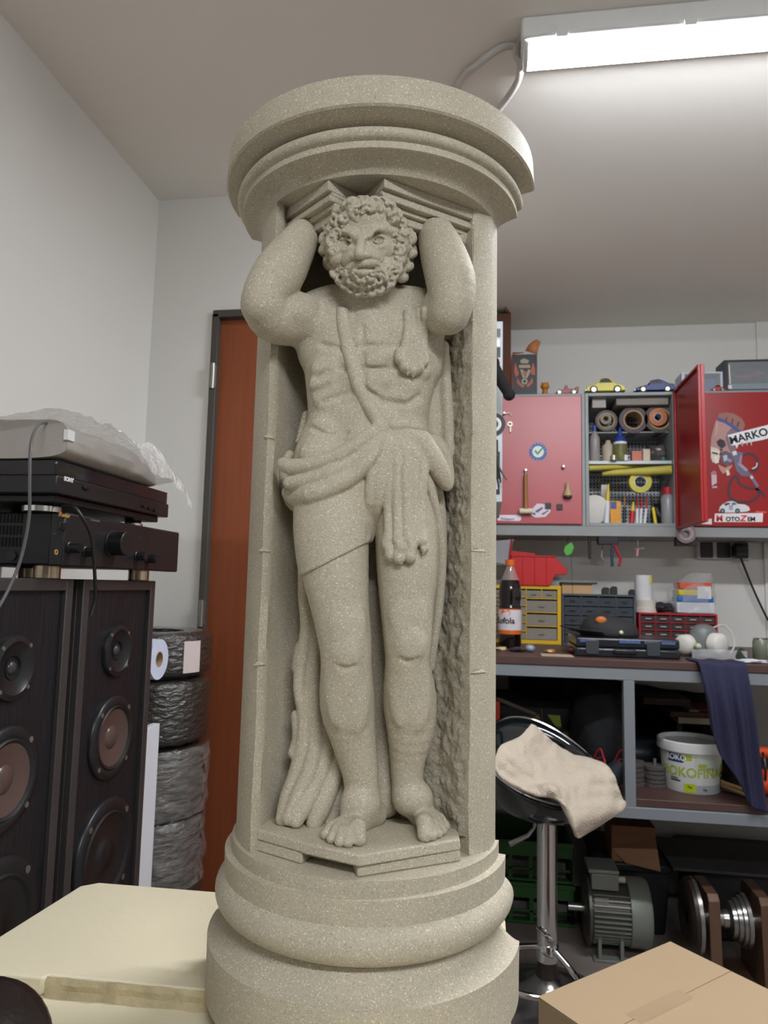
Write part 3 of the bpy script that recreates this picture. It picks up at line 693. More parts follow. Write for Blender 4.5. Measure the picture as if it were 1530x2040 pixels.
# crumbled front edge of the upper board
r_ = random.Random(3); e = MB(); vs = []; nn_ = 60
for i in range(nn_+1):
    x = -.527+.5*i/nn_; y0 = .846+.0145*(i/nn_)
    for z, d in ((TZ-.0008, .001), (TZ-.007, .004), (TZ-.014, .003), (TZ-.0215, .0075)): vs.append((x, y0-d-r_.uniform(0, .003), z+r_.uniform(-.001, .0005) if z < TZ-.002 else z))
e.add(vs, [(i*4+q, (i+1)*4+q, (i+1)*4+q+1, i*4+q+1) for i in range(nn_) for q in range(3)]); e.out('crumbled_edge', chip, tb, smooth=20)
MB().prism(rpoly(-.66, .03, .28, .99, .01), (0, 0, .022), (0, 0, TZ-.0435), U, V_).out('lower_board', cream, tb, bevel=.0025)
for x, y in ((-.60, .33), (-.04, .33), (-.60, 1.03), (-.04, 1.03)):
    MB().box(x-.02, x+.02, y-.02, y+.02, 0, TZ-(.0435 if y < .99 else .021)).out('leg', steel, tb, bevel=.002)
leather = mat('dark_brown_leather', '2a211f', .38, var=.2, vscale=18, bump=.15, bscale=120)
q = atZ(30, 1962, -.41)
cp = atY(102, 2000, .64); top = atY(30, 1957, .655)[2]+.012; lz = TZ-.0214; hh = top-lz
cb = MB(); N_ = 20
cb.prism([(x, z+0) for x, z in rpoly(-.26, 0, 0, hh, .055, 8)], (.015, .085, 0), (cp[0]-.01, .57, lz), (1, 0, 0), (0, 0, 1))
s = cb.out('leather_case', leather, bevel=.018, seg=4); tag(s, 'dark brown leather case standing on the near left end of the table', 'case')
# ------------------------------------------------------------------ tower loudspeakers
blackw = mat('black_ash_veneer', '18181b', .42, var=.35, vscale=30, stretch=(1, 1, .12), bump=.25, bscale=90)
dframe = mat('dark_grey_laminate', '3a3635', .4)
blackp = mat('black_plastic', '151517', .4); satin = mat('satin_black', '1d1d1f', .35)
cone_m = mat('brown_cone', '54423d', .28, var=.15); rub = mat('black_rubber', '141414', .55); screw = mat('bright_screw', 'b5b5b0', .3, metal=.9)
SX = -.70; ST = 1.300
def speaker(y0, y1, label):
    t = thing('tower_speaker', label, 'speaker', (-.88, (y0+y1)/2, 0), 'tower speakers along the left wall')
    c = MB(); c.box(-1.06, SX-.012, y0, y1, 0, ST)
    fw_ = .020
    c.box(SX-.0125, SX, y0, y0+fw_, 0, ST); c.box(SX-.0125, SX, y1-fw_, y1, 0, ST); c.box(SX-.0125, SX, y0+fw_, y1-fw_, ST-fw_, ST); c.box(SX-.0125, SX, y0+fw_, y1-fw_, 0, .03)
    c.out('cabinet', dframe, t, bevel=.0015)
    MB().box(SX-.013, SX-.008, y0+fw_, y1-fw_, .03, ST-fw_).out('baffle', blackw, t)
    cy = (y0+y1)/2; x = SX-.008
    def driver(z, R, kind):
        a = [(R, 0), (R, .004), (R*.97, .0075), (R*.80, .010), (R*.765, .008)]
        d = MB().lathe((x, cy, z), a+([(R*.35, .003)] if kind == 't' else []), 40, 'x', cap=False).out('driver_ring', satin, t, smooth=50)
        if kind == 't':
            MB().lathe((x, cy, z), [(R*.36, .0045), (R*.34, .001), (R*.20, .001)], 24, 'x', cap=False).out('tweeter_throat', rub, d)
            MB().sph((x+.001, cy, z), R*.20, 16, (.5, 1, 1)).out('dome', mat('tweeter_dome', '3a3a3e', .3), d)
        else:
            MB().lathe((x, cy, z), [(R*.77, .0075), (R*.73, .0105), (R*.69, .008), (R*.66, .0072)], 40, 'x', cap=False).out('surround', rub, d, smooth=60)
            MB().lathe((x, cy, z), [(R*.67, .0076), (R*.5, .0042), (R*.27, .0012), (R*.25, .0035), (R*.14, .0062), (0, .0075)], 40, 'x', cap=False).out('cone', cone_m if kind == 'm' else mat('dark_cone', '1f1d1d', .35), d, smooth=60)
        n = 4
        for i in range(n):
            a = PI/4+i*PI/2; MB().cyl((x+.0065, cy+R*.885*math.cos(a), z+R*.885*math.sin(a)), R*.045+.0012, .003, 10, 'x').out('screw', screw, d)
    zt = 1.195; 
    driver(tz, .050, 't'); driver(mz, .078, 'm'); driver(wz, .102, 'w')
tz = atX(243, 1295, SX)[2]; mz = atX(225, 1470, SX)[2]; wz = atX(200, 1712, SX)[2]
speaker(1.153, 1.424, 'black tower speaker nearer the brown door, three round drivers showing')
speaker(.848, 1.122, 'black tower speaker cut by the left edge of the photo')
# ------------------------------------------------------------------ amplifier and turntable
gold = mat('gold_print', 'c79a4c', .4, metal=.3); greyp = mat('grey_print', '77777a', .5); silver = mat('polished_aluminium', 'd8d8d4', .18, metal=.9)
AX = -.665; A0, A1 = 1.030, 1.452; AZ0, AZ1 = 1.322, 1.405
a = thing('amplifier', 'black stereo amplifier with a big volume knob on top of the speakers', 'amplifier', (-.85, 1.24, AZ0-.022))
m = MB(); m.box(-1.02, AX-.025, A0+.004, A1-.004, AZ0, AZ1); m.out('case', blackp, a, bevel=.002)
v = MB()
for rr in range(3):
    for i in range(22): x = -.745-i*.0062; v.box(x, x+.0028, A0+.0030, A0+.0042, AZ0+.030+rr*.019-.002, AZ0+.030+rr*.019+.013)
v.out('vent_slots', mat('slot_black', '020202', .9), a)
MB().cyl((-.755, A0+.004, AZ0+.013), .008, -.004, 16, 'y').out('side_screw', satin, a)
MB().box(AX-.026, AX, A0, A1, AZ0-.002, AZ1+.001).out('front_panel', satin, a, bevel=.003)
def knob(y, z, r, d):
    MB().lathe((AX, y, z), [(r*1.15, 0), (r*1.15, .002), (r, .003), (r, d-.0015), (r*.93, d), (0, d)], 32, 'x', cap=False).out('knob', blackp, a, smooth=30)
def ap(px, py): q = atX(px, py, AX); return q[1], q[2]
y, z = ap(222, 1083); knob(y, z, .021, .030)
for px, py in ((138, 1091), (170, 1099), (272, 1108), (294, 1113)): y, z = ap(px, py); knob(y, z, .0085, .020)
y, z = ap(121, 1048); MB().box(AX, AX+.004, y-.008, y+.008, z-.006, z+.006).out('power_button', blackp, a, bevel=.001)
y, z = ap(111, 1100); MB().lathe((AX, y, z), [(.0042, 0), (.0042, .0015), (.0026, .0015), (.0026, 0)], 20, 'x', cap=False).out('headphone_socket', gold, a)
y, z = ap(116, 1028); text('Pioneer', .0095, gold, (AX+.0004, y, z), (0, 1, 0), (0, 0, 1), 'maker_badge', a, shear=.35, bold=.0002)
y, z = ap(180, 1037); text('STEREO AMPLIFIER', .0035, greyp, (AX+.0004, y, z), (0, 1, 0), (0, 0, 1), 'model_line', a)
for y_, z_ in (ap(275, 1071), ap(105, 1064)): text('------', .004, greyp, (AX+.0004, y_, z_), (0, 1, 0), (0, 0, 1), 'panel_print', a)
pk = mat('steel_puck', 'b8a890', .2, metal=.9, var=.3, vscale=30, stretch=(4, 4, .2))
for x, y in ((-.72, 1.075), (-.72, 1.385), (-.97, 1.075), (-.97, 1.385)): MB().cyl((x, y, ST), .021, AZ0-ST, 32).out('foot', pk, a, bevel=.001)
TX = -.655; T0, T1 = .985, 1.372; TB = 1.425
t = thing('turntable', 'black record player with smoked dust cover standing on the amplifier', 'turntable', (-.84, 1.18, AZ1+.001))
m = MB(); m.box(-1.01, TX, T0, T1, TB+.006, TB+.034); m.box(-1.0, TX-.012, T0+.02, T1-.02, TB-.006, TB+.006); m.out('plinth', satin, t, bevel=.002)
for x, y in ((-.71, 1.035), (-.71, 1.33), (-.96, 1.035), (-.96, 1.33)): MB().cyl((x, y, AZ1+.001), .030 if y < 1.1 else .019, .0085, 36).out('foot', silver, t); MB().cyl((x, y, AZ1+.0095), .016, TB-.006-AZ1-.0095, 20).out('rubber_foot', rub, t)
smoke = mat('smoked_acrylic', '2a2428', .08, trans=.0, alpha=.80, spec=.6)
lid = MB(); x0, x1, y0, y1, z0, z1 = -1.005, TX-.003, T0+.003, T1-.003, TB+.0345, TB+.058; th = .003
lid.box(x1-th, x1, y0, y1, z0, z1); lid.box(x0, x0+th, y0, y1, z0, z1); lid.box(x0+th, x1-th, y0, y0+th, z0, z1); lid.box(x0+th, x1-th, y1-th, y1, z0, z1); lid.box(x0+th, x1-th, y0+th, y1-th, z1-th, z1)
lid.out('dust_cover', smoke, t, bevel=.001)
MB().cyl((-.84, 1.15, TB+.035), .145, .008, 48).out('platter', silver, t)
MB().tube([(-.93, 1.32, TB+.036), (-.93, 1.32, TB+.045), (-.80, 1.31, TB+.045), (-.73, 1.27, TB+.045)], .004, 8).out('tonearm', silver, t)
def tp(px, py): q = atX(px, py, TX); return q[1], q[2]
y, z = tp(127, 957); text('SONY', .0095, mat('white_print', 'd8d8d8', .5), (TX+.0004, y, z), (0, 1, 0), (0, 0, 1), 'maker_badge', t, bold=.0004)
y, z = tp(170, 972); MB().box(TX, TX+.004, y-.008, y+.008, z-.003, z+.003).out('start_button', blackp, t, bevel=.001)
for px, py in ((285, 1009), (296, 1013), (307, 1017)): y, z = tp(px, py); MB().box(TX, TX+.004, y-.004, y+.004, z-.0025, z+.0025).out('button', blackp, t, bevel=.0008)
# wrapped parcel on the dust cover
LZ = TB+.058
film = mat('bubble_film', 'e4e4e0', .12, var=.1, vscale=60, alpha=.45, bump=.7, bscale=110, spec=1., coat=1.)
greyf = mat('grey_foam_sheet', 'a9a39c', .6, var=.15, vscale=9, bump=.25, bscale=22)
pc_ = thing('wrapped_parcel', 'flat grey parcel in bubble wrap lying on the record player', 'parcel', (-.83, 1.17, LZ))
b = MB()
def parcel(u, v):
    """closed pillow outline round the y axis"""
    y = .985+.325*u; a = 2*PI*v; w2 = .195*(1-.25*max(0, u-.7)); h2 = .029*(1-.55*max(0, u-.62)/.38) if u < 1 else .01
    ex = abs(math.cos(a))**.35*(1 if math.cos(a) > 0 else -1); ez = abs(math.sin(a))**.45*(1 if math.sin(a) > 0 else -1)
    x = -.835+w2*ex; z = LZ+.002+h2*(1+ez)
    nz2 = mn.fractal(Vector((x*14, y*14, z*30)), .9, 2.1, 3)*.004
    return (x+nz2*abs(ex)**6, y, z+nz2*(1 if ez > .5 else 0)+.004*max(0, ez))
b.grid(parcel, 50, 48); b.f += [tuple(range(49))[:-1], tuple(50*49+i for i in range(48))]; b.m += [0, 0]; b.out('inner_parcel', greyf, pc_, smooth=60)
def bub(u, v):
    y = .955+.375*u
    if v < .62: x = -1.0+.60*v*1.0; x = -1.01+.39*(v/.62); z = LZ+.066+.006*math.sin(x*30+y*9)
    else:
        s_ = (v-.62)/.38; dr = .010+.05*max(0, min(1, (u-.25)/.3)); x = -.62+.035*math.sin(s_*PI/2); z = LZ+.066-s_*dr
    if u > .72: z -= (u-.72)**1*.13; 
    e = (u-.88)/.12
    if e > 0: z -= .010*e
    cx, cy2 = x*110, y*110; hx = (math.sin(cx)*math.sin(cy2+(int(cx/PI) % 2)*PI/2))
    nz3 = mn.fractal(Vector((x*25, y*25, 2)), .9, 2.1, 3)
    z += .0018*max(0, hx)+.006*nz3; x += .004*nz3
    return (x, y, z)
MB().grid(bub, 200, 130).out('bubble_wrap', film, pc_, smooth=25)
q = atX(138, 862, -.64); MB().box(-.645, -.638, q[1]-.006, q[1]+.012, q[2]-.012, q[2]+.004).out('white_tape', mat('white_tape', 'e6e6e2', .5), pc_)
wire = mat('black_cable', '1b1b1c', .4)
def cable(pts, r, label, m_=None, n=10): return tag(MB().tube(spline(pts, n), r, 8).out('cable', m_ or wire, smooth=60), label, 'cable')
def cX(l, X): return [atX(px, py, X+dx) for px, py, dx in l]
cable(cX([(110, 846, -.06), (85, 843, -.03), (70, 856, .0), (61, 890, .02), (59, 960, .025), (58, 1030, .025), (45, 1100, .02), (28, 1150, .015), (0, 1205, .01), (-30, 1240, .01)], -.64), .0022, 'thin grey cable hanging over the wrapped parcel and the turntable', mat('grey_cable', '5a5a58', .4))
cable(cX([(120, 1006, -.03), (145, 1008, 0), (163, 1030, .015), (180, 1062, .02), (186, 1100, .02), (189, 1150, .02), (190, 1190, .015), (181, 1228, .012)], -.65), .003, 'black cable hanging down the front of the amplifier with a small plug')
# ------------------------------------------------------------------ wrapped tyres by the door, board and paper roll
tyrem = mat('wrapped_rubber', '2f2d29', .3, var=.3, vscale=14, bump=.9, bscale=42, coat=1., stretch=(1, 1, 2.4))
clearf = mat('stretch_film', 'b9b5b0', .12, var=.3, vscale=20, alpha=.26, bump=1., bscale=26, spec=1., coat=1., stretch=(1, 1, 3))
def tyre(x, y, z, h, R, label, group='tyres wrapped in plastic film by the door', film_=False):
    t = thing('wrapped_tyre', label, 'tyre', (x, y, z), group)
    rc_ = .035; pr = [(R*.5, .004), (R-rc_, .001)]+[(R-rc_+rc_*math.sin(math.radians(i*15)), .001+rc_*.7*(1-math.cos(math.radians(i*15)))) for i in range(1, 7)]
    pr = pr+[(r, h-q) for r, q in pr[::-1]]
    MB().lathe((x, y, z), pr+[pr[0]], 56, cap=False).out('tread', tyrem, t, smooth=60)
    if film_:
        def sk(u, v):
            a = 2*PI*u; zz = z+.002+(h-.004)*v; e = mn.fractal(Vector((math.cos(a)*3, math.sin(a)*3, zz*22+2*a)), .8, 2.1, 4)
            return (x+(R+.006+.008*e)*math.cos(a), y+(R+.006+.008*e)*math.sin(a), zz)
        MB().grid(sk, 120, 34).out('stretch_film', clearf, t, smooth=70)
    return t
tx, ty, tR = -.912, 1.862, .160
tyre(tx, ty, 1.046, .122, tR, 'topmost of the black wrapped tyres by the door, with a pale paper label')
q = MB(); 
for i in range(6): pass
a0 = -.62
lb = MB().grid(lambda u, v: (tx+(tR+.0015)*math.cos(a0+.34*u), ty+(tR+.0015)*math.sin(a0+.34*u), 1.062+.082*v), 8, 4)
l_ = [o for o in COL.objects if o.get('label', '').startswith('topmost of the black')][0]
lb.out('paper_label', mat('pale_label', 'd6c8c4', .6), l_)
tyre(tx, ty, .872, .173, tR, 'second black wrapped tyre from the top of the stack by the door')
tyre(tx, ty, .692, .178, tR-.003, 'third wrapped tyre from the top, under loose wrinkled film', film_=True)
tyre(tx, ty, .512, .178, tR-.003, 'fourth wrapped tyre from the top, just above the table edge', film_=True)
for i, zz in enumerate((.342, .171, 0)): tyre(tx, ty, zz+.001, .168, tR-.002, ('fifth', 'sixth', 'lowest')[i]+' wrapped tyre of the stack by the door, below table height')
RZ = atX(320, 1353, -.755)[2]
for i in range(5):
    zz = i*(RZ/5)
    tyre(-.935, 1.565, zz+.0005, RZ/5-.001, .128, ('lowest', 'second', 'middle', 'fourth', 'top')[i]+' wrapped tyre of the short stack behind the speaker, counted from the floor', 'tyres of the short stack behind the speaker', film_=i > 1)
white = mat('white_laminate', 'dfe1e6', .35, var=.02)
bd = MB(); bx_ = atX(328, 1437, -.757)
pa = thing('laminated_board', 'tall white laminated board standing beside the wrapped tyres', 'panel', (-.765, 1.60, 0))
MB().box(-.775, -.757, 1.535, 1.60, 0, bx_[2]).out('board', white, pa, bevel=.001)
MB().box(-.7755, -.7565, 1.5330, 1.535, 0, bx_[2]).out('edge_band', mat('grey_edge_band', 'a7a7a8', .4), pa)
rl = thing('paper_roll', 'pale blue paper roll with a brown cardboard core, lying by the tyres', 'paper roll', (-.82, 1.56, RZ))
cy, cz = 1.575, RZ+.047
MB().lathe((-.89, cy, cz), [(.018, 0), (.0465, 0), (.0465, .135), (.018, .135)], 40, 'x', cap=False).out('paper', mat('blue_white_paper', 'ccd3e6', .8, bump=.2), rl, smooth=40)
MB().lathe((-.891, cy, cz), [(.0165, 0), (.0182, 0), (.0182, .1365), (.0165, .1365), (.0165, 0)], 32, 'x', cap=False).out('core', mat('cardboard_core', 'a8906c', .8), rl)
# ------------------------------------------------------------------ helpers for the workshop end of the room
def px_box(mb, x0, x1, y0, y1, Y, dep, z0=None, z1=None):
    """box whose front face, at depth Y, covers the given picture rectangle"""
    cx, cy = (x0+x1)/2, (y0+y1)/2; X0, X1 = atY(x0, cy, Y)[0], atY(x1, cy, Y)[0]
    Z1 = atY(cx, y0, Y)[2] if z1 is None else z1; Z0 = atY(cx, y1, Y)[2] if z0 is None else z0
    mb.box(X0, X1, Y, Y+dep, Z0, Z1); return X0, X1, Z0, Z1
def solo(o, label, cat, group=None): return tag(o, label, cat, group)
def deco(parent, name, pts, color, Y, lay=1, m=None):
    """flat printed shape on the front plane Y, outline in picture points"""
    P = [atY(x, y, Y) for x, y in pts]; d = .0005*lay
    return MB().prism([(p[0], p[2]) for p in P], (0, -.0004, 0), (0, Y-d, 0), (1, 0, 0), (0, 0, 1)).out(name, m or mat('print_'+color, color, .45, var=.04), parent)
def ctext(s, size, m, c, R, a0, z, name, parent, bold=0., shear=0.):
    """lettering bent round a vertical cylinder; a0 = angle of its middle, seen from the front"""
    cu = bpy.data.curves.new('t', 'FONT'); cu.body = s; cu.size = size; cu.offset = bold; cu.shear = shear; cu.align_x = 'CENTER'; cu.extrude = .0003
    t = bpy.data.objects.new('t', cu); COL.objects.link(t); bpy.context.view_layer.update()
    me = bpy.data.meshes.new_from_object(t.evaluated_get(bpy.context.evaluated_depsgraph_get())); bpy.data.objects.remove(t)
    b = MB()
    for p in me.vertices:
        a = a0+p.co.x/R-PI/2; r = R+.0004+p.co.z; b.v.append((c[0]+r*math.cos(a), c[1]+r*math.sin(a), z+p.co.y))
    b.f = [tuple(p.vertices) for p in me.polygons]; b.m = [0]*len(b.f); return b.out(name, m, parent)
def cpatch(mb, c, R, a0, a1, z0, z1, n=10, off=.0006):
    mb.grid(lambda u, v: (c[0]+(R+off)*math.cos(a0+(a1-a0)*u-PI/2), c[1]+(R+off)*math.sin(a0+(a1-a0)*u-PI/2), z0+(z1-z0)*v), n, 1)
BZ = EYE+BENCH; YBF = 2.53
brownl = mat('brown_bench_board', '4b3530', .45, var=.2, vscale=14, bump=.1)
gframe = mat('bench_frame_grey', '777c80', .42, var=.06)
# ------------------------------------------------------------------ the workbench
wb = thing('workbench', 'long grey steel workbench with a dark brown top along the far wall', 'workbench', (.7, 2.9, 0))
MB().box(.0, 1.75, YBF, YF-.01, BZ-.027, BZ).out('bench_top', brownl, wb, bevel=.002)
f = MB(); f.box(.0, 1.75, YBF+.004, YBF+.044, BZ-.068, BZ-.028); f.box(.0, 1.75, YF-.06, YF-.02, BZ-.068, BZ-.028); f.out('top_rail', gframe, wb, bevel=.002)
for x in (.463, 1.60):
    for y in (YBF+.004, YF-.06): MB().box(x, x+.036, y, y+.036, 0 if x > 1 or y > 3 else .546, BZ-.068).out('leg', gframe, wb, bevel=.002)
MB().box(.005, .041, YF-.06, YF-.024, 0, BZ-.068).out('leg', gframe, wb, bevel=.002)
f = MB(); f.box(.0, 1.636, YBF+.003, YBF+.041, .546, .583); f.box(.0, 1.636, YF-.06, YF-.022, .546, .583); f.out('lower_rail', gframe, wb, bevel=.002)
SHZ = .609
MB().box(.0, 1.60, YBF+.012, YF-.065, .584, SHZ).out('lower_shelf', brownl, wb, bevel=.002)
MB().tube([(1.06, 2.72, .545), (1.22, 2.72, .40)], .010, 8).out('brace', gframe, wb)
# ------------------------------------------------------------------ wall cabinets
redm = mat('glossy_red_enamel', '96191a', .34, var=.08, vscale=5, spec=.5)
redd = mat('lighter_red_enamel', 'a8262a', .39, var=.12, vscale=7, bump=.03, bscale=9, spec=1.)  # slightly lighter and more reflective red, for the left door
gm = mat('cabinet_grey', '8d9392', .42, var=.06); gdark = mat('cabinet_inside_grey', '8f9494', .55)
CY = 3.06; CZ0, CZ1 = 1.571, 2.148
def cab(name, x0, x1, label):
    t = thing(name, label, 'cabinet', ((x0+x1)/2, CY+.15, CZ0), 'wall cabinets in a row')
    m = MB(); th = .014
    m.box(x0, x0+th, CY, YF, CZ0, CZ1); m.box(x1-th, x1, CY, YF, CZ0, CZ1); m.box(x0+th, x1-th, CY, YF, CZ1-th, CZ1); m.box(x0+th, x1-th, CY, YF, CZ0, CZ0+th); m.box(x0+th, x1-th, YF-.008, YF-.002, CZ0+th, CZ1-th)
    m.out('cabinet_body', gm, t, bevel=.0015); return t
ca = cab('wall_cabinet', .0, .414, 'grey wall cabinet with a closed red door and a round sticker'); cb_ = cab('wall_cabinet', .415, .788, 'open grey wall cabinet crammed with tapes and tools, its red door swung out'); cc = cab('wall_cabinet', .789, 1.30, 'grey wall cabinet with a closed red door covered in skull and car stickers')
rail = MB().box(-.0, 1.30, CY-.004, YF-.001, 1.528, CZ0-.0005).out('mounting_rail', mat('rail_grey', '8f908f', .5), bevel=.002); tag(rail, 'long grey steel rail running under the three wall cabinets', 'rail')
MB().box(.012, .398, CY-.014, CY-.0002, CZ0+.006, CZ1-.014).out('door', redd, ca, bevel=.002)
dr = MB().box(.803, 1.288, CY-.014, CY-.0002, CZ0+.002, CZ1-.012).out('door', redm, cc, bevel=.002)
od = MB(); od.box(.786, .800, 2.700, CY-.0005, CZ0-.012, CZ1+.004); od.box(.776, .786, 2.700, 2.712, CZ0-.012, CZ1+.004); od.box(.776, .786, CY-.016, CY-.004, CZ0-.012, CZ1+.004)
od.box(.776, .786, 2.712, CY-.016, CZ1-.006, CZ1+.004); od.box(.776, .786, 2.712, CY-.016, CZ0-.012, CZ0-.002); od.out('open_door', redm, cb_, bevel=.0015)
MB().box(.429, .774, CY+.03, YF-.01, 1.842, 1.856).out('shelf', mat('white_shelf_edge', 'c9d0d0', .4), cb_, bevel=.001)
pg = MB(); pgm = mat('pegboard_white', 'c3c9cc', .5); pgh = mat('peg_hole', '15171a', .8)
pg.use(pgm).box(.432, .772, YF-.05, YF-.045, CZ0+.02, 1.838); pg.box(.432, .772, YF-.05, YF-.045, 1.86, CZ1-.02); pg.use(pgh)
for i in range(22):
    for j in range(36):
        z = CZ0+.03+j*.0155
        if abs(z-1.849) > .016: pg.lathe((.44+i*.0155, YF-.0502, z), [(.0042, 0), (0, -.0001)], 8, 'y', cap=False)
pg.out('pegboard', None, cb_)
DY = CY-.0142                                   # front of the closed doors
# stickers and magnets on the left door
def disc(parent, name, px, py, r, color, Y, lay=1, n=28, sy=1.): return deco(parent, name, [(px+r*math.cos(2*PI*i/n), py+r*sy*math.sin(2*PI*i/n)) for i in range(n)], color, Y, lay)
st = disc(ca, 'round_sticker', 1072, 900, 18, '44619c', DY, 1); disc(ca, 'sticker_centre', 1072, 900, 11.5, 'dfe6e2', DY, 2)
deco(ca, 'check_mark', [(1064, 899), (1067, 896), (1071, 901), (1080, 891), (1083, 893), (1071, 907)], '4e9a5a', DY, 3)
for i, ch in enumerate('APPROVED   TEST  '):
    a = -PI+2*PI*i/17+.4
    if ch != ' ':
        q = atY(1072+14.6*math.cos(a), 900+14.6*math.sin(a), DY-.0012); tx_ = (-math.sin(a), 0, -math.cos(a)); uy = (math.cos(a), 0, -math.sin(a))
        text(ch, .009, mat('white_print', 'd8d8d8', .5), q, tx_, uy, 'sticker_letter', ca)
deco(ca, 'name_sticker', [(991, 1026), (1036, 1026), (1038, 1029), (1038, 1035), (1035, 1038), (991, 1037)], 'e3dde6', DY, 1)
q = atY(997, 1036, DY-.0008); text('Polisport', .0155, mat('navy_print', '26285a', .5), q, (1, 0, -.01), (0, 0, 1), 'sticker_lettering', ca, shear=.3, bold=.0003)
deco(ca, 'sketch_sticker', [(1052, 1022), (1062, 1012), (1070, 1003), (1082, 1004), (1098, 1008), (1096, 1020), (1086, 1030), (1066, 1031)], 'd9cbd6', DY, 1)
for pts in ([(1066,1018),(1080,1010),(1082,1013),(1070,1022)], [(1078,1024),(1092,1016),(1093,1018),(1082,1026)], [(1060,1024),(1066,1020),(1067,1027)]): deco(ca, 'sketch_line', pts, '63606e', DY, 2)
mag = mat('dark_magnet', '35333a', .5)
for px, py in ((1092, 1008), (1115, 1010)):
    q = atY(px, py, DY-.003); b = MB(); b.box(q[0]-.012, q[0]+.012, DY-.008, DY-.0018, q[2]-.012, q[2]+.012)
    solo(b.out('magnet', mag, bevel=.001), 'square dark magnet '+('overlapping the white sketch sticker' if px < 1100 else 'alone right of the sketch sticker')+' on the left red door', 'magnet')
def pin(px, py, label):
    q = atY(px, py, DY); return solo(MB().lathe((q[0], DY, q[2]), [(.007, 0), (.005, -.006), (.008, -.012), (.006, -.016), (0, -.017)], 16, 'y', cap=False).out('knob_magnet', screw), label, 'magnet')
pin(1047, 938, 'shiny round magnet holding the small hammer on the left red door'); pin(1122, 931, 'shiny round magnet standing free on the right of the left red door'); pin(1003, 824, 'shiny round magnet holding keys near the top left of the red door')
hw = mat('hammer_wood', '9a6a3c', .5, var=.3, stretch=(1, 1, .1)); hd = mat('nylon_head', 'd8cdb4', .5)
q0 = atY(1047, 945, DY-.02); q1 = atY(1048, 1018, DY-.02); h = thing('small_hammer', 'small hammer with a cream head hanging upside down on the left red door', 'hammer', q1)
MB().tube([q0, q1], [.008, .0095], 10).out('handle', hw, h); MB().tube([(q1[0]-.028, q1[1], q1[2]), (q1[0]+.028, q1[1], q1[2])], .012, 16).out('hammer_head', hd, h, bevel=.002)
MB().tube([(q0[0], q0[1], q0[2]), (q0[0], DY-.016, q0[2]+.018)], .002, 6).out('hook', metal, h)
q = atY(1131, 975, DY-.01); bt = thing('bottle_opener', 'tan wooden bottle opener with a dark foot on the left red door', 'opener', (q[0], q[1], q[2]-.04))
MB().lathe((q[0], DY-.014, q[2]-.028), [(.020, 0), (.019, .012), (.010, .03), (.009, .055), (0, .058)], 16).out('wooden_body', mat('pale_wood', 'b99a72', .6), bt); MB().cyl((q[0], DY-.014, q[2]-.036), .0175, .008, 16).out('dark_foot', mag, bt)
kt = mat('key_brass', '9a9684', .35, metal=.7); q = atY(1016, 845, DY-.006)
k = MB(); k.tube([atY(1004, 824, DY-.014), atY(1014, 822, DY-.01), atY(1019, 828, DY-.008)], .0018, 6); k.lathe((q[0], q[1], q[2]), [(.012, 0), (.012, -.003), (.005, -.003), (.005, 0), (.012, 0)], 16, 'y', cap=False); k.box(q[0]-.001, q[0]+.005, q[1]-.003, q[1], q[2]-.035, q[2]-.01)
solo(k.out('key', kt), 'small key on a ring hanging from the top left magnet of the red door', 'key')
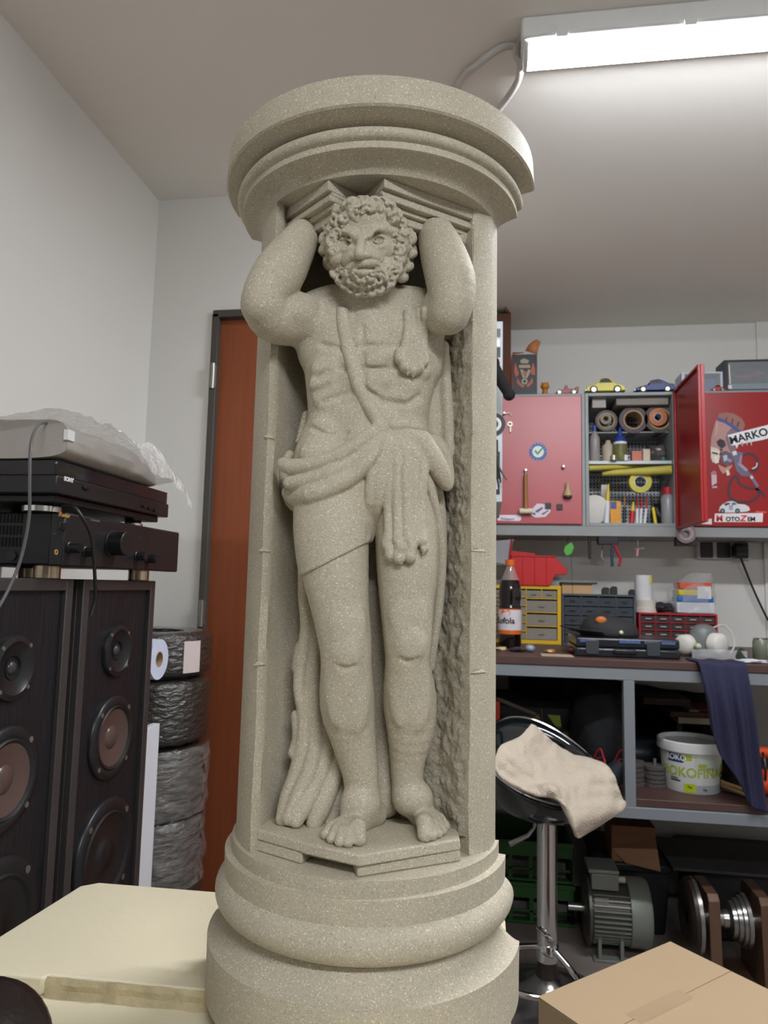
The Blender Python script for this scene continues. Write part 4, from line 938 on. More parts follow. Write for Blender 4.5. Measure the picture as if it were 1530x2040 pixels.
# stickers on the right door
SK = 'b98a82'
L = [('cranium', [(1415,898),(1417,870),(1426,838),(1440,828),(1462,832),(1480,842),(1478,868),(1470,890),(1458,905),(1440,908),(1430,900)], 'b58a82', 1),
     ('skull_shade', [(1448,862),(1460,850),(1478,848),(1478,870),(1468,892),(1456,904),(1450,890),(1445,875)], '7f6470', 2),
     ('skull_cap', [(1430,832),(1432,824),(1446,822),(1462,824),(1478,834),(1484,846),(1480,858),(1468,852),(1452,842),(1440,836)], '96655a', 3),
     ('blue_band', [(1428,838),(1432,832),(1446,838),(1462,848),(1474,858),(1472,862),(1458,852),(1442,842)], '3d4f92', 4),
     ('eye_socket', [(1427,880),(1434,874),(1443,878),(1446,888),(1438,894),(1430,888)], '2b2024', 3),
     ('jaw_teeth', [(1416,890),(1430,894),(1436,902),(1432,918),(1420,922),(1416,912)], 'd9cbb8', 2),
     ('lower_jaw', [(1432,902),(1446,898),(1458,905),(1462,918),(1450,930),(1438,922)], '5a5462', 2),
     ('jaw_bolt', [(1440,908),(1448,906),(1450,916),(1442,920)], 'c0bcc0', 3), ('jaw_bolt', [(1422,910),(1430,908),(1432,922),(1424,924)], 'e2ded6', 3),
     ('torn_flesh', [(1430,925),(1444,932),(1460,926),(1452,938),(1440,944),(1434,936)], 'c08a78', 2), ('bone_chip', [(1446,936),(1452,938),(1454,946),(1448,948)], 'd8d2cc', 3),
     ('grip', [(1456,905),(1470,900),(1480,902),(1478,912),(1474,928),(1486,936),(1494,942),(1490,950),(1476,948),(1466,938),(1462,920)], '6a6478', 4), ('grip_light', [(1468,924),(1474,922),(1490,936),(1486,940)], '9a96a6', 5),
     ('nozzle', [(1490,946),(1496,944),(1512,968),(1507,972)], '6f6c86', 4), ('nozzle_ring', [(1493,950),(1498,947),(1501,953),(1496,955)], 'c6c6d0', 5), ('eyelet', [(1458,900),(1466,898),(1468,906),(1460,908)], 'cfcfd6', 5),
     ('spray_can_print', [(1417,942),(1421,938),(1427,940),(1428,962),(1418,968)], 'd0b8bc', 1), ('spray_can_top', [(1418,940),(1422,937),(1427,940),(1427,946),(1418,946)], 'a87880', 2),
     ('name_plate', [(1449,867),(1532,846),(1534,872),(1522,876),(1500,880),(1470,886),(1468,894),(1464,887),(1456,888)], 'e6e6e6', 5),
     ('drip', [(1476,882),(1479,882),(1479,890)], 'e6e6e6', 5), ('drip', [(1486,880),(1489,880),(1488,888)], 'e6e6e6', 5), ('drip', [(1494,879),(1497,879),(1497,889)], 'e6e6e6', 5),
     ('shop_plate', [(1424,1023),(1520,1022),(1519,1040),(1423,1040)], 'e4dcdc', 1), ('corner_sticker', [(1418,1033),(1418,1045),(1385,1043),(1398,1037)], 'e0d8d8', 1),
     ('car_body', [(1432,1018),(1434,1010),(1440,1004),(1450,999),(1462,998),(1470,1004),(1484,1005),(1492,1010),(1494,1016),(1488,1019),(1468,1021),(1436,1021)], 'd2d6d6', 1),
     ('car_window', [(1441,1004),(1450,1001),(1456,1003),(1446,1008)], '47505a', 2), ('car_window', [(1458,1001),(1464,1001),(1468,1005),(1458,1007)], '6a747c', 2), ('car_stripe', [(1452,1006),(1460,1006),(1460,1016),(1452,1016)], '9aa6b4', 2),
     ('red_strip', [(1505,1018),(1527,1019),(1527,1022),(1505,1021)], 'e25a55', 1)]
for nm, pts, c, ly in L:
    deco(cc if nm != 'corner_sticker' else cc, nm, pts, c, DY, ly)
for pts, c_ in (([(1426,842),(1430,838),(1428,862),(1424,872)],'c9a49a'),([(1446,832),(1449,831),(1447,840),(1444,840)],'5a3c38'),([(1458,834),(1461,834),(1459,845),(1456,844)],'5a3c38'),([(1470,840),(1473,842),(1469,852),(1466,850)],'5a3c38'),([(1418,900),(1430,903),(1430,906),(1418,903)],'4a3a3c'),([(1434,893),(1440,896),(1436,900)],'2b2024'),([(1448,912),(1458,916),(1456,922),(1448,920)],'8d86a0'),([(1474,906),(1478,908),(1476,926),(1471,924)],'8a8498')): deco(cc, 'skull_line', pts, c_, DY, 6)
for px, py in ((1439, 1018), (1469, 1018)): disc(cc, 'car_wheel', px, py, 5, '2f3238', DY, 3); disc(cc, 'wheel_hub', px, py, 2.5, '8a9094', DY, 4)
for i in range(5): deco(cc, 'tooth', [(1417+i*3.4, 897+i*.8), (1419.5+i*3.4, 898+i*.8), (1419+i*3.4, 903+i*.8), (1417+i*3.4, 902+i*.8)], 'efe6d4', DY, 3)
hose = mat('dark_hose_print', '35303c', .5)
def flatline(pts, w, name, m=hose, lay=3):
    P = spline([(x, y, 0) for x, y in pts], 10); o = []; n = len(P)
    for s_ in (1, -1):
        side = []
        for i in range(n):
            t = (P[min(i+1, n-1)]-P[max(i-1, 0)]).normalized(); side.append((P[i].x-t.y*w/2*s_, P[i].y+t.x*w/2*s_))
        o += side if s_ > 0 else side[::-1]
    Q = [atY(x, y, DY) for x, y in o]; b = MB(); b.add([(p[0], DY-.0005*lay, p[2]) for p in Q], [(i, i+1, 2*n-2-i, 2*n-1-i) for i in range(n-1)]); return b.out(name, m, cc)
flatline([(1478,910),(1492,904),(1506,912),(1510,928),(1504,938),(1496,936)], 4, 'hose_print'); flatline([(1466,946),(1456,958),(1451,978),(1458,994),(1476,1000),(1498,998),(1512,984),(1506,972)], 4.5, 'hose_print')
flatline([(1468,948),(1474,964),(1490,972),(1512,976),(1524,990)], 4, 'hose_print'); flatline([(1498,934),(1506,930),(1508,922)], 2.5, 'hose_shine', mat('print_d8d4dc', 'd8d4dc', .45), 4)
bk = mat('black_print', '141416', .5); rp = mat('red_print', 'c8262b', .5)
q = atY(1455, 885, DY-.0032); text('MARKO', .044, bk, q, (1, 0, .26), (-.26, 0, 1), 'name_lettering', cc, bold=.0012, space=1.0)
q = atY(1427, 1038, DY-.0012); text('M', .033, rp, q, (1, 0, 0), (0, 0, 1), 'shop_lettering', cc, bold=.0012)
q = atY(1446, 1038, DY-.0012); text('OTO', .024, bk, q, (1, 0, 0), (0, 0, 1), 'shop_lettering', cc, bold=.001)
q = atY(1474, 1038, DY-.0012); text('Z', .033, rp, q, (1, 0, 0), (0, 0, 1), 'shop_lettering', cc, bold=.0012, shear=.3)
q = atY(1489, 1038, DY-.0012); text('EM', .024, bk, q, (1, 0, 0), (0, 0, 1), 'shop_lettering', cc, bold=.001)
q = atY(1419, 972, DY-.0012); text('LIVE', .010, mat('white_print', 'd8d8d8', .5), q, (1, 0, 0), (0, 0, 1), 'small_lettering', cc, bold=.0004)
# ------------------------------------------------------------------ contents of the open cabinet
S1 = 1.8562; S0 = CZ0+.0142
grayb = mat('grey_card', '8b857c', .7); tapeb = mat('brown_tape', '6a5440', .5); tapec = mat('clear_tape', '6e675a', .45); dk = mat('dark_plastic', '24221f', .45)
tapes = mat('shelf_tape', '463e36', .5)
fz = 2.118
solo((lambda b: (px_box(b, 1180, 1207, 793, 812, 3.10, .2, None, CZ1-.0145), b)[1])(MB()).out('carton', mat('light_carton', 'b3aca6', .7), bevel=.001), 'pale carton wedged under the top of the open cabinet at its left', 'box')
c2 = MB(); X0 = atY(1228, 800, 3.09)[0]; X1 = atY(1332, 800, 3.09)[0]; c2.box(X0, X1, 3.09, 3.30, 2.100, CZ1-.0145); solo(c2.out('flat_package', grayb, bevel=.002), 'long flat grey package wedged under the top of the open cabinet', 'box')
def roll(px, py, r0, r1, Y, w, m, label, core=None):
    q = atY(px, py, Y); k_ = 3.0/1400*Y/3.0; a, b_ = r0*Y/F, r1*Y/F
    t = thing('tape_roll', label, 'tape', (q[0], Y, q[2]-a), 'rolls of tape in the open cabinet')
    MB().lathe((q[0], Y, q[2]), [(b_, 0), (a, 0), (a, w), (b_, w)], 40, 'y', cap=False).out('tape', m, t, smooth=40)
    MB().lathe((q[0], Y-.001, q[2]), [(b_*.86, 0), (b_*1.01, 0), (b_*1.01, w+.002), (b_*.86, w+.002), (b_*.86, 0)], 32, 'y', cap=False).out('core', core or mat('cardboard_core', 'a8906c', .8), t)
    return q
roll(1208, 838, 21, 16, 3.12, .05, tapes, 'brown tape roll with a smaller roll in it, leftmost of the three large rolls'); roll(1207, 834, 11, 6, 3.11, .045, tapec, 'small tape roll sitting inside the leftmost large roll')
roll(1262, 836, 27, 19, 3.12, .10, mat('plum_tape', '44303c', .5), 'large plum coloured tape roll, middle one of the three large rolls')
roll(1314, 834, 28, 21, 3.12, .10, tapes, 'large dark tape roll with an orange roll in it, rightmost of the three'); roll(1311, 831, 17, 8, 3.11, .05, mat('orange_tape', 'b5652c', .4), 'orange tape roll inside the rightmost large roll', mat('silver_core', 'b8c0cc', .4))
hb = MB().box(.432, .772, 3.125, 3.34, 1.985, 1.990).out('wire_shelf', gdark, cb_)
def bottle(px, y0, y1, r, Y, m, label, cap, cat='bottle', zs=None, body2=None, name='bottle', neck=.35):
    zs = S1 if zs is None else zs; q = atY(px, (y0+y1)/2, Y); R = r*Y/F; H_ = atY(px, y0, Y)[2]-zs
    t = thing(name, label, cat, (q[0], Y+R, zs)); c = (q[0], Y+R, zs)
    MB().lathe(c, [(R*.93, 0), (R, .003), (R, H_*.60), (R*.95, H_*.66), (R*neck, H_*.82), (R*neck, H_*.84)], 24).out('bottle_body', m, t, smooth=50)
    MB().lathe((c[0], c[1], zs+H_*.84), [(R*neck*1.25, 0), (R*neck*1.15, H_*.15), (R*neck*.9, H_*.16)], 20).out('cap', cap, t)
    if body2: MB().lathe(c, [(R*1.02, H_*.12), (R*1.02, H_*.50)], 24, cap=False).out('label', body2, t)
    return t
bluec = mat('blue_cap', '27408f', .4); milky = mat('milky_bottle', 'a39c98', .35, alpha=.85)
bottle(1186, 845, 912, 10, 3.10, milky, 'milky bottle with a blue cap at the left end of the upper shelf', bluec)
solo(MB().lathe((atY(1214, 900, 3.12)[0], 3.15, S1), [(.026, 0), (.027, .005), (.027, .075), (.012, .088), (.010, .10)], 24).out('glue_bottle', mat('beige_bottle', 'b9ab96', .5), smooth=50), 'beige bottle between the milky bottle and the blue nozzle bottle', 'bottle')
q = atY(1238, 880, 3.08); nb = thing('nozzle_bottle', 'white and yellow labelled bottle with a tall blue nozzle cap', 'bottle', (q[0], 3.11, S1))
MB().lathe((q[0], 3.11, S1), [(.027, 0), (.028, .004), (.028, .070), (.026, .074)], 28).out('bottle_body', mat('yellow_grey_label', '6b6a38', .5, var=.6, vscale=60), nb); MB().cyl((q[0], 3.11, S1+.074), .028, .010, 28).out('collar', mat('white_plastic', 'd9dadb', .4), nb)
MB().lathe((q[0], 3.11, S1+.084), [(.027, 0), (.022, .018), (.010, .03), (.006, .062), (.003, .066)], 24).out('nozzle', bluec, nb)
tinm = mat('tin', 'a9aa98', .3, metal=.7)
for px, r, h, lab in ((1222, .027, .020, 'flat greenish tin at the front of the upper shelf'), (1247, .012, .024, 'small white cap standing right of the flat tin')):
    q = atY(px, 905, 3.085); solo(MB().cyl((q[0], 3.078+r if r < .02 else 3.05+.03, S1), r*.55 if r > .02 else r*.8, h, 20).out('small_tin', tinm if r > .02 else mat('white_plastic', 'd9dadb', .4)), lab, 'tin')
solo((lambda b: (px_box(b, 1259, 1279, 898, 914, 3.10, .04, S1), b)[1])(MB()).out('salmon_box', mat('salmon_card', 'c87865', .6), bevel=.001), 'small salmon coloured box on the upper shelf', 'box')
solo((lambda b: (px_box(b, 1281, 1296, 894, 914, 3.10, .04, S1), b)[1])(MB()).out('cream_block', mat('cream_plastic', 'd0c2ab', .6), bevel=.004), 'cream block beside the salmon box on the upper shelf', 'block')
def lumpy(name, c, s, m, label, cat, amp=.25, seed=0, n=28):
    b = MB()
    def fn(u, v):
        t, p = PI*v, 2*PI*u; d = Vector((math.sin(t)*math.cos(p), math.sin(t)*math.sin(p), math.cos(t)))
        k = 1+amp*mn.fractal(d*1.7+Vector((seed, 0, 0)), .9, 2.1, 4); z = c[2]+s[2]*(1+d.z*k) ; return (c[0]+s[0]*d.x*k, c[1]+s[1]*d.y*k, max(c[2], z))
    b.grid(fn, n, n//2); o = b.out(name, m, smooth=60); return solo(o, label, cat)
q = atY(1315, 890, 3.12); lumpy('dark_bag', (q[0], 3.2, S1), (.05, .06, .045), mat('grey_clear_bag', '5c5450', .25, coat=.5), 'crumpled smoky plastic bag at the right of the upper shelf', 'bag', .35, 2)
q = atY(1322, 905, 3.09); solo(MB().cyl((q[0], 3.10, S1), .012, .014, 16).out('teal_cap', mat('teal_plastic', '2f6b66', .4)), 'small teal cap in front of the smoky bag', 'cap')
# lower compartment
yl = mat('yellow_foam', 'bdb24e', .6, var=.15, vscale=30)
a = atY(1172, 933, 3.07); b2 = atY(1310, 927, 3.16); solo(MB().tube([a, b2], [.012, .007], 12).out('foam_tube', yl), 'upper yellow foam tube pushed under the shelf', 'tube')
a = atY(1200, 943, 3.12); b2 = atY(1338, 936, 3.07); solo(MB().tube([a, b2], [.012, .020], 16).out('foam_tube', yl), 'lower thicker yellow foam tube lying across the open cabinet', 'tube')
roll(1276, 960, 21, 12, 3.10, .03, mat('yellow_tape', 'c4b92e', .35), 'yellow tape roll hanging under the foam tubes', mat('white_core', 'ccc8c4', .5))
def stick(px0, py0, px1, Y, r, m, label, cat, name, zb=None, tip=None):
    """tool standing on the cabinet floor and leaning; top at (px0, py0), foot near px1"""
    zb = S0 if zb is None else zb; T_ = atY(px0, py0, Y+.03); Fx = atY(px1, 1040, Y)[0]; t = thing(name, label, cat, (Fx, Y, zb))
    a = Vector((Fx, Y, zb)); b = Vector(T_); d = b-a
    MB().tube([a, a+d*.55], r, 12).out('body', m, t); MB().tube([a+d*.55, b], [r*.75, r*.3], 10).out('tip', tip or metal, t); return t
whitep = mat('white_plastic', 'd9dadb', .4); yel = mat('yellow_plastic', 'd8c02a', .45); redp = mat('red_plastic', 'b3232a', .4); cart = mat('cartridge_white', 'c9ccd0', .4)
wd_ = MB(); q = atY(1186, 1000, 3.08); wd_.lathe((q[0], 3.10, S0+.062), [(0, -.002), (.058, -.002), (.062, .0), (.058, .004), (0, .006)], 36, 'y', cap=False); solo(wd_.out('white_disc', mat('off_white_disc', 'c9c6bd', .5), smooth=50), 'off white round disc standing at the lower left of the open cabinet', 'disc')
stick(1212, 965, 1208, 3.09, .012, cart, 'grey sealant cartridge with a yellow collar beside the white disc', 'cartridge', 'sealant_cartridge', tip=yel)
q = atY(1226, 1015, 3.09); pk2 = MB(); px_box(pk2, 1216, 1237, 998, 1044, 3.09, .02, S0); pkk = solo(pk2.out('blister_pack', mat('orange_yellow_print', 'd8942e', .5, var=.3, vscale=70), bevel=.001), 'orange and blue blister pack in the middle of the lower compartment', 'pack')
deco(pkk, 'blue_print', [(1216, 1000), (1228, 999), (1228, 1014), (1217, 1014)], '3f4f8c', 3.09, 1)
stick(1245, 985, 1243, 3.10, .006, dk, 'thin dark marker leaning right of the blister pack', 'marker', 'marker', tip=hw)
stick(1262, 1000, 1258, 3.09, .011, redp, 'red tube with a yellow middle in the lower compartment', 'tube', 'glue_tube', tip=yel)
for i, (p0, p1) in enumerate(((1270, 1269), (1279, 1276), (1290, 1284))): stick(p0, 990, p1, 3.085, .0065, cart, ('left', 'middle', 'right')[i]+' one of three slim white tubes with red tops', 'tube', 'slim_tube', tip=redp)
stick(1297, 985, 1306, 3.09, .007, yel, 'yellow snap-off knife leaning in the lower compartment', 'knife', 'utility_knife', tip=dk)
q = atY(1205, 980, 3.14); solo(MB().box(q[0]-.012, q[0]+.014, 3.16, 3.165, S0, q[2]+.035).out('wide_spatula', mat('pale_blade', 'b9b0a4', .4)), 'pale wide blade standing behind the sealant cartridge', 'spatula')
c_ = (atY(1335, 1000, 3.09)[0], 3.13, S0); jr = thing('tall_jar', 'tall grey jar with a red lid at the right of the lower compartment', 'jar', c_); MB().lathe(c_, [(.026, 0), (.028, .01), (.028, .115), (.020, .13)], 28).out('jar_body', mat('grey_jar', '9a9a9c', .3), jr, smooth=50); MB().cyl((c_[0], c_[1], S0+.13), .022, .03, 24).out('lid', redp, jr)
lumpy('dark_pouch', (atY(1313, 1010, 3.15)[0], 3.19, S0), (.026, .04, .05), dk, 'dark pouch beside the tall grey jar', 'pouch', .3, 5)
lumpy('crumpled_foil', (atY(1190, 970, 3.2)[0], 3.22, S0), (.03, .04, .07), mat('foil', '8a8580', .3, metal=.4), 'crumpled grey foil behind the white disc', 'foil', .4, 8)
# ------------------------------------------------------------------ on top of the wall cabinets
TP = CZ1
q = atY(1018, 700, 3.12); kk = thing('engine_box', 'black box with an orange engine emblem and a torn open top', 'box', (.16, 3.15, TP))
X0, X1 = atY(1021, 740, 3.12)[0], atY(1070, 740, 3.12)[0]; ZT = atY(1045, 706, 3.12)[2]; Yk = 3.12
MB().box(X0, X1, Yk, Yk+.09, TP, ZT).out('carton', mat('black_card', '2b2729', .45), kk, bevel=.001)
MB().box(X0-.004, X0+.0, Yk, Yk+.09, TP, ZT).out('orange_side', mat('orange_card', 'a8442c', .55), kk)
fl = MB(); fl.add([(X0, Yk, ZT), (X0+.05, Yk-.005, ZT+.004), (X0+.05, Yk, ZT+.010), (X0, Yk+.01, ZT+.014)], [(0, 1, 2, 3)]); P_ = [atY(x, y, Yk+.02) for x, y in ((1046, 699), (1052, 688), (1062, 679), (1070, 676), (1078, 682), (1074, 690), (1070, 706))]
fl.add([tuple(p) for p in P_], [(0, 1, 2, 3, 4, 5, 6)]); fl.out('torn_flap', mat('torn_card', 'b9784c', .7, var=.3, vscale=60), kk, solid=.0015)
og = 'b5583a'; wp = 'a89c80'
for pts, c in (([(1026,722),(1030,732),(1034,745),(1028,752),(1024,740)], og), ([(1062,722),(1066,735),(1066,748),(1058,745),(1058,735)], og), ([(1030,752),(1036,762),(1046,770),(1040,772),(1030,764)], og), ([(1060,752),(1062,762),(1052,772),(1048,768),(1056,760)], og),
               ([(1036,718),(1044,714),(1054,718),(1052,724),(1038,724)], wp), ([(1034,727),(1056,727),(1056,733),(1034,733)], wp), ([(1036,736),(1042,736),(1046,752),(1042,754)], wp), ([(1052,736),(1058,738),(1050,754),(1046,752)], wp)): deco(kk, 'emblem', pts, c, Yk, 1)
disc(kk, 'emblem', 1045, 760, 6, wp, Yk, 2); disc(kk, 'emblem', 1045, 760, 3, '2a2624', Yk, 3); disc(kk, 'emblem', 1045, 743, 4, 'b5653f', Yk, 3)
cardm = mat('brown_cardboard', '8a6846', .75, var=.08, vscale=12, bump=.15, bscale=60); cardd = mat('dark_cardboard', '5a3a28', .8)
bb = thing('cardboard_box', 'tall brown cardboard box with open flaps on top of the left wall cabinet', 'box', (.07, 3.12, TP)); XA = .005; XB = atY(1019, 700, 3.0)[0]; ZB_ = atY(1015, 612, 3.08)[2]
m = MB(); m.box(XA, XB, 3.076, 3.080, TP, ZB_-.03); m.box(XA, XB, 3.30, 3.304, TP, ZB_-.03); m.box(XA, XA+.004, 3.08, 3.30, TP, ZB_-.03); m.box(XB-.004, XB, 3.08, 3.30, TP, ZB_-.03); m.box(XA, XB, 3.08, 3.30, TP, TP+.004); m.out('carton', cardd, bb)
fl = MB(); fl.add([(XB, 3.08, ZB_-.03), (XB, 3.30, ZB_-.03), (XB-.05, 3.28, ZB_+.03), (XB-.05, 3.04, ZB_+.025)], [(0, 1, 2, 3)]); fl.out('flap', cardm, bb, solid=.003)
gb = lumpy('plastic_bag', (XA+.035, 3.19, ZB_-.02), (.033, .06, .03), mat('green_clear_bag', '4c8f34', .2, coat=.8, alpha=.9), 'clear and green plastic bag sticking out of the tall cardboard box', 'bag', .3, 3)
fig = thing('cat_figurine', 'small orange cat figurine standing on the cabinet', 'figurine', (atY(1085, 770, 3.14)[0], 3.15, TP)); om = mat('orange_ceramic', 'c07a2a', .5)
fx = atY(1086, 770, 3.14)[0]; g = MB(); g.lathe((fx, 3.15, TP), [(.015, 0), (.017, .010), (.014, .026), (.012, .038), (.010, .046)], 20); g.out('body', om, fig, smooth=60); hh_ = MB().sph((fx, 3.148, TP+.058), .0195, 20, (1, .9, .85)).out('head', om, fig, smooth=60)
for s_ in (-1, 1): MB().lathe((fx+s_*.012, 3.15, TP+.071), [(.0048, 0), (.0005, .009)], 10).out('ear', om, fig)
def toycar(px0, px1, ytop, Y, m, label, kind='coupe', name='toy_car'):
    x0, x1 = atY(px0, 775, Y)[0], atY(px1, 775, Y)[0]; L_ = x1-x0; t = thing(name, label, 'toy car', ((x0+x1)/2, Y, TP), 'model cars on the cabinets'); w_ = L_*.40; H_ = atY((px0+px1)/2, ytop, Y)[2]-TP
    if kind == 'coupe': pr = [(0, .22), (.02, .42), (.10, .52), (.27, .62), (.36, .93), (.48, 1.0), (.60, .97), (.74, .66), (.90, .54), (.985, .42), (1, .22), (.93, .14), (.07, .14)]
    elif kind == 'super': pr = [(0, .2), (.03, .38), (.18, .50), (.34, .60), (.45, .92), (.58, 1.0), (.68, .90), (.84, .66), (.97, .62), (1, .3), (.95, .14), (.05, .14)]
    else: pr = [(0, .16), (.08, .28), (.25, .34), (.38, .55), (.45, .95), (.52, .9), (.58, .55), (.70, .60), (.78, .45), (.90, .75), (1, .75), (.98, .25), (.9, .14), (.05, .10)]
    b = MB(); b.prism([(x0+L_*x, TP+H_*z) for x, z in pr], (0, w_, 0), (0, Y-w_/2, 0), (1, 0, 0), (0, 0, 1)); b.out('car_body', m, t, bevel=L_*.022, seg=3, smooth=50)
    gl = mat('dark_window', '1b2024', .15)
    if kind != 'open':
        b = MB(); b.prism([(x0+L_*x, TP+H_*z) for x, z in ((.33, .66), (.385, .88), (.49, .94), (.59, .90), (.68, .66))], (0, w_*.94, 0), (0, Y-w_*.5-.0008, 0), (1, 0, 0), (0, 0, 1)); b.out('window', gl, t)
        b = MB(); b.box(x0+L_*.985, x0+L_*1.01, Y-w_*.48, Y+w_*.48, TP+H_*.15, TP+H_*.27); b.box(x0-L_*.01, x0+L_*.015, Y-w_*.48, Y+w_*.48, TP+H_*.15, TP+H_*.27); b.out('bumper', tinm, t, bevel=.001)
    wr = H_*.24
    for fx_ in (.20, .80):
        for s_ in (-1, 1):
            wh = MB().cyl((x0+L_*fx_, Y+s_*w_*.5-.002, TP+wr), wr, .005, 20, 'y').out('wheel', rub, t); MB().cyl((x0+L_*fx_, Y+s_*w_*.5-.0028 if s_ < 0 else Y+w_*.5+.0028, TP+wr), wr*.62, .0004, 16, 'y').out('hubcap', tinm, wh)
    return t
toycar(1165, 1243, 756, 3.10, mat('yellow_enamel', 'cfc22c', .3, coat=.15), 'yellow model coupe with chrome bumpers on the cabinet top')
toycar(1262, 1342, 759, 3.10, mat('blue_enamel', '12276a', .35, coat=0), 'blue model sports car right of the yellow one', 'super')
toycar(1104, 1152, 768, 3.10, mat('wine_enamel', '8c1f2c', .35, coat=0), 'dark red open racing model beside the orange figurine', 'open')
toycar(1415, 1443, 768, 3.08, mat('red_enamel', 'b01c26', .3, coat=.5), 'small bright red model car in front of the boxed models')
clr = mat('clear_window', 'c8d0d2', .08, alpha=.22, spec=.9)
def mbox(px0, px1, py0, Y, m, label, inner, frame_w=.012):
    x0, x1 = atY(px0, 750, Y)[0], atY(px1, 750, Y)[0]; zt = atY((px0+px1)/2, py0, Y)[2]; t = thing('model_box', label, 'box', ((x0+x1)/2, Y+.05, TP), 'boxed models on the cabinets'); m_ = MB(); d = .11; f_ = frame_w
    m_.box(x0, x1, Y+d-.003, Y+d, TP, zt); m_.box(x0, x0+f_, Y, Y+d-.003, TP, zt); m_.box(x1-f_, x1, Y, Y+d-.003, TP, zt); m_.box(x0+f_, x1-f_, Y, Y+d-.003, TP, TP+f_*.8); m_.box(x0+f_, x1-f_, Y, Y+d-.003, zt-f_*.6, zt)
    m_.out('carton', m, t, bevel=.0008); MB().box(x0+f_*.8, x1-f_*.8, Y+.0005, Y+.0015, TP+f_*.7, zt-f_*.5).out('window', clr, t); inner(t, x0+f_, x1-f_, zt, Y); return t
def in1(t, x0, x1, zt, Y): MB().box(x0+.01, x1-.01, Y+.04, Y+.045, TP+.02, zt-.02).out('insert', mat('blue_card', '5b74a4', .5), t)
def in2(t, x0, x1, zt, Y):
    rm = mat('crimson_plastic', '7c2030', .35); b = MB(); rr = random.Random(4)
    for i in range(9): b.sph((x0+.045+i*.013, Y+.05, zt-.055+rr.uniform(-.01, .01)), .013, 10, (1, 1, .8))
    b.out('model', rm, t, smooth=60); MB().box(x0+.02, x1-.005, Y+.03, Y+.09, TP+.012, TP+.045).out('stand', mat('blue_grey_plastic', '66788c', .4), t)
    b = MB(); b.tube([(x0+.004, Y-.001, zt-.02), (x0+.006, Y-.001, TP+.035)], .003, 6); b.box(x0-.002, x0+.012, Y-.002, Y, TP+.015, TP+.032); b.out('white_print', mat('white_print', 'd8d8d8', .5), t)
mbox(1358, 1441, 741, 3.11, mat('white_blue_card', 'c3ccd4', .5, var=.1), 'white and blue window box with a model behind the open red door', in1)
mbox(1443, 1560, 716, 3.09, mat('black_card', '2b2729', .45), 'large black window box with a crimson model, cut by the right edge', in2, .016)
# ------------------------------------------------------------------ under the cabinet rail
RB = 1.528
redh = mat('red_grip', '9c2430', .4); chrome = mat('chrome', 'dadada', .08, metal=1., var=.02)
def hang(px, py, Y=3.07): return atY(px, py, Y)
t = thing('green_key_tag', 'bright green key tag hanging on a ring from the rail', 'key tag', hang(1133, 1095))
MB().tube([(hang(1132, 1062)[0], 3.075, RB), hang(1132, 1072), hang(1130, 1080)], .002, 6).out('cord', wire, t)
b = MB(); P = [hang(x, y) for x, y in ((1126, 1088), (1138, 1080), (1144, 1090), (1138, 1104), (1128, 1107), (1123, 1098))]; b.prism([(p[0], p[2]) for p in P], (0, .006, 0), (0, 3.068, 0), (1, 0, 0), (0, 0, 1)); b.out('tag', mat('green_plastic', '4fa63c', .35), t, bevel=.001)
MB().tube([hang(1137, 1104), hang(1140, 1150), hang(1141, 1200)], .0009, 5).out('string', wire, t)
solo(MB().tube([(hang(1173, 1060)[0], 3.07, RB), hang(1174, 1070), hang(1175, 1114)], [.003, .0065, .005], 10).out('black_file', dk), 'thin black file hanging from the rail left of the magnetic holder', 'file')
mh = MB(); X0, X1 = hang(1191, 1065)[0], hang(1231, 1065)[0]; mh.box(X0, X1, 3.058, 3.10, RB-.034, RB-.0005); solo(mh.out('magnetic_holder', mat('holder_black', '17171a', .5), bevel=.002), 'black magnetic holder under the rail with pliers hanging from it', 'holder')
t = thing('bicycle_tool', 'small metal tool hanging on a thin wire left of the pliers', 'tool', hang(1201, 1118, 3.065)); MB().tube([(hang(1200, 1075)[0], 3.065, RB-.035), hang(1200, 1098, 3.065)], .0012, 6).out('hanging_wire', wire, t); MB().tube([hang(1199, 1096, 3.065), hang(1198, 1110, 3.065), hang(1203, 1118, 3.065)], [.003, .007, .004], 8).out('tool_head', metal, t)
t = thing('pliers', 'pliers with one red and one dark grip hanging from the magnetic holder', 'pliers', hang(1225, 1130, 3.065))
zt = RB-.035; MB().tube([(hang(1220, 1074)[0], 3.065, zt), hang(1222, 1085, 3.065)], [.010, .008], 10).out('jaws', metal, t)
MB().tube(spline([hang(1221, 1085, 3.065), hang(1219, 1105, 3.065), hang(1220, 1129, 3.065)], 5), .0062, 8).out('grip', mat('navy_grip', '3a3c50', .4), t); MB().tube(spline([hang(1224, 1082, 3.065), hang(1230, 1100, 3.065), hang(1236, 1113, 3.065), hang(1233, 1129, 3.065)], 5), .0058, 8).out('grip', redh, t)
t = thing('key_ring', 'large chrome key ring with a small pink charm hanging from the rail', 'key ring', hang(1270, 1100, 3.07)); c = hang(1270, 1069, 3.07)
MB().tube([(c[0]+.017*math.cos(i*PI/12), 3.068, c[2]+.017*math.sin(i*PI/12)) for i in range(25)], .0014, 6).out('ring', chrome, t); MB().tube([(c[0], 3.07, RB), (c[0], 3.07, c[2]+.016)], .003, 6).out('hook', dk, t)
b = MB(); b.tube([hang(1271, 1077), hang(1271, 1090)], .001, 5); b.tube([hang(1264, 1094), hang(1283, 1092)], .0035, 8); b.out('chain', chrome, t); MB().tube([hang(1271, 1094), hang(1269, 1108)], .005, 8).out('charm', mat('pink_charm', 'c87f86', .4), t)
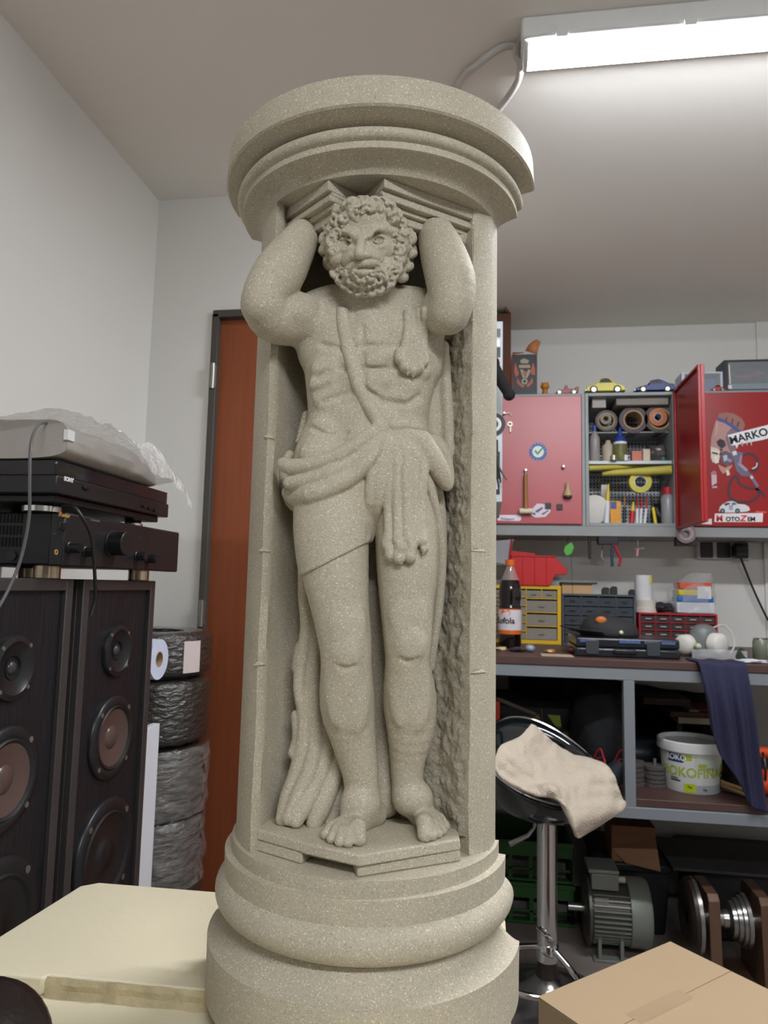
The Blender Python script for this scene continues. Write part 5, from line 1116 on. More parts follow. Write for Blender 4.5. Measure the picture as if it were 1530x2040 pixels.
t = thing('tape_dispenser', 'round clear reel on a black bracket fixed under the rail', 'reel', hang(1367, 1063, 3.04)); X0, X1 = hang(1346, 1068)[0], hang(1389, 1068)[0]; MB().box(X0, X1, 3.06, 3.10, RB-.036, RB-.0005).out('bracket', dk, t, bevel=.002)
c = hang(1367, 1063, 3.045); MB().lathe(c, [(.012, 0), (.040, 0), (.040, .013), (.012, .013)], 36, 'y', cap=False).out('reel', mat('mauve_reel', '8c7a7e', .3), t); MB().lathe(c, [(.018, -.001), (.026, -.002), (.030, -.001)], 24, 'y', cap=False).out('hub', mat('pale_reel_hub', 'b0a0a2', .4), t)
# sockets on the wall
t = thing('wall_socket', 'triple wall socket with dark covers and pale frames under the cabinets', 'socket', (1.06, YF, 1.49))
pale = mat('pale_frame', 'cfc9c6', .5); dcov = mat('dark_cover', '3a3539', .45)
for i, (a0, a1) in enumerate(((1395, 1420), (1428, 1455), (1462, 1490))):
    X0, X1 = atY(a0, 1097, YF-.03)[0], atY(a1, 1097, YF-.03)[0]; z1, z0 = atY(1440, 1081, YF-.03)[2], atY(1440, 1112, YF-.03)[2]
    MB().box(X0-.012, X1+.012, YF-.030, YF-.001, z0-.004, z1+.004).out('frame', pale, t, bevel=.003); MB().box(X0, X1, YF-.036, YF-.030, z0, z1).out('cover', dcov, t, bevel=.003)
pg_ = atY(1478, 1098, YF-.09); t2 = thing('power_plug', 'black angled plug in the right wall socket with its cable running down right', 'plug', pg_)
MB().box(pg_[0]-.028, pg_[0]+.028, YF-.095, YF-.037, pg_[2]-.028, pg_[2]+.030).out('plug_body', dk, t2, bevel=.008)
MB().tube(spline([(pg_[0], YF-.07, pg_[2]-.025), atY(1483, 1130, YF-.06), atY(1497, 1165, YF-.05), atY(1515, 1205, YF-.05), atY(1532, 1238, YF-.05), atY(1550, 1262, YF-.05), (1.36, YF-.05, BZ+.012), (1.42, YF-.15, BZ+.004)], 6), .0045, 8).out('plug_cable', wire, t2)
# ------------------------------------------------------------------ things on the bench, back row
def drawers(name, label, x0, x1, z0, z1, Y, dep, fm, cells, dm, hm=None, e=.008):
    """cells: (u0, u1, v0, v1) of every drawer front as fractions of the opening"""
    t = thing(name, label, 'drawer cabinet', ((x0+x1)/2, Y+dep/2, z0)); W_, H_ = x1-x0-2*e, z1-z0-2*e; g = .0022
    m = MB(); m.box(x0, x1, Y, Y+dep, z0, z0+e); m.box(x0, x1, Y, Y+dep, z1-e, z1); m.box(x0, x0+e, Y, Y+dep, z0+e, z1-e); m.box(x1-e, x1, Y, Y+dep, z0+e, z1-e); m.box(x0+e, x1-e, Y+dep-.004, Y+dep, z0+e, z1-e)
    for u0, u1, v0, v1 in cells:
        X0, X1, A0, A1 = x0+e+u0*W_, x0+e+u1*W_, z0+e+v0*H_, z0+e+v1*H_
        if v0 > 0: m.box(X0, X1, Y+.001, Y+dep-.004, A0-g*.8, A0+g*.8)
        if u0 > 0: m.box(X0-g*.8, X0+g*.8, Y+.001, Y+dep-.004, A0, A1)
    m.out('drawer_frame', fm, t, bevel=.0008)
    for i, (u0, u1, v0, v1) in enumerate(cells):
        X0, X1, A0, A1 = x0+e+u0*W_+g, x0+e+u1*W_-g, z0+e+v0*H_+g, z0+e+v1*H_-g; h = A1-A0
        d = MB(); d.box(X0, X1, Y+.002, Y+.005, A0, A1-h*.12); d.box(X0, X1, Y+.005, Y+dep*.8, A0, A0+.002); q = d.out('drawer', dm, t, bevel=.0008)
        MB().box((X0+X1)/2-.012, (X0+X1)/2+.012, Y-.005, Y+.002, A0+h*.42, A0+h*.54).out('pull', hm or dm, q)
        rr = random.Random(i*7+int(x0*100)); k_ = MB()
        for _ in range(6): k_.sph((rr.uniform(X0+.008, X1-.008), Y+.014, A0+.009), rr.uniform(.005, .009), 8)
        k_.out('small_parts', mat('parts_'+['grey', 'pale', 'dark', 'tan'][i % 4], ['8f8a80', 'c5c5c0', '4c4a47', 'a08c68'][i % 4], .5), q)
    return t
cd = mat('smoky_drawer', 'a39c90', .25, alpha=.6); cd2 = mat('dark_drawer', '4b5056', .25, alpha=.72)
YY = 3.13; XY0 = .0; XY1 = atY(1118, 1225, YY)[0]; ZY = atY(1060, 1166, YY)[2]
yc = [(.0, .30, i/6, (i+1)/6) for i in range(6)]+[(.30, .54, i/6, (i+1)/6) for i in range(6)]+[(.54, 1, 0, .27), (.54, 1, .27, .54), (.54, 1, .54, .81), (.54, .77, .81, 1), (.77, 1, .81, 1)]
drawers('drawer_cabinet', 'yellow framed cabinet of small clear drawers behind the cola bottle', XY0, XY1, BZ, ZY, YY, .16, mat('yellow_frame', 'd6aa1e', .45), yc, cd, None, .016)
XG1 = atY(1267, 1235, YY)[0]; ZG = atY(1190, 1184, YY)[2]
drawers('drawer_cabinet', 'dark grey cabinet of small drawers behind the black cap', XY1+.004, XG1, BZ, ZG, YY, .16, mat('dark_grey_frame', '4a5056', .45), [(i/4, (i+1)/4, j/5, (j+1)/5) for i in range(4) for j in range(5)], cd2)
XR0, XR1 = XG1+.012, atY(1430, 1245, YY)[0]; ZR = atY(1350, 1222, YY)[2]
drawers('drawer_cabinet', 'low red framed cabinet of small dark drawers behind the respirator', XR0, XR1, BZ, ZR, YY, .16, mat('red_frame', 'a0202a', .4), [(i/5, (i+1)/5, j/4, (j+1)/4) for i in range(5) for j in range(4)], mat('smoky_dark_drawer', '4a4140', .2, alpha=.8), mat('white_pull', 'b9b4b0', .4))
# red bins on the yellow cabinet
def bin_(x0, x1, y0, z0, z1, label):
    t = MB(); pr = [(0, 0), (.70, 0), (.80, .38), (1.0, .38), (1.02, .52), (.78, 1.0), (0, 1.0)]; L_ = x1-x0; H_ = z1-z0
    t.prism([(x0+L_*a*.98, z0+H_*b_) for a, b_ in pr], (0, .12, 0), (0, y0, 0), (1, 0, 0), (0, 0, 1))
    for i in range(1, 4): t.box(x0+L_*.21*i-.0015, x0+L_*.21*i+.0015, y0-.0025, y0, z0+.004, z1-.006)
    t.box(x0, x0+L_*.78, y0-.004, y0+.124, z1-.006, z1); return tag(t.out('storage_bin', mat('red_bin', 'c01c1f', .4), bevel=.0015), label, 'bin')
bz1 = atY(1075, 1107, 3.12)[2]; bin_(atY(1018, 1135, 3.12)[0], atY(1131, 1135, 3.12)[0], 3.12, ZY, bz1, 'red plastic storage bin lying on top of the yellow drawer cabinet')
q0, q1 = atY(1016, 1100, 3.15), atY(1069, 1103, 3.15)
b = MB(); b.prism([(q0[0], bz1+.0005), (q1[0], bz1+.0005), (q1[0]-.01, bz1+.012), (q0[0], bz1+.022)], (0, .07, 0), (0, 3.15, 0), (1, 0, 0), (0, 0, 1)); solo(b.out('bin_lid', mat('red_bin', 'c01c1f', .4), bevel=.001), 'flat red plastic lid lying on the red storage bin', 'lid')
ad = MB(); P = [atY(x, y, 3.06) for x, y in ((984, 1078), (1024, 1074), (1021, 1082), (1014, 1125), (984, 1120))]
kk = thing('display_stand', 'clear and red acrylic display piece left of the red bin, cut by the column', 'display', (P[0][0]+.02, 3.08, ZY))
mm = mat('clear_acrylic', 'b9b9bd', .1, alpha=.45, spec=.9); A = MB(); A.prism([(p[0], p[2]) for p in P], (0, .006, 0), (0, 3.06, 0), (1, 0, 0), (0, 0, 1)); A.box(P[0][0], P[2][0]-.01, 3.066, 3.20, P[3][2], P[3][2]+.004); A.out('panel', mm, kk)
e0, e1 = atY(1020, 1074, 3.055), atY(1013, 1124, 3.055); MB().tube([e0, e1], .004, 8).out('red_edge', mat('red_acrylic', 'a02030', .25), kk)
tn = mat('tan_wood', 'b9966c', .6, var=.12, stretch=(1, 4, 4)); z2 = atY(1155, 1160, 3.15)[2]
kk = thing('wooden_case', 'tan wooden case with a thin dark lid on the grey drawer cabinet', 'case', (.4, 3.2, ZG)); xa, xb = XY1+.006, atY(1180, 1172, 3.15)[0]
MB().box(xa, xb, 3.15, 3.27, ZG, z2-.008).out('case_body', tn, kk, bevel=.001); MB().box(xa, xb+.02, 3.14, 3.28, z2-.0075, z2).out('lid', mat('dark_lid', '2f3236', .4), kk, bevel=.001)
for i, (a0, a1, y_, lab) in enumerate(((1200, 1214, 1170, 'left'), (1217, 1230, 1168, 'middle'), (1254, 1265, 1174, 'right'))):
    X0, X1 = atY(a0, 1178, 3.16)[0], atY(a1, 1178, 3.16)[0]; zt = atY(a0, y_, 3.16)[2]; b = MB(); b.prism([(X0, ZG), (X1, ZG), (X1, zt-.004), (X1-.006, zt), (X0+.008, zt), (X0, zt-.01)], (0, .03, 0), (0, 3.16, 0), (1, 0, 0), (0, 0, 1))
    solo(b.out('black_adapter', dk, bevel=.001), lab+' one of three black adapters on the grey drawer cabinet', 'adapter', 'adapters on the grey drawer cabinet')
cx = atY(1282, 1190, 3.2)[0]; kk = thing('paper_towel', 'white roll standing upright in a pale round holder on the red drawer cabinet', 'roll', (cx, 3.2, ZR)); zt = atY(1282, 1146, 3.2)[2]
MB().cyl((cx, 3.2, ZR+.012), .036, zt-ZR-.012, 36).out('roll', mat('white_paper', 'dcdcdc', .8), kk); MB().lathe((cx+.008, 3.2, ZR), [(.050, 0), (.050, .018), (.044, .020), (.044, .052), (.040, .052)], 36).out('holder', mat('pale_holder', 'cfc8be', .5), kk); MB().box(cx+.020, cx+.028, 3.2-.032, 3.2-.028, zt-.035, zt-.004).out('yellow_tab', yel, kk)
# clear bag of coloured packs
X0, X1 = atY(1348, 1190, 3.14)[0], atY(1424, 1190, 3.14)[0]; z_ = [atY(1385, y, 3.14)[2] for y in (1160, 1175, 1188, 1200, 1222)]
kk = thing('bag_of_cards', 'clear bag of orange, yellow and blue packs on the red drawer cabinet', 'bag', ((X0+X1)/2, 3.2, ZR)); zs_ = [ZR+.0005]+[max(ZR+.002, z) for z in z_[3::-1]]
for i, (c_, nm) in enumerate((('c9ccd2', 'white_pack'), ('2468b4', 'blue_pack'), ('cdbb2c', 'yellow_pack'), ('cf5a3a', 'orange_pack'))): MB().box(X0+.004*i, X1-.003*i, 3.14, 3.24, zs_[i]+.001, zs_[i+1]-.001).out(nm, mat(nm, c_, .4), kk, bevel=.005)
MB().box(X1-.07, X1-.015, 3.136, 3.1395, zs_[2]-.01, zs_[3]+.015).out('white_label', whitep, kk)
def bg(u, v):
    a = 2*PI*u; k_ = 1+.12*mn.fractal(Vector((math.cos(a)*1.5, math.sin(a)*1.5, v*3)), .9, 2.1, 4); w = (X1-X0)/2+.02; 
    tap = 1 if v < .6 else 1-(v-.6)*1.3; return ((X0+X1)/2+.04*max(0, v-.6)*2.5+w*math.cos(a)*k_*tap, 3.2+.072*math.sin(a)*k_*tap, ZR+.002+v*.17)
MB().grid(bg, 48, 24).out('clear_bag', mat('clear_bag', 'd6d6d8', .08, alpha=.25, bump=.8, bscale=25, spec=1.), kk, smooth=70)
lumpy('grey_net_bag', (atY(1325, 1205, 3.16)[0], 3.19, ZR), (.048, .05, .022), mat('net_black', '2c2c2e', .6), 'small crumpled black net bag between the white roll and the clear bag', 'bag', .35, 9)
# ------------------------------------------------------------------ bench top, front row
def onb(px, py): q = atZ(px, py, BENCH); return q[0], q[1]
bx, by = atY(1016, 1200, 2.90)[0], 2.90; H_ = atY(1016, 1115, 2.90)[2]-BZ; R_ = 22.5*2.86/F
kk = thing('cola_bottle', 'large cola bottle with an orange cap and an orange and white label', 'bottle', (bx, by, BZ)); cola = mat('cola', '120807', .12, coat=.5); pet = mat('clear_pet', 'b4a8a2', .08, alpha=.40, spec=.9)
def bp(h): return H_*h
MB().lathe((bx, by, BZ), [(R_*.80, 0), (R_*.97, .01), (R_*.97, bp(.16)), (R_*.98, bp(.16)), (R_*.98, bp(.44)), (R_*.93, bp(.47)), (R_*.88, bp(.50)), (R_*.96, bp(.56)), (R_*.98, bp(.63)), (R_*.90, bp(.70)), (R_*.78, bp(.765)), (0, bp(.766))], 36).out('drink', cola, kk, smooth=60)
MB().lathe((bx, by, BZ), [(R_*.80, bp(.766)), (R_*.60, bp(.83)), (R_*.42, bp(.89)), (R_*.34, bp(.93))], 32, cap=False).out('bottle_neck', pet, kk, smooth=60)
MB().cyl((bx, by, BZ+bp(.925)), R_*.42, bp(.075), 28).out('cap', mat('orange_cap', 'd0641c', .4), kk, bevel=.002)
lb = MB(); c = (bx, by, BZ); bz_ = BZ; lb.use(mat('label_white', 'd3ccd0', .4)); cpatch(lb, c, R_, 0, 2*PI, BZ+bp(.20), BZ+bp(.435), 36); lb.use(mat('label_orange', 'd2611f', .4)); cpatch(lb, c, R_, 0, 2*PI, BZ+bp(.155), BZ+bp(.20), 36, .0007); cpatch(lb, c, R_, 0, 2*PI, BZ+bp(.428), BZ+bp(.44), 36, .0008); lb.out('label', None, kk, smooth=80)
he = MB(); hrt = [(0, -.022), (.018, .0), (.020, .012), (.012, .019), (0, .012), (-.012, .019), (-.020, .012), (-.018, 0)]; a_c = -.42
he.add([(bx+(R_+.0014)*math.cos(a_c+x/R_-PI/2), by+(R_+.0014)*math.sin(a_c+x/R_-PI/2), BZ+bp(.375)+z) for x, z in hrt], [tuple(range(8))]); he.out('orange_heart', mat('label_orange', 'd2611f', .4), kk)
ctext('Kofola', .033, bk, c, R_+.0012, -.55, BZ+bp(.275), 'label_lettering', kk, bold=.0006)
# open hard case, baseball cap
case = thing('tool_case', 'flat black plastic tool case with glossy clasps lying on the bench front', 'case', (.5, 2.74, BZ)); x0, y0 = onb(1145, 1306); x1, y1 = onb(1352, 1313); x1 = atY(1352, 1295, y0)[0]; y0 -= .03
zc = atY(1250, 1272, y0)[2]; cbk = mat('case_black', '1d1f24', .3, bump=.1, coat=.3)
m = MB(); m.box(x0, x1, y0, y0+.27, BZ, BZ+(zc-BZ)*.48); m.out('case_base', cbk, case, bevel=.008, seg=3); MB().box(x0+.002, x1-.002, y0+.002, y0+.268, BZ+(zc-BZ)*.50, zc).out('case_lid', cbk, case, bevel=.008, seg=3)
for f0 in (.16, .74): X = x0+(x1-x0)*f0; MB().box(X-.022, X+.022, y0-.006, y0, BZ+.010, zc-.008).out('clasp', mat('clasp_grey', '3d4146', .25, coat=.5), case, bevel=.002)
MB().box(x0+(x1-x0)*.36, x0+(x1-x0)*.58, y0-.012, y0, BZ+.014, BZ+.03).out('carry_handle', cbk, case, bevel=.004)
for a0, a1 in ((.04, .15), (.42, .62), (.66, .72), (.82, .95)): MB().box(x0+(x1-x0)*a0, x0+(x1-x0)*a1, y0-.0012, y0+.001, zc-.017, zc-.008).out('painted_reflection', mat('blue_reflection_paint', '4a5f8c', .25), case)  # blue reflections on the case front, painted as thin coloured strips
capm = mat('black_cap_cloth', '2b2b2d', .8, bump=.2, bscale=200); cq = atY(1220, 1270, y0+.10); cp_ = thing('baseball_cap', 'black baseball cap with an orange badge lying on the tool case', 'cap', (cq[0], y0+.12, zc))
cxx = atY(1215, 1270, y0+.12)[0]; czt = atY(1215, 1227, y0+.10)[2]-zc
MB().grid(lambda u, v: (cxx+.103*math.cos(2*PI*u)*math.sin(PI/2*v)**.7*(1+.02*math.sin(6*PI*u)), y0+.13+.095*math.sin(2*PI*u)*math.sin(PI/2*v)**.8, zc+.001+czt*math.cos(PI/2*v)**.75*(1-.12*math.cos(2*PI*u))), 48, 14).out('crown', capm, cp_, smooth=60, solid=.002)
def visor(u, v):
    a = PI*.58+PI*.84*u; r = 1+v*.85; x = cxx+.098*math.cos(a)*r; y = y0+.115+.080*math.sin(a)*(1+v*.35); return (x, y, zc+.004+.020*v*(1-v*.35)*1.2-.010*math.sin(PI*u)**2*0+.012*math.sin(PI*u)*v)
MB().grid(visor, 20, 8).out('visor', capm, cp_, smooth=60, solid=.003)
MB().sph((cxx-.040, y0+.060, zc+czt*.80), .020, 16, (1, .4, .7)).out('orange_badge', mat('orange_badge', 'b8672c', .5, var=.3, vscale=90), cp_); MB().sph((cxx+.025, y0+.034, zc+.018), .008, 12).out('pin', mat('pin_cream', 'cfc9a8', .4), cp_)
# respirator
rx, ry = onb(1400, 1308); ry = min(ry, 2.86); rx = atY(1398, 1290, ry)[0]; kk = thing('respirator_mask', 'half face respirator with two white filter cups on the bench', 'respirator', (rx, ry, BZ)); gr = mat('grey_rubber', '686b69', .4); wf = mat('white_filter', 'c9c6bd', .5)
def cup(px, py, r, name, m_, ry_, d=.03, tl=.5):
    q = atY(px, py, ry_); b = MB(); b.T = Matrix.Translation(q) @ Matrix.Rotation(tl, 4, 'Z') @ Matrix.Rotation(PI/2, 4, 'X'); b.lathe((0, 0, 0), [(0, .012), (r*.5, .011), (r*.85, .006), (r, 0), (r, -d), (r*.7, -d-.006), (0, -d-.006)], 32); return b.out(name, m_, kk, smooth=50)
MB().grid(lambda u, v: (rx+.010+.056*math.cos(2*PI*u)*math.sin(PI*.5*v)**.7, ry+.01+.045*math.sin(2*PI*u)*math.sin(PI*.5*v)**.7, BZ+.004+(.114 if math.cos(2*PI*u) > -2 else 0)*math.cos(PI/2*v)**.6), 32, 12).out('facepiece', gr, kk, smooth=60)
cup(1362, 1284, .036, 'filter_cup', wf, ry-.02, .035, -.7); cup(1436, 1284, .040, 'filter_cup', wf, ry-.045, .03, .6); cup(1391, 1288, .012, 'valve', mat('cream_valve', 'b9b69a', .5), ry-.058, .01, 0)
P = [(rx+.03, ry, BZ+.10), atY(1440, 1245, ry+.02), atY(1458, 1262, ry), atY(1463, 1285, ry-.02), atY(1455, 1302, ry-.03)]; MB().tube(spline(P, 6), .003, 6).out('strap', mat('pale_strap', 'b9b6ae', .6), kk)
gx, gy = onb(1440, 1314); gy = 2.62; gx = atY(1430, 1312, gy)[0]
b = MB(); b.grid(lambda u, v: (gx-.09+.18*u, gy+.045*math.sin(PI*u)-.02, BZ+.003+.035*v), 20, 4); gg = b.out('safety_glasses', mat('clear_lens', 'd2d4d4', .08, alpha=.3, spec=1.), solid=.002, smooth=70); tag(gg, 'clear safety glasses lying in front of the respirator', 'glasses')
cx, cy = onb(1516, 1319); cy = 2.70; cx = atY(1517, 1300, cy)[0]; kk = thing('drink_can', 'grey green drink can at the right end of the bench', 'can', (cx, cy, BZ)); zc2 = atY(1517, 1271, cy)[2]-BZ
MB().lathe((cx, cy, BZ), [(.022, 0), (.0285, .008), (.0285, zc2-.014), (.0245, zc2-.004)], 32).out('can_body', mat('can_green_grey', '7d8271', .3, metal=.4), kk, smooth=50); MB().lathe((cx, cy, BZ+zc2-.005), [(.0245, 0), (.0255, .004), (.023, .005), (.022, .001), (0, .001)], 32).out('can_lid', chrome, kk); MB().box(cx+.012, cx+.024, cy-.0285, cy-.024, BZ+.02, BZ+.06).out('label', whitep, kk)
lx_, ly_ = atY(1478, 1302, 2.62)[0], 2.62; b = MB(); b.T = Matrix.Translation((lx_, ly_, BZ+.022)) @ Matrix.Rotation(.9, 4, 'Y') @ Matrix.Rotation(.5, 4, 'X'); b.lathe((0, 0, 0), [(.010, -.020), (.022, 0), (.024, .012), (.020, .010), (.008, -.010), (0, -.012)], 28); solo(b.out('rubber_cup', mat('olive_rubber', '3c4233', .5), smooth=50), 'small dark olive rubber cup tipped over left of the can', 'cup')
kk = lumpy('white_rag', (atY(1495, 1315, 2.60)[0], 2.60, BZ), (.05, .03, .006), mat('white_cloth', 'c9c9cc', .8), 'flat white rag on the bench edge under the can', 'rag', .4, 4)
for i, (px, py, s_, c_, nm, lab) in enumerate(((999, 1297, (.022, .02, .008), 'b9a878', 'brass_fittings', 'little heap of brass fittings at the foot of the cola bottle'), (1030, 1292, (.03, .025, .008), '2a2a2c', 'black_tray', 'low black tray right of the bottle foot'), (1056, 1293, (.018, .018, .014), '8a98a4', 'glass_ball', 'shiny glass ball beside the black tray'), (1095, 1287, (.022, .015, .006), 'b98a4c', 'orange_clips', 'few orange clips in front of the yellow cabinet'), (1138, 1294, (.016, .016, .013), '4a2428', 'wine_ball', 'dark red ball at the left end of the tool case'))):
    Yq = 2.72; q = atY(px, py, Yq); lumpy(nm, (q[0], Yq, BZ), s_, mat(nm, c_, .3, coat=.4), lab, nm.split('_')[-1], .05 if 'ball' in nm else .5, i, 18)
b = MB(); q = atY(1110, 1306, 2.60); b.box(q[0]-.055, q[0]+.055, 2.57, 2.66, BZ, BZ+.0015); b.box(q[0]-.01, q[0]+.01, 2.58, 2.65, BZ+.0015, BZ+.002); solo(b.out('leaflet', mat('beige_leaflet', 'b3a08a', .6, var=.25, vscale=40)), 'small printed leaflet at the bench edge left of the tool case', 'leaflet')
# cloth hanging over the bench edge
navy = mat('navy_cloth', '262641', .85, var=.12, bump=.2, bscale=160)
XC0, XC1 = atY(1383, 1330, 2.51)[0], atY(1478, 1330, 2.51)[0]
def drape(u, v):
    L_ = .32+.15*min(1, u*1.6); w = .10; s_ = v*(w+L_); sp = .10*max(0, v-.2)
    x = XC0+(XC1-XC0)*u*(1+.12*v)+.050*v-.02*math.sin(u*9)*v*.5
    if s_ < w: return (x, 2.515+w-s_, BZ+.004+.003*math.sin(u*14))
    return (x, 2.515-.004-.018*math.sin(u*PI*3.2+.6)**2*min(1, (s_-w)*6)-.012*math.sin(s_*9), BZ+.004-(s_-w)*(1-.33*(1-u)*(1-u)*1.0 if True else 1)+.0)
o = MB().grid(drape, 40, 60).out('work_cloth', navy, smooth=80, solid=.004); tag(o, 'dark navy work cloth hanging over the front edge of the bench', 'cloth')
# ------------------------------------------------------------------ on the lower shelf
bkx, bky = atY(1381, 1530, 2.70)[0], 2.73; R_ = 56*2.70/F; kk = thing('paint_bucket', 'white plastic bucket of wall filler with a green lettered label', 'bucket', (bkx, bky, SHZ)); Hb = atY(1381, 1478, 2.66)[2]-SHZ
wp_ = mat('white_bucket', 'd3d5d2', .35); MB().lathe((bkx, bky, SHZ), [(R_*.86, 0), (R_*.88, .004), (R_*.96, Hb*.84), (R_*.98, Hb*.84)], 56).out('bucket_body', wp_, kk, smooth=50)
MB().lathe((bkx, bky, SHZ), [(R_*.98, Hb*.80), (R_*1.04, Hb*.80), (R_*1.05, Hb*.82), (R_*1.04, Hb*.98), (R_*1.0, Hb), (R_*.97, Hb*.99), (R_*.96, Hb*.92), (0, Hb*.92)], 56).out('lid', wp_, kk, smooth=40)
def rb(z): return R_*(.88+.08*z/(Hb*.84))
def patch(name, a0, a1, f0, f1, c_, off=.0008):
    b = MB(); cs = (bkx, bky, SHZ); z0, z1 = Hb*f0, Hb*f1; b.grid(lambda u, v: (bkx+(rb(z0+(z1-z0)*v)+off)*math.cos(a0+(a1-a0)*u-PI/2), bky+(rb(z0+(z1-z0)*v)+off)*math.sin(a0+(a1-a0)*u-PI/2), SHZ+z0+(z1-z0)*v), 10, 2); b.out(name, mat('print_'+c_, c_, .45, var=.04), kk, smooth=80)
S_ = .12
patch('blue_field', -1.05, -.50, .60, .76, '1d3a66'); patch('green_field', -.50, -.22, .66, .76, 'a3b62a'); patch('picture_field', -.14, .70, .52, .74, 'b9c4b8'); patch('roller_print', -.02, .25, .54, .60, 'a5a83c', .0012); patch('green_field', -.50, -.12, .03, .20, 'a9b81c'); patch('grey_field', -.12, .95, .03, .18, '9aa0a2'); patch('blue_side', .95, 1.25, .06, .42, '1d2f5c'); patch('green_side', .95, 1.3, .42, .58, '8a962a', .001); patch('black_lines', -.98, -.62, .22, .25, '2a2c30'); patch('black_lines', -1.0, -.70, .27, .29, '2a2c30')
c = (bkx, bky, SHZ); ctext('ROKOFINAL', .042, mat('green_letter', '9aa82c', .45), c, rb(Hb*.38)+.0012, -.12, SHZ+Hb*.34, 'bucket_lettering', kk, bold=.0006); ctext('COMPACT', .015, mat('green_letter', '9aa82c', .45), c, rb(Hb*.5)+.0012, .38, SHZ+Hb*.475, 'bucket_lettering', kk); ctext('ROKO', .026, mat('white_print', 'd8d8d8', .5), c, rb(Hb*.66)+.0014, -.76, SHZ+Hb*.645, 'bucket_lettering', kk, bold=.0008); ctext('5kg', .010, bk, c, rb(Hb*.1)+.0014, .2, SHZ+Hb*.085, 'bucket_lettering', kk); ctext('5kg', .010, bk, c, rb(Hb*.12)+.0014, -.31, SHZ+Hb*.125, 'bucket_lettering', kk)
gd = mat('grinding_disc', '4a4442', .8, bump=.3)
for i, (px, lab) in enumerate(((1262, 'left'), (1305, 'right'))):
    X = atY(px, 1560, 2.72)[0]; kk = thing('disc_stack', lab+' one of two short stacks of dark grinding discs beside the bucket', 'disc stack', (X, 2.72+i*.0, SHZ)); hgt = .085 if i == 0 else .075
    for j in range(5): MB().cyl((X, 2.72, SHZ+j*hgt/5), .040-.002*(j % 2), hgt/5-.002, 28).out('disc', gd, kk, bevel=.001)
    MB().cyl((X, 2.72, SHZ+hgt-.002), .006, .022, 12).out('spindle', metal, kk)
mt = thing('pump_motor', 'dark small motor with red wires on the shelf behind the discs', 'motor', (atY(1275, 1500, 2.95)[0], 2.95, SHZ)); q = atY(1275, 1505, 2.95); MB().cyl((q[0]-.06, 2.95, SHZ+.06), .055, .12, 28, 'x').out('motor_body', mat('dark_blue_grey', '2e373c', .4), mt, bevel=.004); MB().box(q[0]-.05, q[0]+.05, 2.92, 2.98, SHZ, SHZ+.012).out('foot', dk, mt)
rw = mat('red_wire', 'a3232a', .4)
for k_ in range(3): MB().tube(spline([(q[0]+.06, 2.95, SHZ+.05+.02*k_), (q[0]+.09, 2.93, SHZ+.09-.02*k_), (q[0]+.085+.02*k_, 2.88, SHZ+.02), (q[0]+.03*k_, 2.84, SHZ+.006+.004*k_)], 6), .0028, 6).out('wire', rw, mt)
orr = mat('orange_tool', 'c9481c', .4); ot = thing('jigsaw', 'orange power tool wound with its black cord at the right end of the shelf', 'power tool', (.90, 2.68, SHZ)); q = atY(1512, 1540, 2.66)
b = MB(); b.tube(spline([(q[0]-.03, 2.68, SHZ+.055), (q[0]+.03, 2.68, SHZ+.045), (q[0]+.12, 2.69, SHZ+.05)], 6), .042, 20); b.out('tool_body', orr, ot, smooth=60); b = MB(); b.tube(spline([(q[0]-.05, 2.68, SHZ+.135), (q[0]+.02, 2.68, SHZ+.145), (q[0]+.10, 2.69, SHZ+.14)], 6), .018, 14); b.tube([(q[0]-.05, 2.68, SHZ+.135), (q[0]-.04, 2.68, SHZ+.06)], .018, 14); b.out('handle', orr, ot, smooth=60)
for k_ in range(4): MB().tube([(q[0]-.03+k_*.016+.05*math.cos(a*PI/8)*.15, 2.68+.052*math.cos(a*PI/8), SHZ+.095+.055*math.sin(a*PI/8)) for a in range(17)], .004, 6).out('cord_loop', wire, ot)
rp_ = mat('rope_tan', '9a8055', .8, bump=.4, bscale=120); rr = random.Random(8); b = MB(); q = atY(1462, 1570, 2.66)
for i in range(9): a = (q[0]-.05+rr.uniform(-.01, .01), 2.70+rr.uniform(-.02, .02), SHZ+.035+rr.uniform(-.008, .012)); e = (q[0]+.035+rr.uniform(-.012, .012), 2.63+rr.uniform(-.02, .02), SHZ+.008+rr.uniform(0, .02)); b.tube([a, e], .0065, 8)
solo(b.out('cable_bundle', rp_), 'bundle of tan cable ends between the bucket and the orange tool', 'bundle')
bks = mat('paper_edge', 'a39a88', .7); kk = thing('plank_rack', 'boards lying across behind the bucket, their pale ends to the front', 'rack', (.80, 3.1, SHZ)); 
for i, (a0, a1, y0_, y1_, c_) in enumerate(((1352, 1440, 1431, 1443, 'a39a84'), (1335, 1440, 1420, 1430, '5a3a34'), (1374, 1392, 1414, 1428, '9a8478'), (1392, 1440, 1414, 1427, '8c2f28'), (1282, 1375, 1392, 1405, '4a3a34'))):
    b = MB(); px_box(b, a0, a1, y0_, y1_, 2.95+.02*i, .2); b.out('board_end', mat('board_'+c_, c_, .7), kk)
MB().box(.75, .77, 3.0, 3.2, SHZ, atY(1400, 1445, 2.97)[2]).out('upright', dk, kk); MB().box(.95, .97, 3.0, 3.2, SHZ, atY(1400, 1445, 2.97)[2]).out('upright', dk, kk)
blk = mat('black_cloth', '0e0f12', .9, bump=.2); X0, X1 = atY(1262, 1450, 3.2)[0], atY(1375, 1450, 3.2)[0]
solo(MB().grid(lambda u, v: (.10+.88*u, 3.24+.02*math.sin(u*40), .90-.30*v+.08*math.sin(u*5)*.3+(.03 if u < .4 else 0)), 60, 6).out('dark_curtain', mat('dark_sheet', '141316', .9), smooth=80, solid=.004), 'dark sheet standing behind the things on the lower shelf', 'sheet')
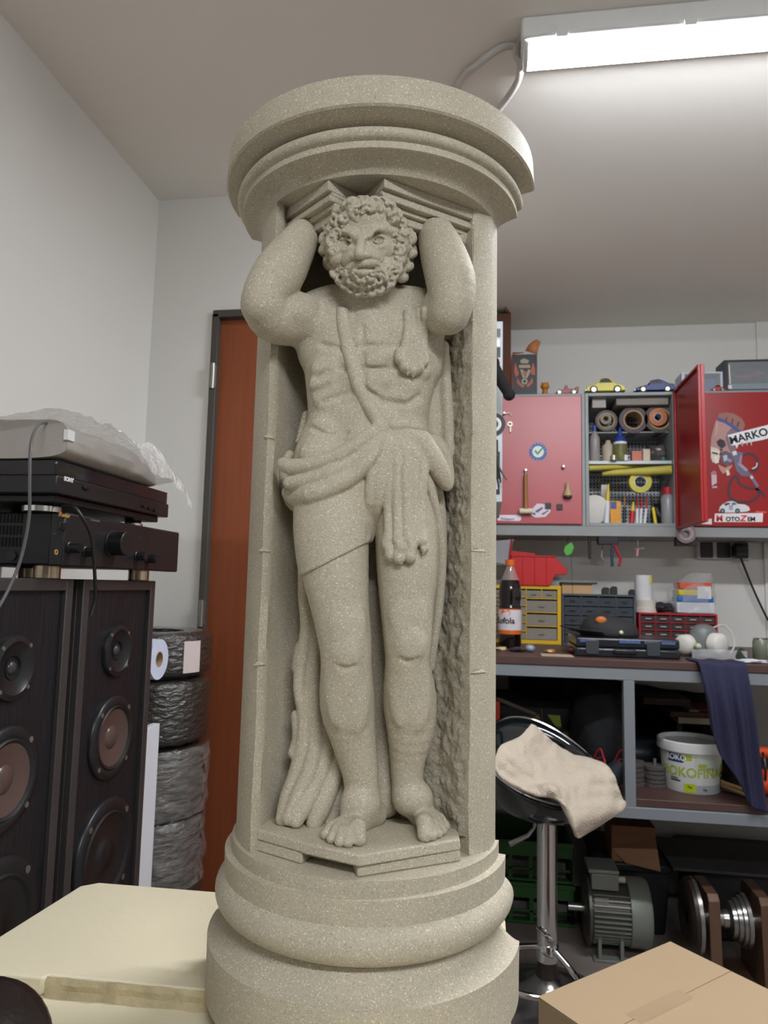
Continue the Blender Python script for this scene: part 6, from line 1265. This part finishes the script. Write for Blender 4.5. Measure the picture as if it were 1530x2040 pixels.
# left bay of the shelf, behind the stool
jk = lumpy('black_jacket', (atY(1195, 1400, 2.78)[0], 2.78, SHZ), (.115, .16, .17), blk, 'black jacket stuffed on the shelf just left of the bench leg', 'jacket', .18, 6)
sw = thing('chainsaw', 'dark power tool with lime green panels on the shelf behind the stool', 'power tool', (atY(1110, 1440, 2.75)[0], 2.76, SHZ)); lg = mat('lime_plastic', '6d7a1c', .45)
q = atY(1110, 1440, 2.72); b = MB(); b.box(q[0]-.09, q[0]+.05, 2.74, 2.86, SHZ, q[2]-.03); b.out('tool_body', dk, sw, bevel=.012); b = MB(); P = [atY(x, y, 2.735) for x, y in ((1090, 1424), (1116, 1426), (1119, 1452), (1105, 1446))]; b.prism([(p[0], p[2]) for p in P], (0, .012, 0), (0, 2.735, 0), (1, 0, 0), (0, 0, 1)); b.out('lime_panel', lg, sw, bevel=.002)
b = MB(); P = [atY(x, y, 2.73) for x, y in ((1042, 1426), (1074, 1424), (1080, 1444), (1062, 1438))]; b.prism([(p[0], p[2]) for p in P], (0, .05, 0), (0, 2.73, 0), (1, 0, 0), (0, 0, 1)); b.out('olive_panel', mat('olive_plastic', '5c5a30', .6), sw); MB().tube(spline([atY(1078, 1412, 2.73), atY(1082, 1440, 2.72), atY(1098, 1452, 2.72), atY(1118, 1450, 2.72)], 6), .005, 8).out('hose', wire, sw)
b = MB(); a_, e_ = atY(990, 1392, 2.74), atY(1068, 1424, 2.70); b.tube([a_, e_], .008, 8); pk_ = b.out('wooden_stick', mat('dull_wood', '4f4438', .7)); solo(pk_, 'dull wooden stick slanting down on the shelf behind the stool backrest', 'stick')
solo(MB().box(.0, .33, 2.9, 3.2, SHZ, .86).out('dark_crate', mat('dark_crate_plastic', '1b1918', .7), bevel=.004), 'dark plastic crate at the left end of the lower shelf', 'crate')
solo((lambda b: (px_box(b, 984, 996, 1398, 1420, 2.72, .05, SHZ), b)[1])(MB()).out('red_canister', mat('red_canister', 'b0331c', .5), bevel=.003), 'bright orange red canister just right of the column on the shelf', 'canister')
for i, (x_, c_) in enumerate(((1180, '1d2226'), (1222, '2a2f33'))):
    X = atY(x_, 1510, 2.66)[0]; kk = thing('angle_grinder', ('left' if i == 0 else 'right')+' one of two dark tools with red wires behind the towel', 'power tool', (X, 2.66, SHZ)); MB().tube([(X-.02, 2.61, SHZ+.045), (X+.025, 2.60, SHZ+.10)], [.04, .028], 18).out('tool_body', mat('tool_'+c_, c_, .35), kk)
    for k_ in range(2): MB().tube(spline([(X-.01, 2.60, SHZ+.10), (X+.015+.01*k_, 2.57, SHZ+.15-.03*k_), (X+.03, 2.56, SHZ+.07), (X+.02+.02*k_, 2.56, SHZ+.01)], 6), .0028, 6).out('wire', rw, kk)
# ------------------------------------------------------------------ on the floor under the bench
gcr = mat('green_crate', '2f5c2c', .5, var=.08); 
def crate(x0, x1, y0, y1, z0, z1, label, grp='green crates under the bench'):
    t = thing('plastic_crate', label, 'crate', ((x0+x1)/2, (y0+y1)/2, z0), grp); m = MB(); e = .008; h = z1-z0
    m.box(x0, x1, y0, y1, z0, z0+.006); m.box(x1-e, x1, y0, y1, z0, z1); m.box(x0, x0+e, y0, y1, z0, z1); m.box(x0+e, x1-e, y1-e, y1, z0, z1)
    m.box(x0+e, x1-e, y0, y0+e, z0+h*.62, z1)
    for i in range(5): X = x0+(x1-x0)*i/4; m.box(max(x0, X-.008), min(x1, X+.008), y0, y0+e, z0, z0+h*.62)
    m.box(x0+e, x1-e, y0, y0+e, z0+h*.28, z0+h*.34); m.box(x0-.006, x1+.006, y0-.006, y0+e, z1-.016, z1); m.box(x0-.006, x1+.006, y0-.004, y0+e, z0+.004, z0+.012); m.out('crate_body', gcr, t, bevel=.0015); MB().box(x0+.02, x1-.02, y0+.05, y1-.02, z0+.006, z0+h*.4).out('contents', mat('pale_contents', '6d6a66', .8, var=.4, vscale=18), t); return t
XG0, XG1_ = .02, atY(1143, 1790, 2.95)[0]; crate(XG0, XG1_, 2.95, 3.28, .0, .155, 'lower green plastic crate on the floor behind the stool pole'); crate(XG0, XG1_-.004, 2.955, 3.275, .156, .31, 'upper green plastic crate stacked behind the stool pole')
bl = mat('black_bin', '1c1c1d', .5, bump=.08)
def tote(x0, x1, y0, y1, h, label, name='black_tub'):
    t = thing(name, label, 'tub', ((x0+x1)/2, (y0+y1)/2, 0)); m = MB(); c_ = [(x0+.02, y0+.02), (x1-.02, y0+.02), (x1-.02, y1-.02), (x0+.02, y1-.02)]; m.add([(x, y, 0) for x, y in c_]+[(x, y, h-.03) for x, y in ((x0, y0), (x1, y0), (x1, y1), (x0, y1))], [(0, 1, 5, 4), (1, 2, 6, 5), (2, 3, 7, 6), (3, 0, 4, 7), (3, 2, 1, 0)]); m.out('tub_body', bl, t, bevel=.012, seg=3); MB().prism(rpoly(x0-.012, x1+.012, y0-.012, y1+.012, .04), (0, 0, .030), (0, 0, h-.030), (1, 0, 0), (0, 1, 0)).out('tub_lid', bl, t, bevel=.006); return t
zb1 = atY(1260, 1715, 2.95)[2]; tote(atY(1190, 1780, 2.93)[0], atY(1338, 1780, 2.93)[0], 2.93, 3.27, zb1, 'black lidded tub on the floor behind the electric motor')
zb2 = atY(1450, 1725, 2.95)[2]; tote(atY(1390, 1780, 2.93)[0], 1.30, 2.93, 3.27, zb2, 'wide black tub with a pale lid rim behind the metal spindle')
MB().tube([(x, y, zb2-.012) for x, y in rpoly(atY(1390, 1780, 2.93)[0]-.016, 1.316, 2.914, 3.286, .05)], .004, 6).out('rim', mat('rim_grey', '6c6c6e', .4), [o for o in COL.objects if o.get('label', '').startswith('wide black tub')][0])
wbk = mat('raw_wood_block', '80583a', .6, var=.15, stretch=(.5, 4, 4)); X0, X1 = atY(1218, 1655, 2.93)[0], atY(1306, 1655, 2.93)[0]
m = MB(); m.box(X0, X1, 2.93, 3.10, zb1+.0005, .40); m.add([(X0, 2.93, zb1+.05), (X1, 2.93, zb1+.10), (X1, 2.86, zb1+.0005), (X0+.05, 2.92, zb1+.0005)], [(0, 1, 2, 3)]); solo(m.out('wood_block', wbk, bevel=.002), 'brown wooden block on the black tub behind the electric motor', 'wood block')
solo(MB().box(atY(1335, 1680, 2.9)[0], 1.30, 2.86, 3.2, zb2+.0005, zb2+.010).out('dark_board', mat('dark_grey_board', '3a3838', .5), bevel=.001), 'dark thin board lying on the wide black tub', 'board')
# electric motor
grm = mat('motor_grey_paint', '74786f', .38, var=.1, metal=.15, bump=.05); grd = mat('motor_dirty_metal', '57524c', .4, metal=.5)
mx0, mY = atY(1180, 1820, 2.72)[0], 2.80; mx1 = atY(1260, 1820, 2.70)[0]; mx2 = atY(1304, 1820, 2.72)[0]; mr = .112; mz = .142
em = thing('electric_motor', 'grey finned electric motor lying on the floor under the bench', 'motor', ((mx0+mx2)/2, mY, 0)); mz = max(mz, mr+.02)
MB().cyl((mx0, mY, mz), mr*.86, mx1-mx0, 48, 'x').out('stator', grd, em)
fn = MB()
for i in range(40):
    a = 2*PI*i/40
    if math.sin(a) > .80: continue
    c_, s_ = math.cos(a), math.sin(a); n_ = Vector((0, c_, s_)); t_ = Vector((0, -s_, c_))*.0022; o_ = Vector((0, mY, mz)); vs = []
    for X in (mx0+.004, mx1-.002):
        for r_, k_ in ((mr*.84, 1), (mr*.84, -1), (mr*.99, -1), (mr*.99, 1)): p = o_+n_*r_+t_*k_; vs.append((X, p.y, p.z))
    fn.add(vs, [(0, 1, 2, 3), (7, 6, 5, 4), (0, 4, 5, 1), (1, 5, 6, 2), (2, 6, 7, 3), (3, 7, 4, 0)])
fn.out('cooling_fins', grm, em)
MB().lathe((mx1-.004, mY, mz), [(mr*1.0, 0), (mr*1.03, .002), (mr*1.03, mx2-mx1-.016), (mr*.96, mx2-mx1-.004), (mr*.6, mx2-mx1), (0, mx2-mx1)], 56, 'x').out('fan_cover', grm, em, smooth=40)
MB().lathe((mx0-.012, mY, mz), [(mr*.3, -.008), (mr*.9, -.006), (mr*1.05, 0), (mr*1.05, .010), (mr*.9, .014)], 40, 'x').out('end_shield', grd, em); MB().cyl((mx0-.075, mY, mz), .014, .065, 24, 'x').out('shaft', screw, em)
tb_ = MB(); X0, X1 = mx0+.0, mx0+.095; tb_.box(X0, X1, mY-.065, mY+.055, mz+mr*.80, mz+mr*.80+.055); tb_.out('terminal_box', grm, em, bevel=.003); MB().box(X0-.010, X1+.002, mY-.068, mY+.058, mz+mr*.80+.056, mz+mr*.80+.070).out('terminal_cover', grm, em, bevel=.004); MB().cyl((X1, mY-.02, mz+mr*.80+.025), .012, .03, 16, 'x').out('cable_gland', mat('pale_gland', 'a8a496', .5), em)
MB().box(mx0+.008, mx0+.055, mY-mr*.80, mY-mr*.79+.002, mz+mr*.35, mz+mr*.65).out('name_plate', mat('worn_plate', '857b76', .4, var=.3, vscale=80), em)
for s_ in (-1, 1):
    m = MB(); m.box(mx0+.002, mx1-.01, mY+s_*.075-.02, mY+s_*.075+.02, 0, .010)
    for X in (mx0+.018, mx1-.04): m.box(X, X+.012, mY+s_*.075-.015, mY+s_*.075+.015, .010, mz-mr*.5)
    m.out('foot', grm, em, bevel=.0015)
# spindle in brackets
br = mat('brown_painted_steel', '5f4636', .4, var=.15, metal=.2, coat=.2); st_ = mat('turned_steel', '9a9894', .25, metal=.9); YS = 2.66
sp = thing('spindle_unit', 'turned metal spindle with stepped pulley between two brown brackets on the floor', 'machine part', (atY(1450, 1900, YS)[0], YS, 0)); zs_ = atY(1440, 1830, YS)[2]; xs = [atY(x, 1830, YS)[0] for x in (1366, 1392, 1408, 1440, 1452, 1500, 1512, 1545)]
for a0, a1, tp_ in ((xs[1]+.008, xs[3], 1790), (xs[5]-.004, xs[7], 1785)):
    zt = zs_+.100; m = MB(); m.prism([(-.115, 0), (.115, 0), (.095, zt-.018), (.075, zt), (-.075, zt), (-.095, zt-.018)], (.036, 0, 0), (a0+.004, YS+.02, 0), (0, 1, 0), (0, 0, 1)); m.out('bracket', br, sp, bevel=.002)
MB().lathe((xs[0], YS, zs_), [(.018, .004), (.045, .0), (.055, -.006), (.098, 0), (.118, .006), (.122, .020), (.105, .028), (.070, .032), (.018, .032)], 48, 'x', cap=False).out('flange', mat('dark_flange', '3a302b', .35, metal=.5), sp, smooth=40); MB().lathe((xs[0]+.026, YS, zs_), [(.045, 0), (.124, -.008), (.124, .004), (.045, .006)], 48, 'x', cap=False).out('flange_ring', st_, sp)
MB().lathe((xs[0]+.01, YS, zs_), [(0, 0), (.026, 0), (.026, xs[5]-xs[0])], 28, 'x').out('spindle_shaft', st_, sp); MB().lathe((xs[3]-.002, YS, zs_), [(.028, 0), (.030, .016), (.056, .022), (.058, .034), (.066, .036), (.067, .048), (.076, .050), (.077, .060), (.085, .062), (.085, .074), (.02, .076)], 48, 'x', cap=False).out('stepped_pulley', st_, sp, smooth=30)
m = MB(); m.box(xs[1]-.02, xs[7]+.02, YS-.11, YS+.15, 0, .012); m.out('base_plate', br, sp, bevel=.002)
# ------------------------------------------------------------------ bar stool with a towel
SXc, SYc = atY(1090, 1850, 2.44)[0], 2.44; black_g = mat('glossy_black_shell', '101417', .12, coat=.8, var=.1)
bs = thing('bar_stool', 'black bar stool with a chrome pole and foot ring in front of the bench', 'stool', (SXc, SYc, 0))
MB().lathe((SXc, SYc, 0), [(.205, 0), (.206, .006), (.196, .012), (.14, .022), (.08, .038), (.05, .058), (.040, .075)], 72).out('base_dish', mat('brushed_base', 'a5a2a2', .22, metal=.95, var=.06), bs, smooth=60)
MB().lathe((SXc, SYc, .06), [(.038, 0), (.034, .03), (.028, .065)], 36, cap=False).out('rubber_collar', mat('brown_rubber', '2e2422', .4), bs, smooth=60)
pr_ = 18.5*SYc/F; ZSt = atY(1100, 1628, SYc)[2]
MB().cyl((SXc, SYc, .175), pr_, ZSt-.175, 48).out('pole', chrome, bs); MB().lathe((SXc, SYc, .12), [(.026, 0), (pr_+.003, .004), (pr_+.004, .05), (pr_+.0005, .056)], 40).out('pole_sleeve', chrome, bs, smooth=40)
fr_ = [(SXc+.02, SYc-.03, .165), (SXc+.075, SYc-.075, .125), (SXc+.088, SYc-.125, .118), (SXc+.055, SYc-.180, .118), (SXc-.05, SYc-.215, .12), (SXc-.16, SYc-.18, .125), (SXc-.20, SYc-.10, .14), (SXc-.13, SYc-.035, .16), (SXc-.03, SYc-.01, .165)]
MB().tube(spline(fr_, 8), .0095, 12).out('foot_ring', chrome, bs); MB().tube(spline([(SXc-.033, SYc-.02, .225), (SXc-.01, SYc-.042, .215), (SXc+.012, SYc-.040, .20), (SXc+.014, SYc-.034, .175)], 6), .005, 8).out('foot_ring_brace', chrome, bs)
lv = [atY(1070, 1618, SYc-.05), atY(1064, 1648, SYc-.05), atY(1052, 1664, SYc-.07), atY(1015, 1682, SYc-.08)]; MB().tube(lv, [.005, .005, .006, .009], 8).out('height_lever', mat('clear_grey_lever', '8b8884', .2, metal=.4), bs)
# bucket seat shell: rim ellipse leaning back, deep at the front
sc = (atY(1085, 1530, SYc)[0]-.0, SYc, ZSt)
RX, RY = .200, .190; rotS = math.radians(20)
def rimz(a): return ZSt+.085+.075*(1+math.cos(a-math.radians(118)))+.045*max(0, math.cos(a-math.radians(118)))**2
def shell(u, v, off=0.):
    a = 2*PI*u; r = v**.62; zr = rimz(a); zb = ZSt+.012; k = v**3.4
    return (sc[0]+(RX-off)*r*math.cos(a), sc[1]+(RY-off)*r*math.sin(a), zb+off+(zr-zb)*k)
MB().grid(lambda u, v: shell(u, .02+.98*v), 72, 22).out('seat_shell', black_g, bs, smooth=80, solid=.014)
rim = [(sc[0]+RX*math.cos(2*PI*i/72), sc[1]+RY*math.sin(2*PI*i/72), rimz(2*PI*i/72)+.004) for i in range(73)]; MB().tube(rim, .0042, 8).out('rim_trim', chrome, bs)
MB().lathe((SXc, SYc, ZSt-.012), [(.03, 0), (.07, .008), (.075, .022)], 32).out('seat_mount', black_g, bs)
gp = MB().grid(lambda u, v: (sc[0]-.16+.19*u, sc[1]-.02+.16*v, ZSt+.085+.075*v+.035*math.sin(u*PI)+.004*math.sin(u*20)), 20, 16); gp.out('x', mat('green_bag', '2f8a4c', .3, coat=.3), smooth=70, solid=.006); go = COL.objects['x']; go.name = 'green_bag'; tag(go, 'green and white plastic bag in the seat of the bar stool under the towel', 'bag')
# towel: lies in the seat, over the rim and hangs down to the right
tw = mat('beige_towel', 'c3b5a3', .95, var=.08, vscale=25, bump=.5, bscale=170)
ctl = [ # rows from back-left to hanging corner, each: points across (px, py, Y)
 [(1058,1443,2.40),(1072,1450,2.40),(1090,1470,2.42),(1112,1488,2.45),(1135,1500,2.47),(1150,1506,2.48)],
 [(1033,1472,2.34),(1052,1478,2.34),(1082,1488,2.38),(1112,1500,2.42),(1146,1508,2.45),(1172,1512,2.47)],
 [(1000,1484,2.28),(1030,1495,2.28),(1068,1508,2.32),(1110,1520,2.37),(1160,1522,2.41),(1200,1522,2.45)],
 [(988,1505,2.24),(1015,1515,2.24),(1055,1530,2.28),(1105,1540,2.33),(1165,1540,2.38),(1222,1545,2.43)],
 [(984,1528,2.22),(1012,1545,2.22),(1050,1560,2.24),(1095,1562,2.28),(1150,1562,2.34),(1232,1572,2.42)],
 [(996,1545,2.21),(1022,1560,2.20),(1060,1575,2.20),(1098,1562,2.23),(1140,1590,2.29),(1240,1592,2.42)],
 [(1010,1560,2.21),(1034,1570,2.195),(1075,1585,2.19),(1104,1572,2.20),(1138,1610,2.25),(1246,1602,2.42)],
 [(1020,1562,2.215),(1045,1575,2.20),(1088,1586,2.20),(1115,1592,2.20),(1142,1630,2.23),(1240,1615,2.41)],
 [(1030,1563,2.22),(1055,1576,2.21),(1100,1586,2.21),(1132,1615,2.20),(1144,1650,2.225),(1200,1640,2.36)],
 [(1040,1564,2.23),(1066,1578,2.215),(1112,1580,2.215),(1142,1645,2.20),(1150,1668,2.225),(1172,1656,2.31)]]
G_ = [[Vector(atY(p[0], p[1], p[2]-(.045 if 2 < j < 9 and i > 1 else .02))) for i, p in enumerate(r)] for j, r in enumerate(ctl)]
def cr(P, t):
    n = len(P)-1; i = min(n-1, int(t*n)); f_ = t*n-i; a, b, c, d = P[max(0, i-1)], P[i], P[i+1], P[min(n, i+2)]
    return .5*((2*b)+(c-a)*f_+(2*a-5*b+4*c-d)*f_*f_+(3*b-a-3*c+d)*f_**3)
def towel(u, v):
    p = cr([cr(r, v) for r in G_], u); e = mn.fractal(Vector((p.x*14, p.y*6, p.z*10)), .9, 2.1, 3)*.014+.004*mn.noise(Vector((p.x*40, p.y*40, p.z*40))); return (p.x, p.y-e, p.z+e*.6)
o = MB().grid(towel, 80, 70).out('towel', tw, smooth=80, solid=.007); tag(o, 'beige cleaning towel thrown over the seat of the bar stool', 'towel')
# ------------------------------------------------------------------ cardboard box at the lower right
cbm = mat('carton_brown', 'b09878', .75, var=.05, vscale=5, bump=.08, bscale=140); BXZ = .5
A, Bc = Vector(atZ(1335, 1875, BXZ-EYE)), Vector(atZ(1072, 1985, BXZ-EYE)); R3 = Vector(atZ(1530, 1966, BXZ-EYE)); e1 = (Bc-A); e2 = (R3-A); e2.normalize(); W1 = e1.length; e1.normalize(); e2 = Vector((-e1.y, e1.x, 0)) if Vector((-e1.y, e1.x, 0)).dot(e2) > 0 else Vector((e1.y, -e1.x, 0)); Sm = Vector(atZ(1455, 1935, BXZ-EYE)); W2 = 2*abs((Sm-A).dot(e2))
bxx = thing('carton', 'closed brown cardboard carton on the floor at the lower right corner', 'box', (A.x, A.y-.2, 0))
P0 = [A, A+e1*W1, A+e1*W1+e2*W2, A+e2*W2]; m = MB(); cc_ = sum(P0, Vector())/4
vs = [(p.x, p.y, z) for z in (0, BXZ-.003) for p in P0]; m.add(vs, [(0, 1, 2, 3), (4, 5, 6, 7), (0, 1, 5, 4), (1, 2, 6, 5), (2, 3, 7, 6), (3, 0, 4, 7)]); m.out('carton_body', cbm, bxx, bevel=.002)
for k_, (a0, a1) in enumerate(((0, .5), (.5, 1.0))):
    q = [A+e2*(W2*a0+(.0008 if k_ else 0)), A+e2*(W2*a1-(0 if k_ else .0008)), A+e2*(W2*a1-(0 if k_ else .0008))+e1*W1, A+e2*(W2*a0+(.0008 if k_ else 0))+e1*W1]
    m = MB(); m.add([(p.x, p.y, z) for z in (BXZ-.003, BXZ) for p in q], [(0, 1, 2, 3), (4, 5, 6, 7), (0, 1, 5, 4), (1, 2, 6, 5), (2, 3, 7, 6), (3, 0, 4, 7)]); m.out('flap', cbm, bxx, bevel=.0008)
tpm = mat('brown_tape_strip', 'a99172', .55); m = MB(); q0 = A+e1*W1*.42; 
for s0 in (.10,): 
    q = [A+e1*W1*.38+e2*W2*.44, A+e1*W1*.76+e2*W2*.44, A+e1*W1*.76+e2*W2*.56, A+e1*W1*.38+e2*W2*.56]; m.add([(p.x, p.y, BXZ+.0004) for p in q], [(0, 1, 2, 3)]); m.out('tape_strip', tpm, bxx)
# ------------------------------------------------------------------ shallow grey wall cabinet on the side wall, seen end on
YT0, YT1 = 2.42, 2.98; XT1 = atY(1001, 820, YT0)[0]; zt_, zb_ = atY(995, 640, YT0)[2], atY(995, 1000, YT0)[2]
tc_ = thing('tool_locker', 'narrow pale grey locker with stickers, seen end on just right of the column', 'locker', (.0, YT0, zb_))
MB().box(XS+.001, XT1, YT0, YT1, zb_, zt_).out('locker_body', mat('pale_locker_grey', 'aeb4b6', .4), tc_, bevel=.002)
for i, (y0_, y1_, c_) in enumerate(((655, 672, '50585c'), (676, 690, 'd8dadc'), (692, 712, '22282c'), (714, 728, 'c98a80'), (900, 985, '2a2c2e'), (955, 975, 'd0d0d0'))):
    a_, b_ = atY(988, y0_, YT0)[2], atY(988, y1_, YT0)[2]; MB().box(XS+.006, XT1-.008-.002*(i % 2), YT0-.0006-.0003*i, YT0-.0001, b_, a_).out('sticker', mat('print_'+c_, c_, .4, var=.04), tc_)
q = atY(990, 843, YT0-.02); MB().lathe((XT1-.030, YT0-.001, q[2]), [(0, -.004), (.026, -.004), (.028, -.006), (.040, -.006), (.040, 0)], 32, 'y').out('round_badge', mat('black_badge', '1a1c1e', .4), tc_); MB().lathe((XT1-.030, YT0-.0055, q[2]), [(.016, 0), (.022, -.0012), (.027, 0)], 32, 'y', cap=False).out('badge_ring', mat('silver_print', 'b9babb', .4), tc_)
gl = MB(); a_, b_ = atY(978, 725, YT0-.07), atY(1014, 786, YT0-.07); gl.tube([a_, ((a_[0]+b_[0])/2, a_[1], (a_[2]+b_[2])/2), b_], [.030, .026, .021], 20, flat=.8); gl.sph(b_, .021, 16); gl.sph(a_, .030, 16); gl.tube([a_, (XT1-.02, YT0+.0, a_[2]+.01)], .006, 8)
solo(gl.out('black_glove', mat('black_felt', '0c0c0d', .9), smooth=70), 'black padded tongue sticking out from the locker above the red door', 'pad')
for i, pts in enumerate(([(984, 880), (990, 905), (992, 925), (1002, 945), (1010, 957)], [(986, 890), (991, 920), (996, 950), (998, 962)], [(982, 890), (986, 930), (992, 960), (993, 975)])):
    P = [atY(x, y, YT0-.03-.006*i) for x, y in pts]; P[0] = (XT1-.02, YT0-.002, P[0][2]+.01); solo(MB().tube(spline(P, 5), [.0055-.0035*k/(5*(len(P)-1)) for k in range(5*(len(P)-1)+1)], 8).out('cable_tie', wire), ('longest curved', 'middle', 'shortest straight')[i]+' black strap hanging from the tool locker', 'strap', 'straps hanging from the tool locker')
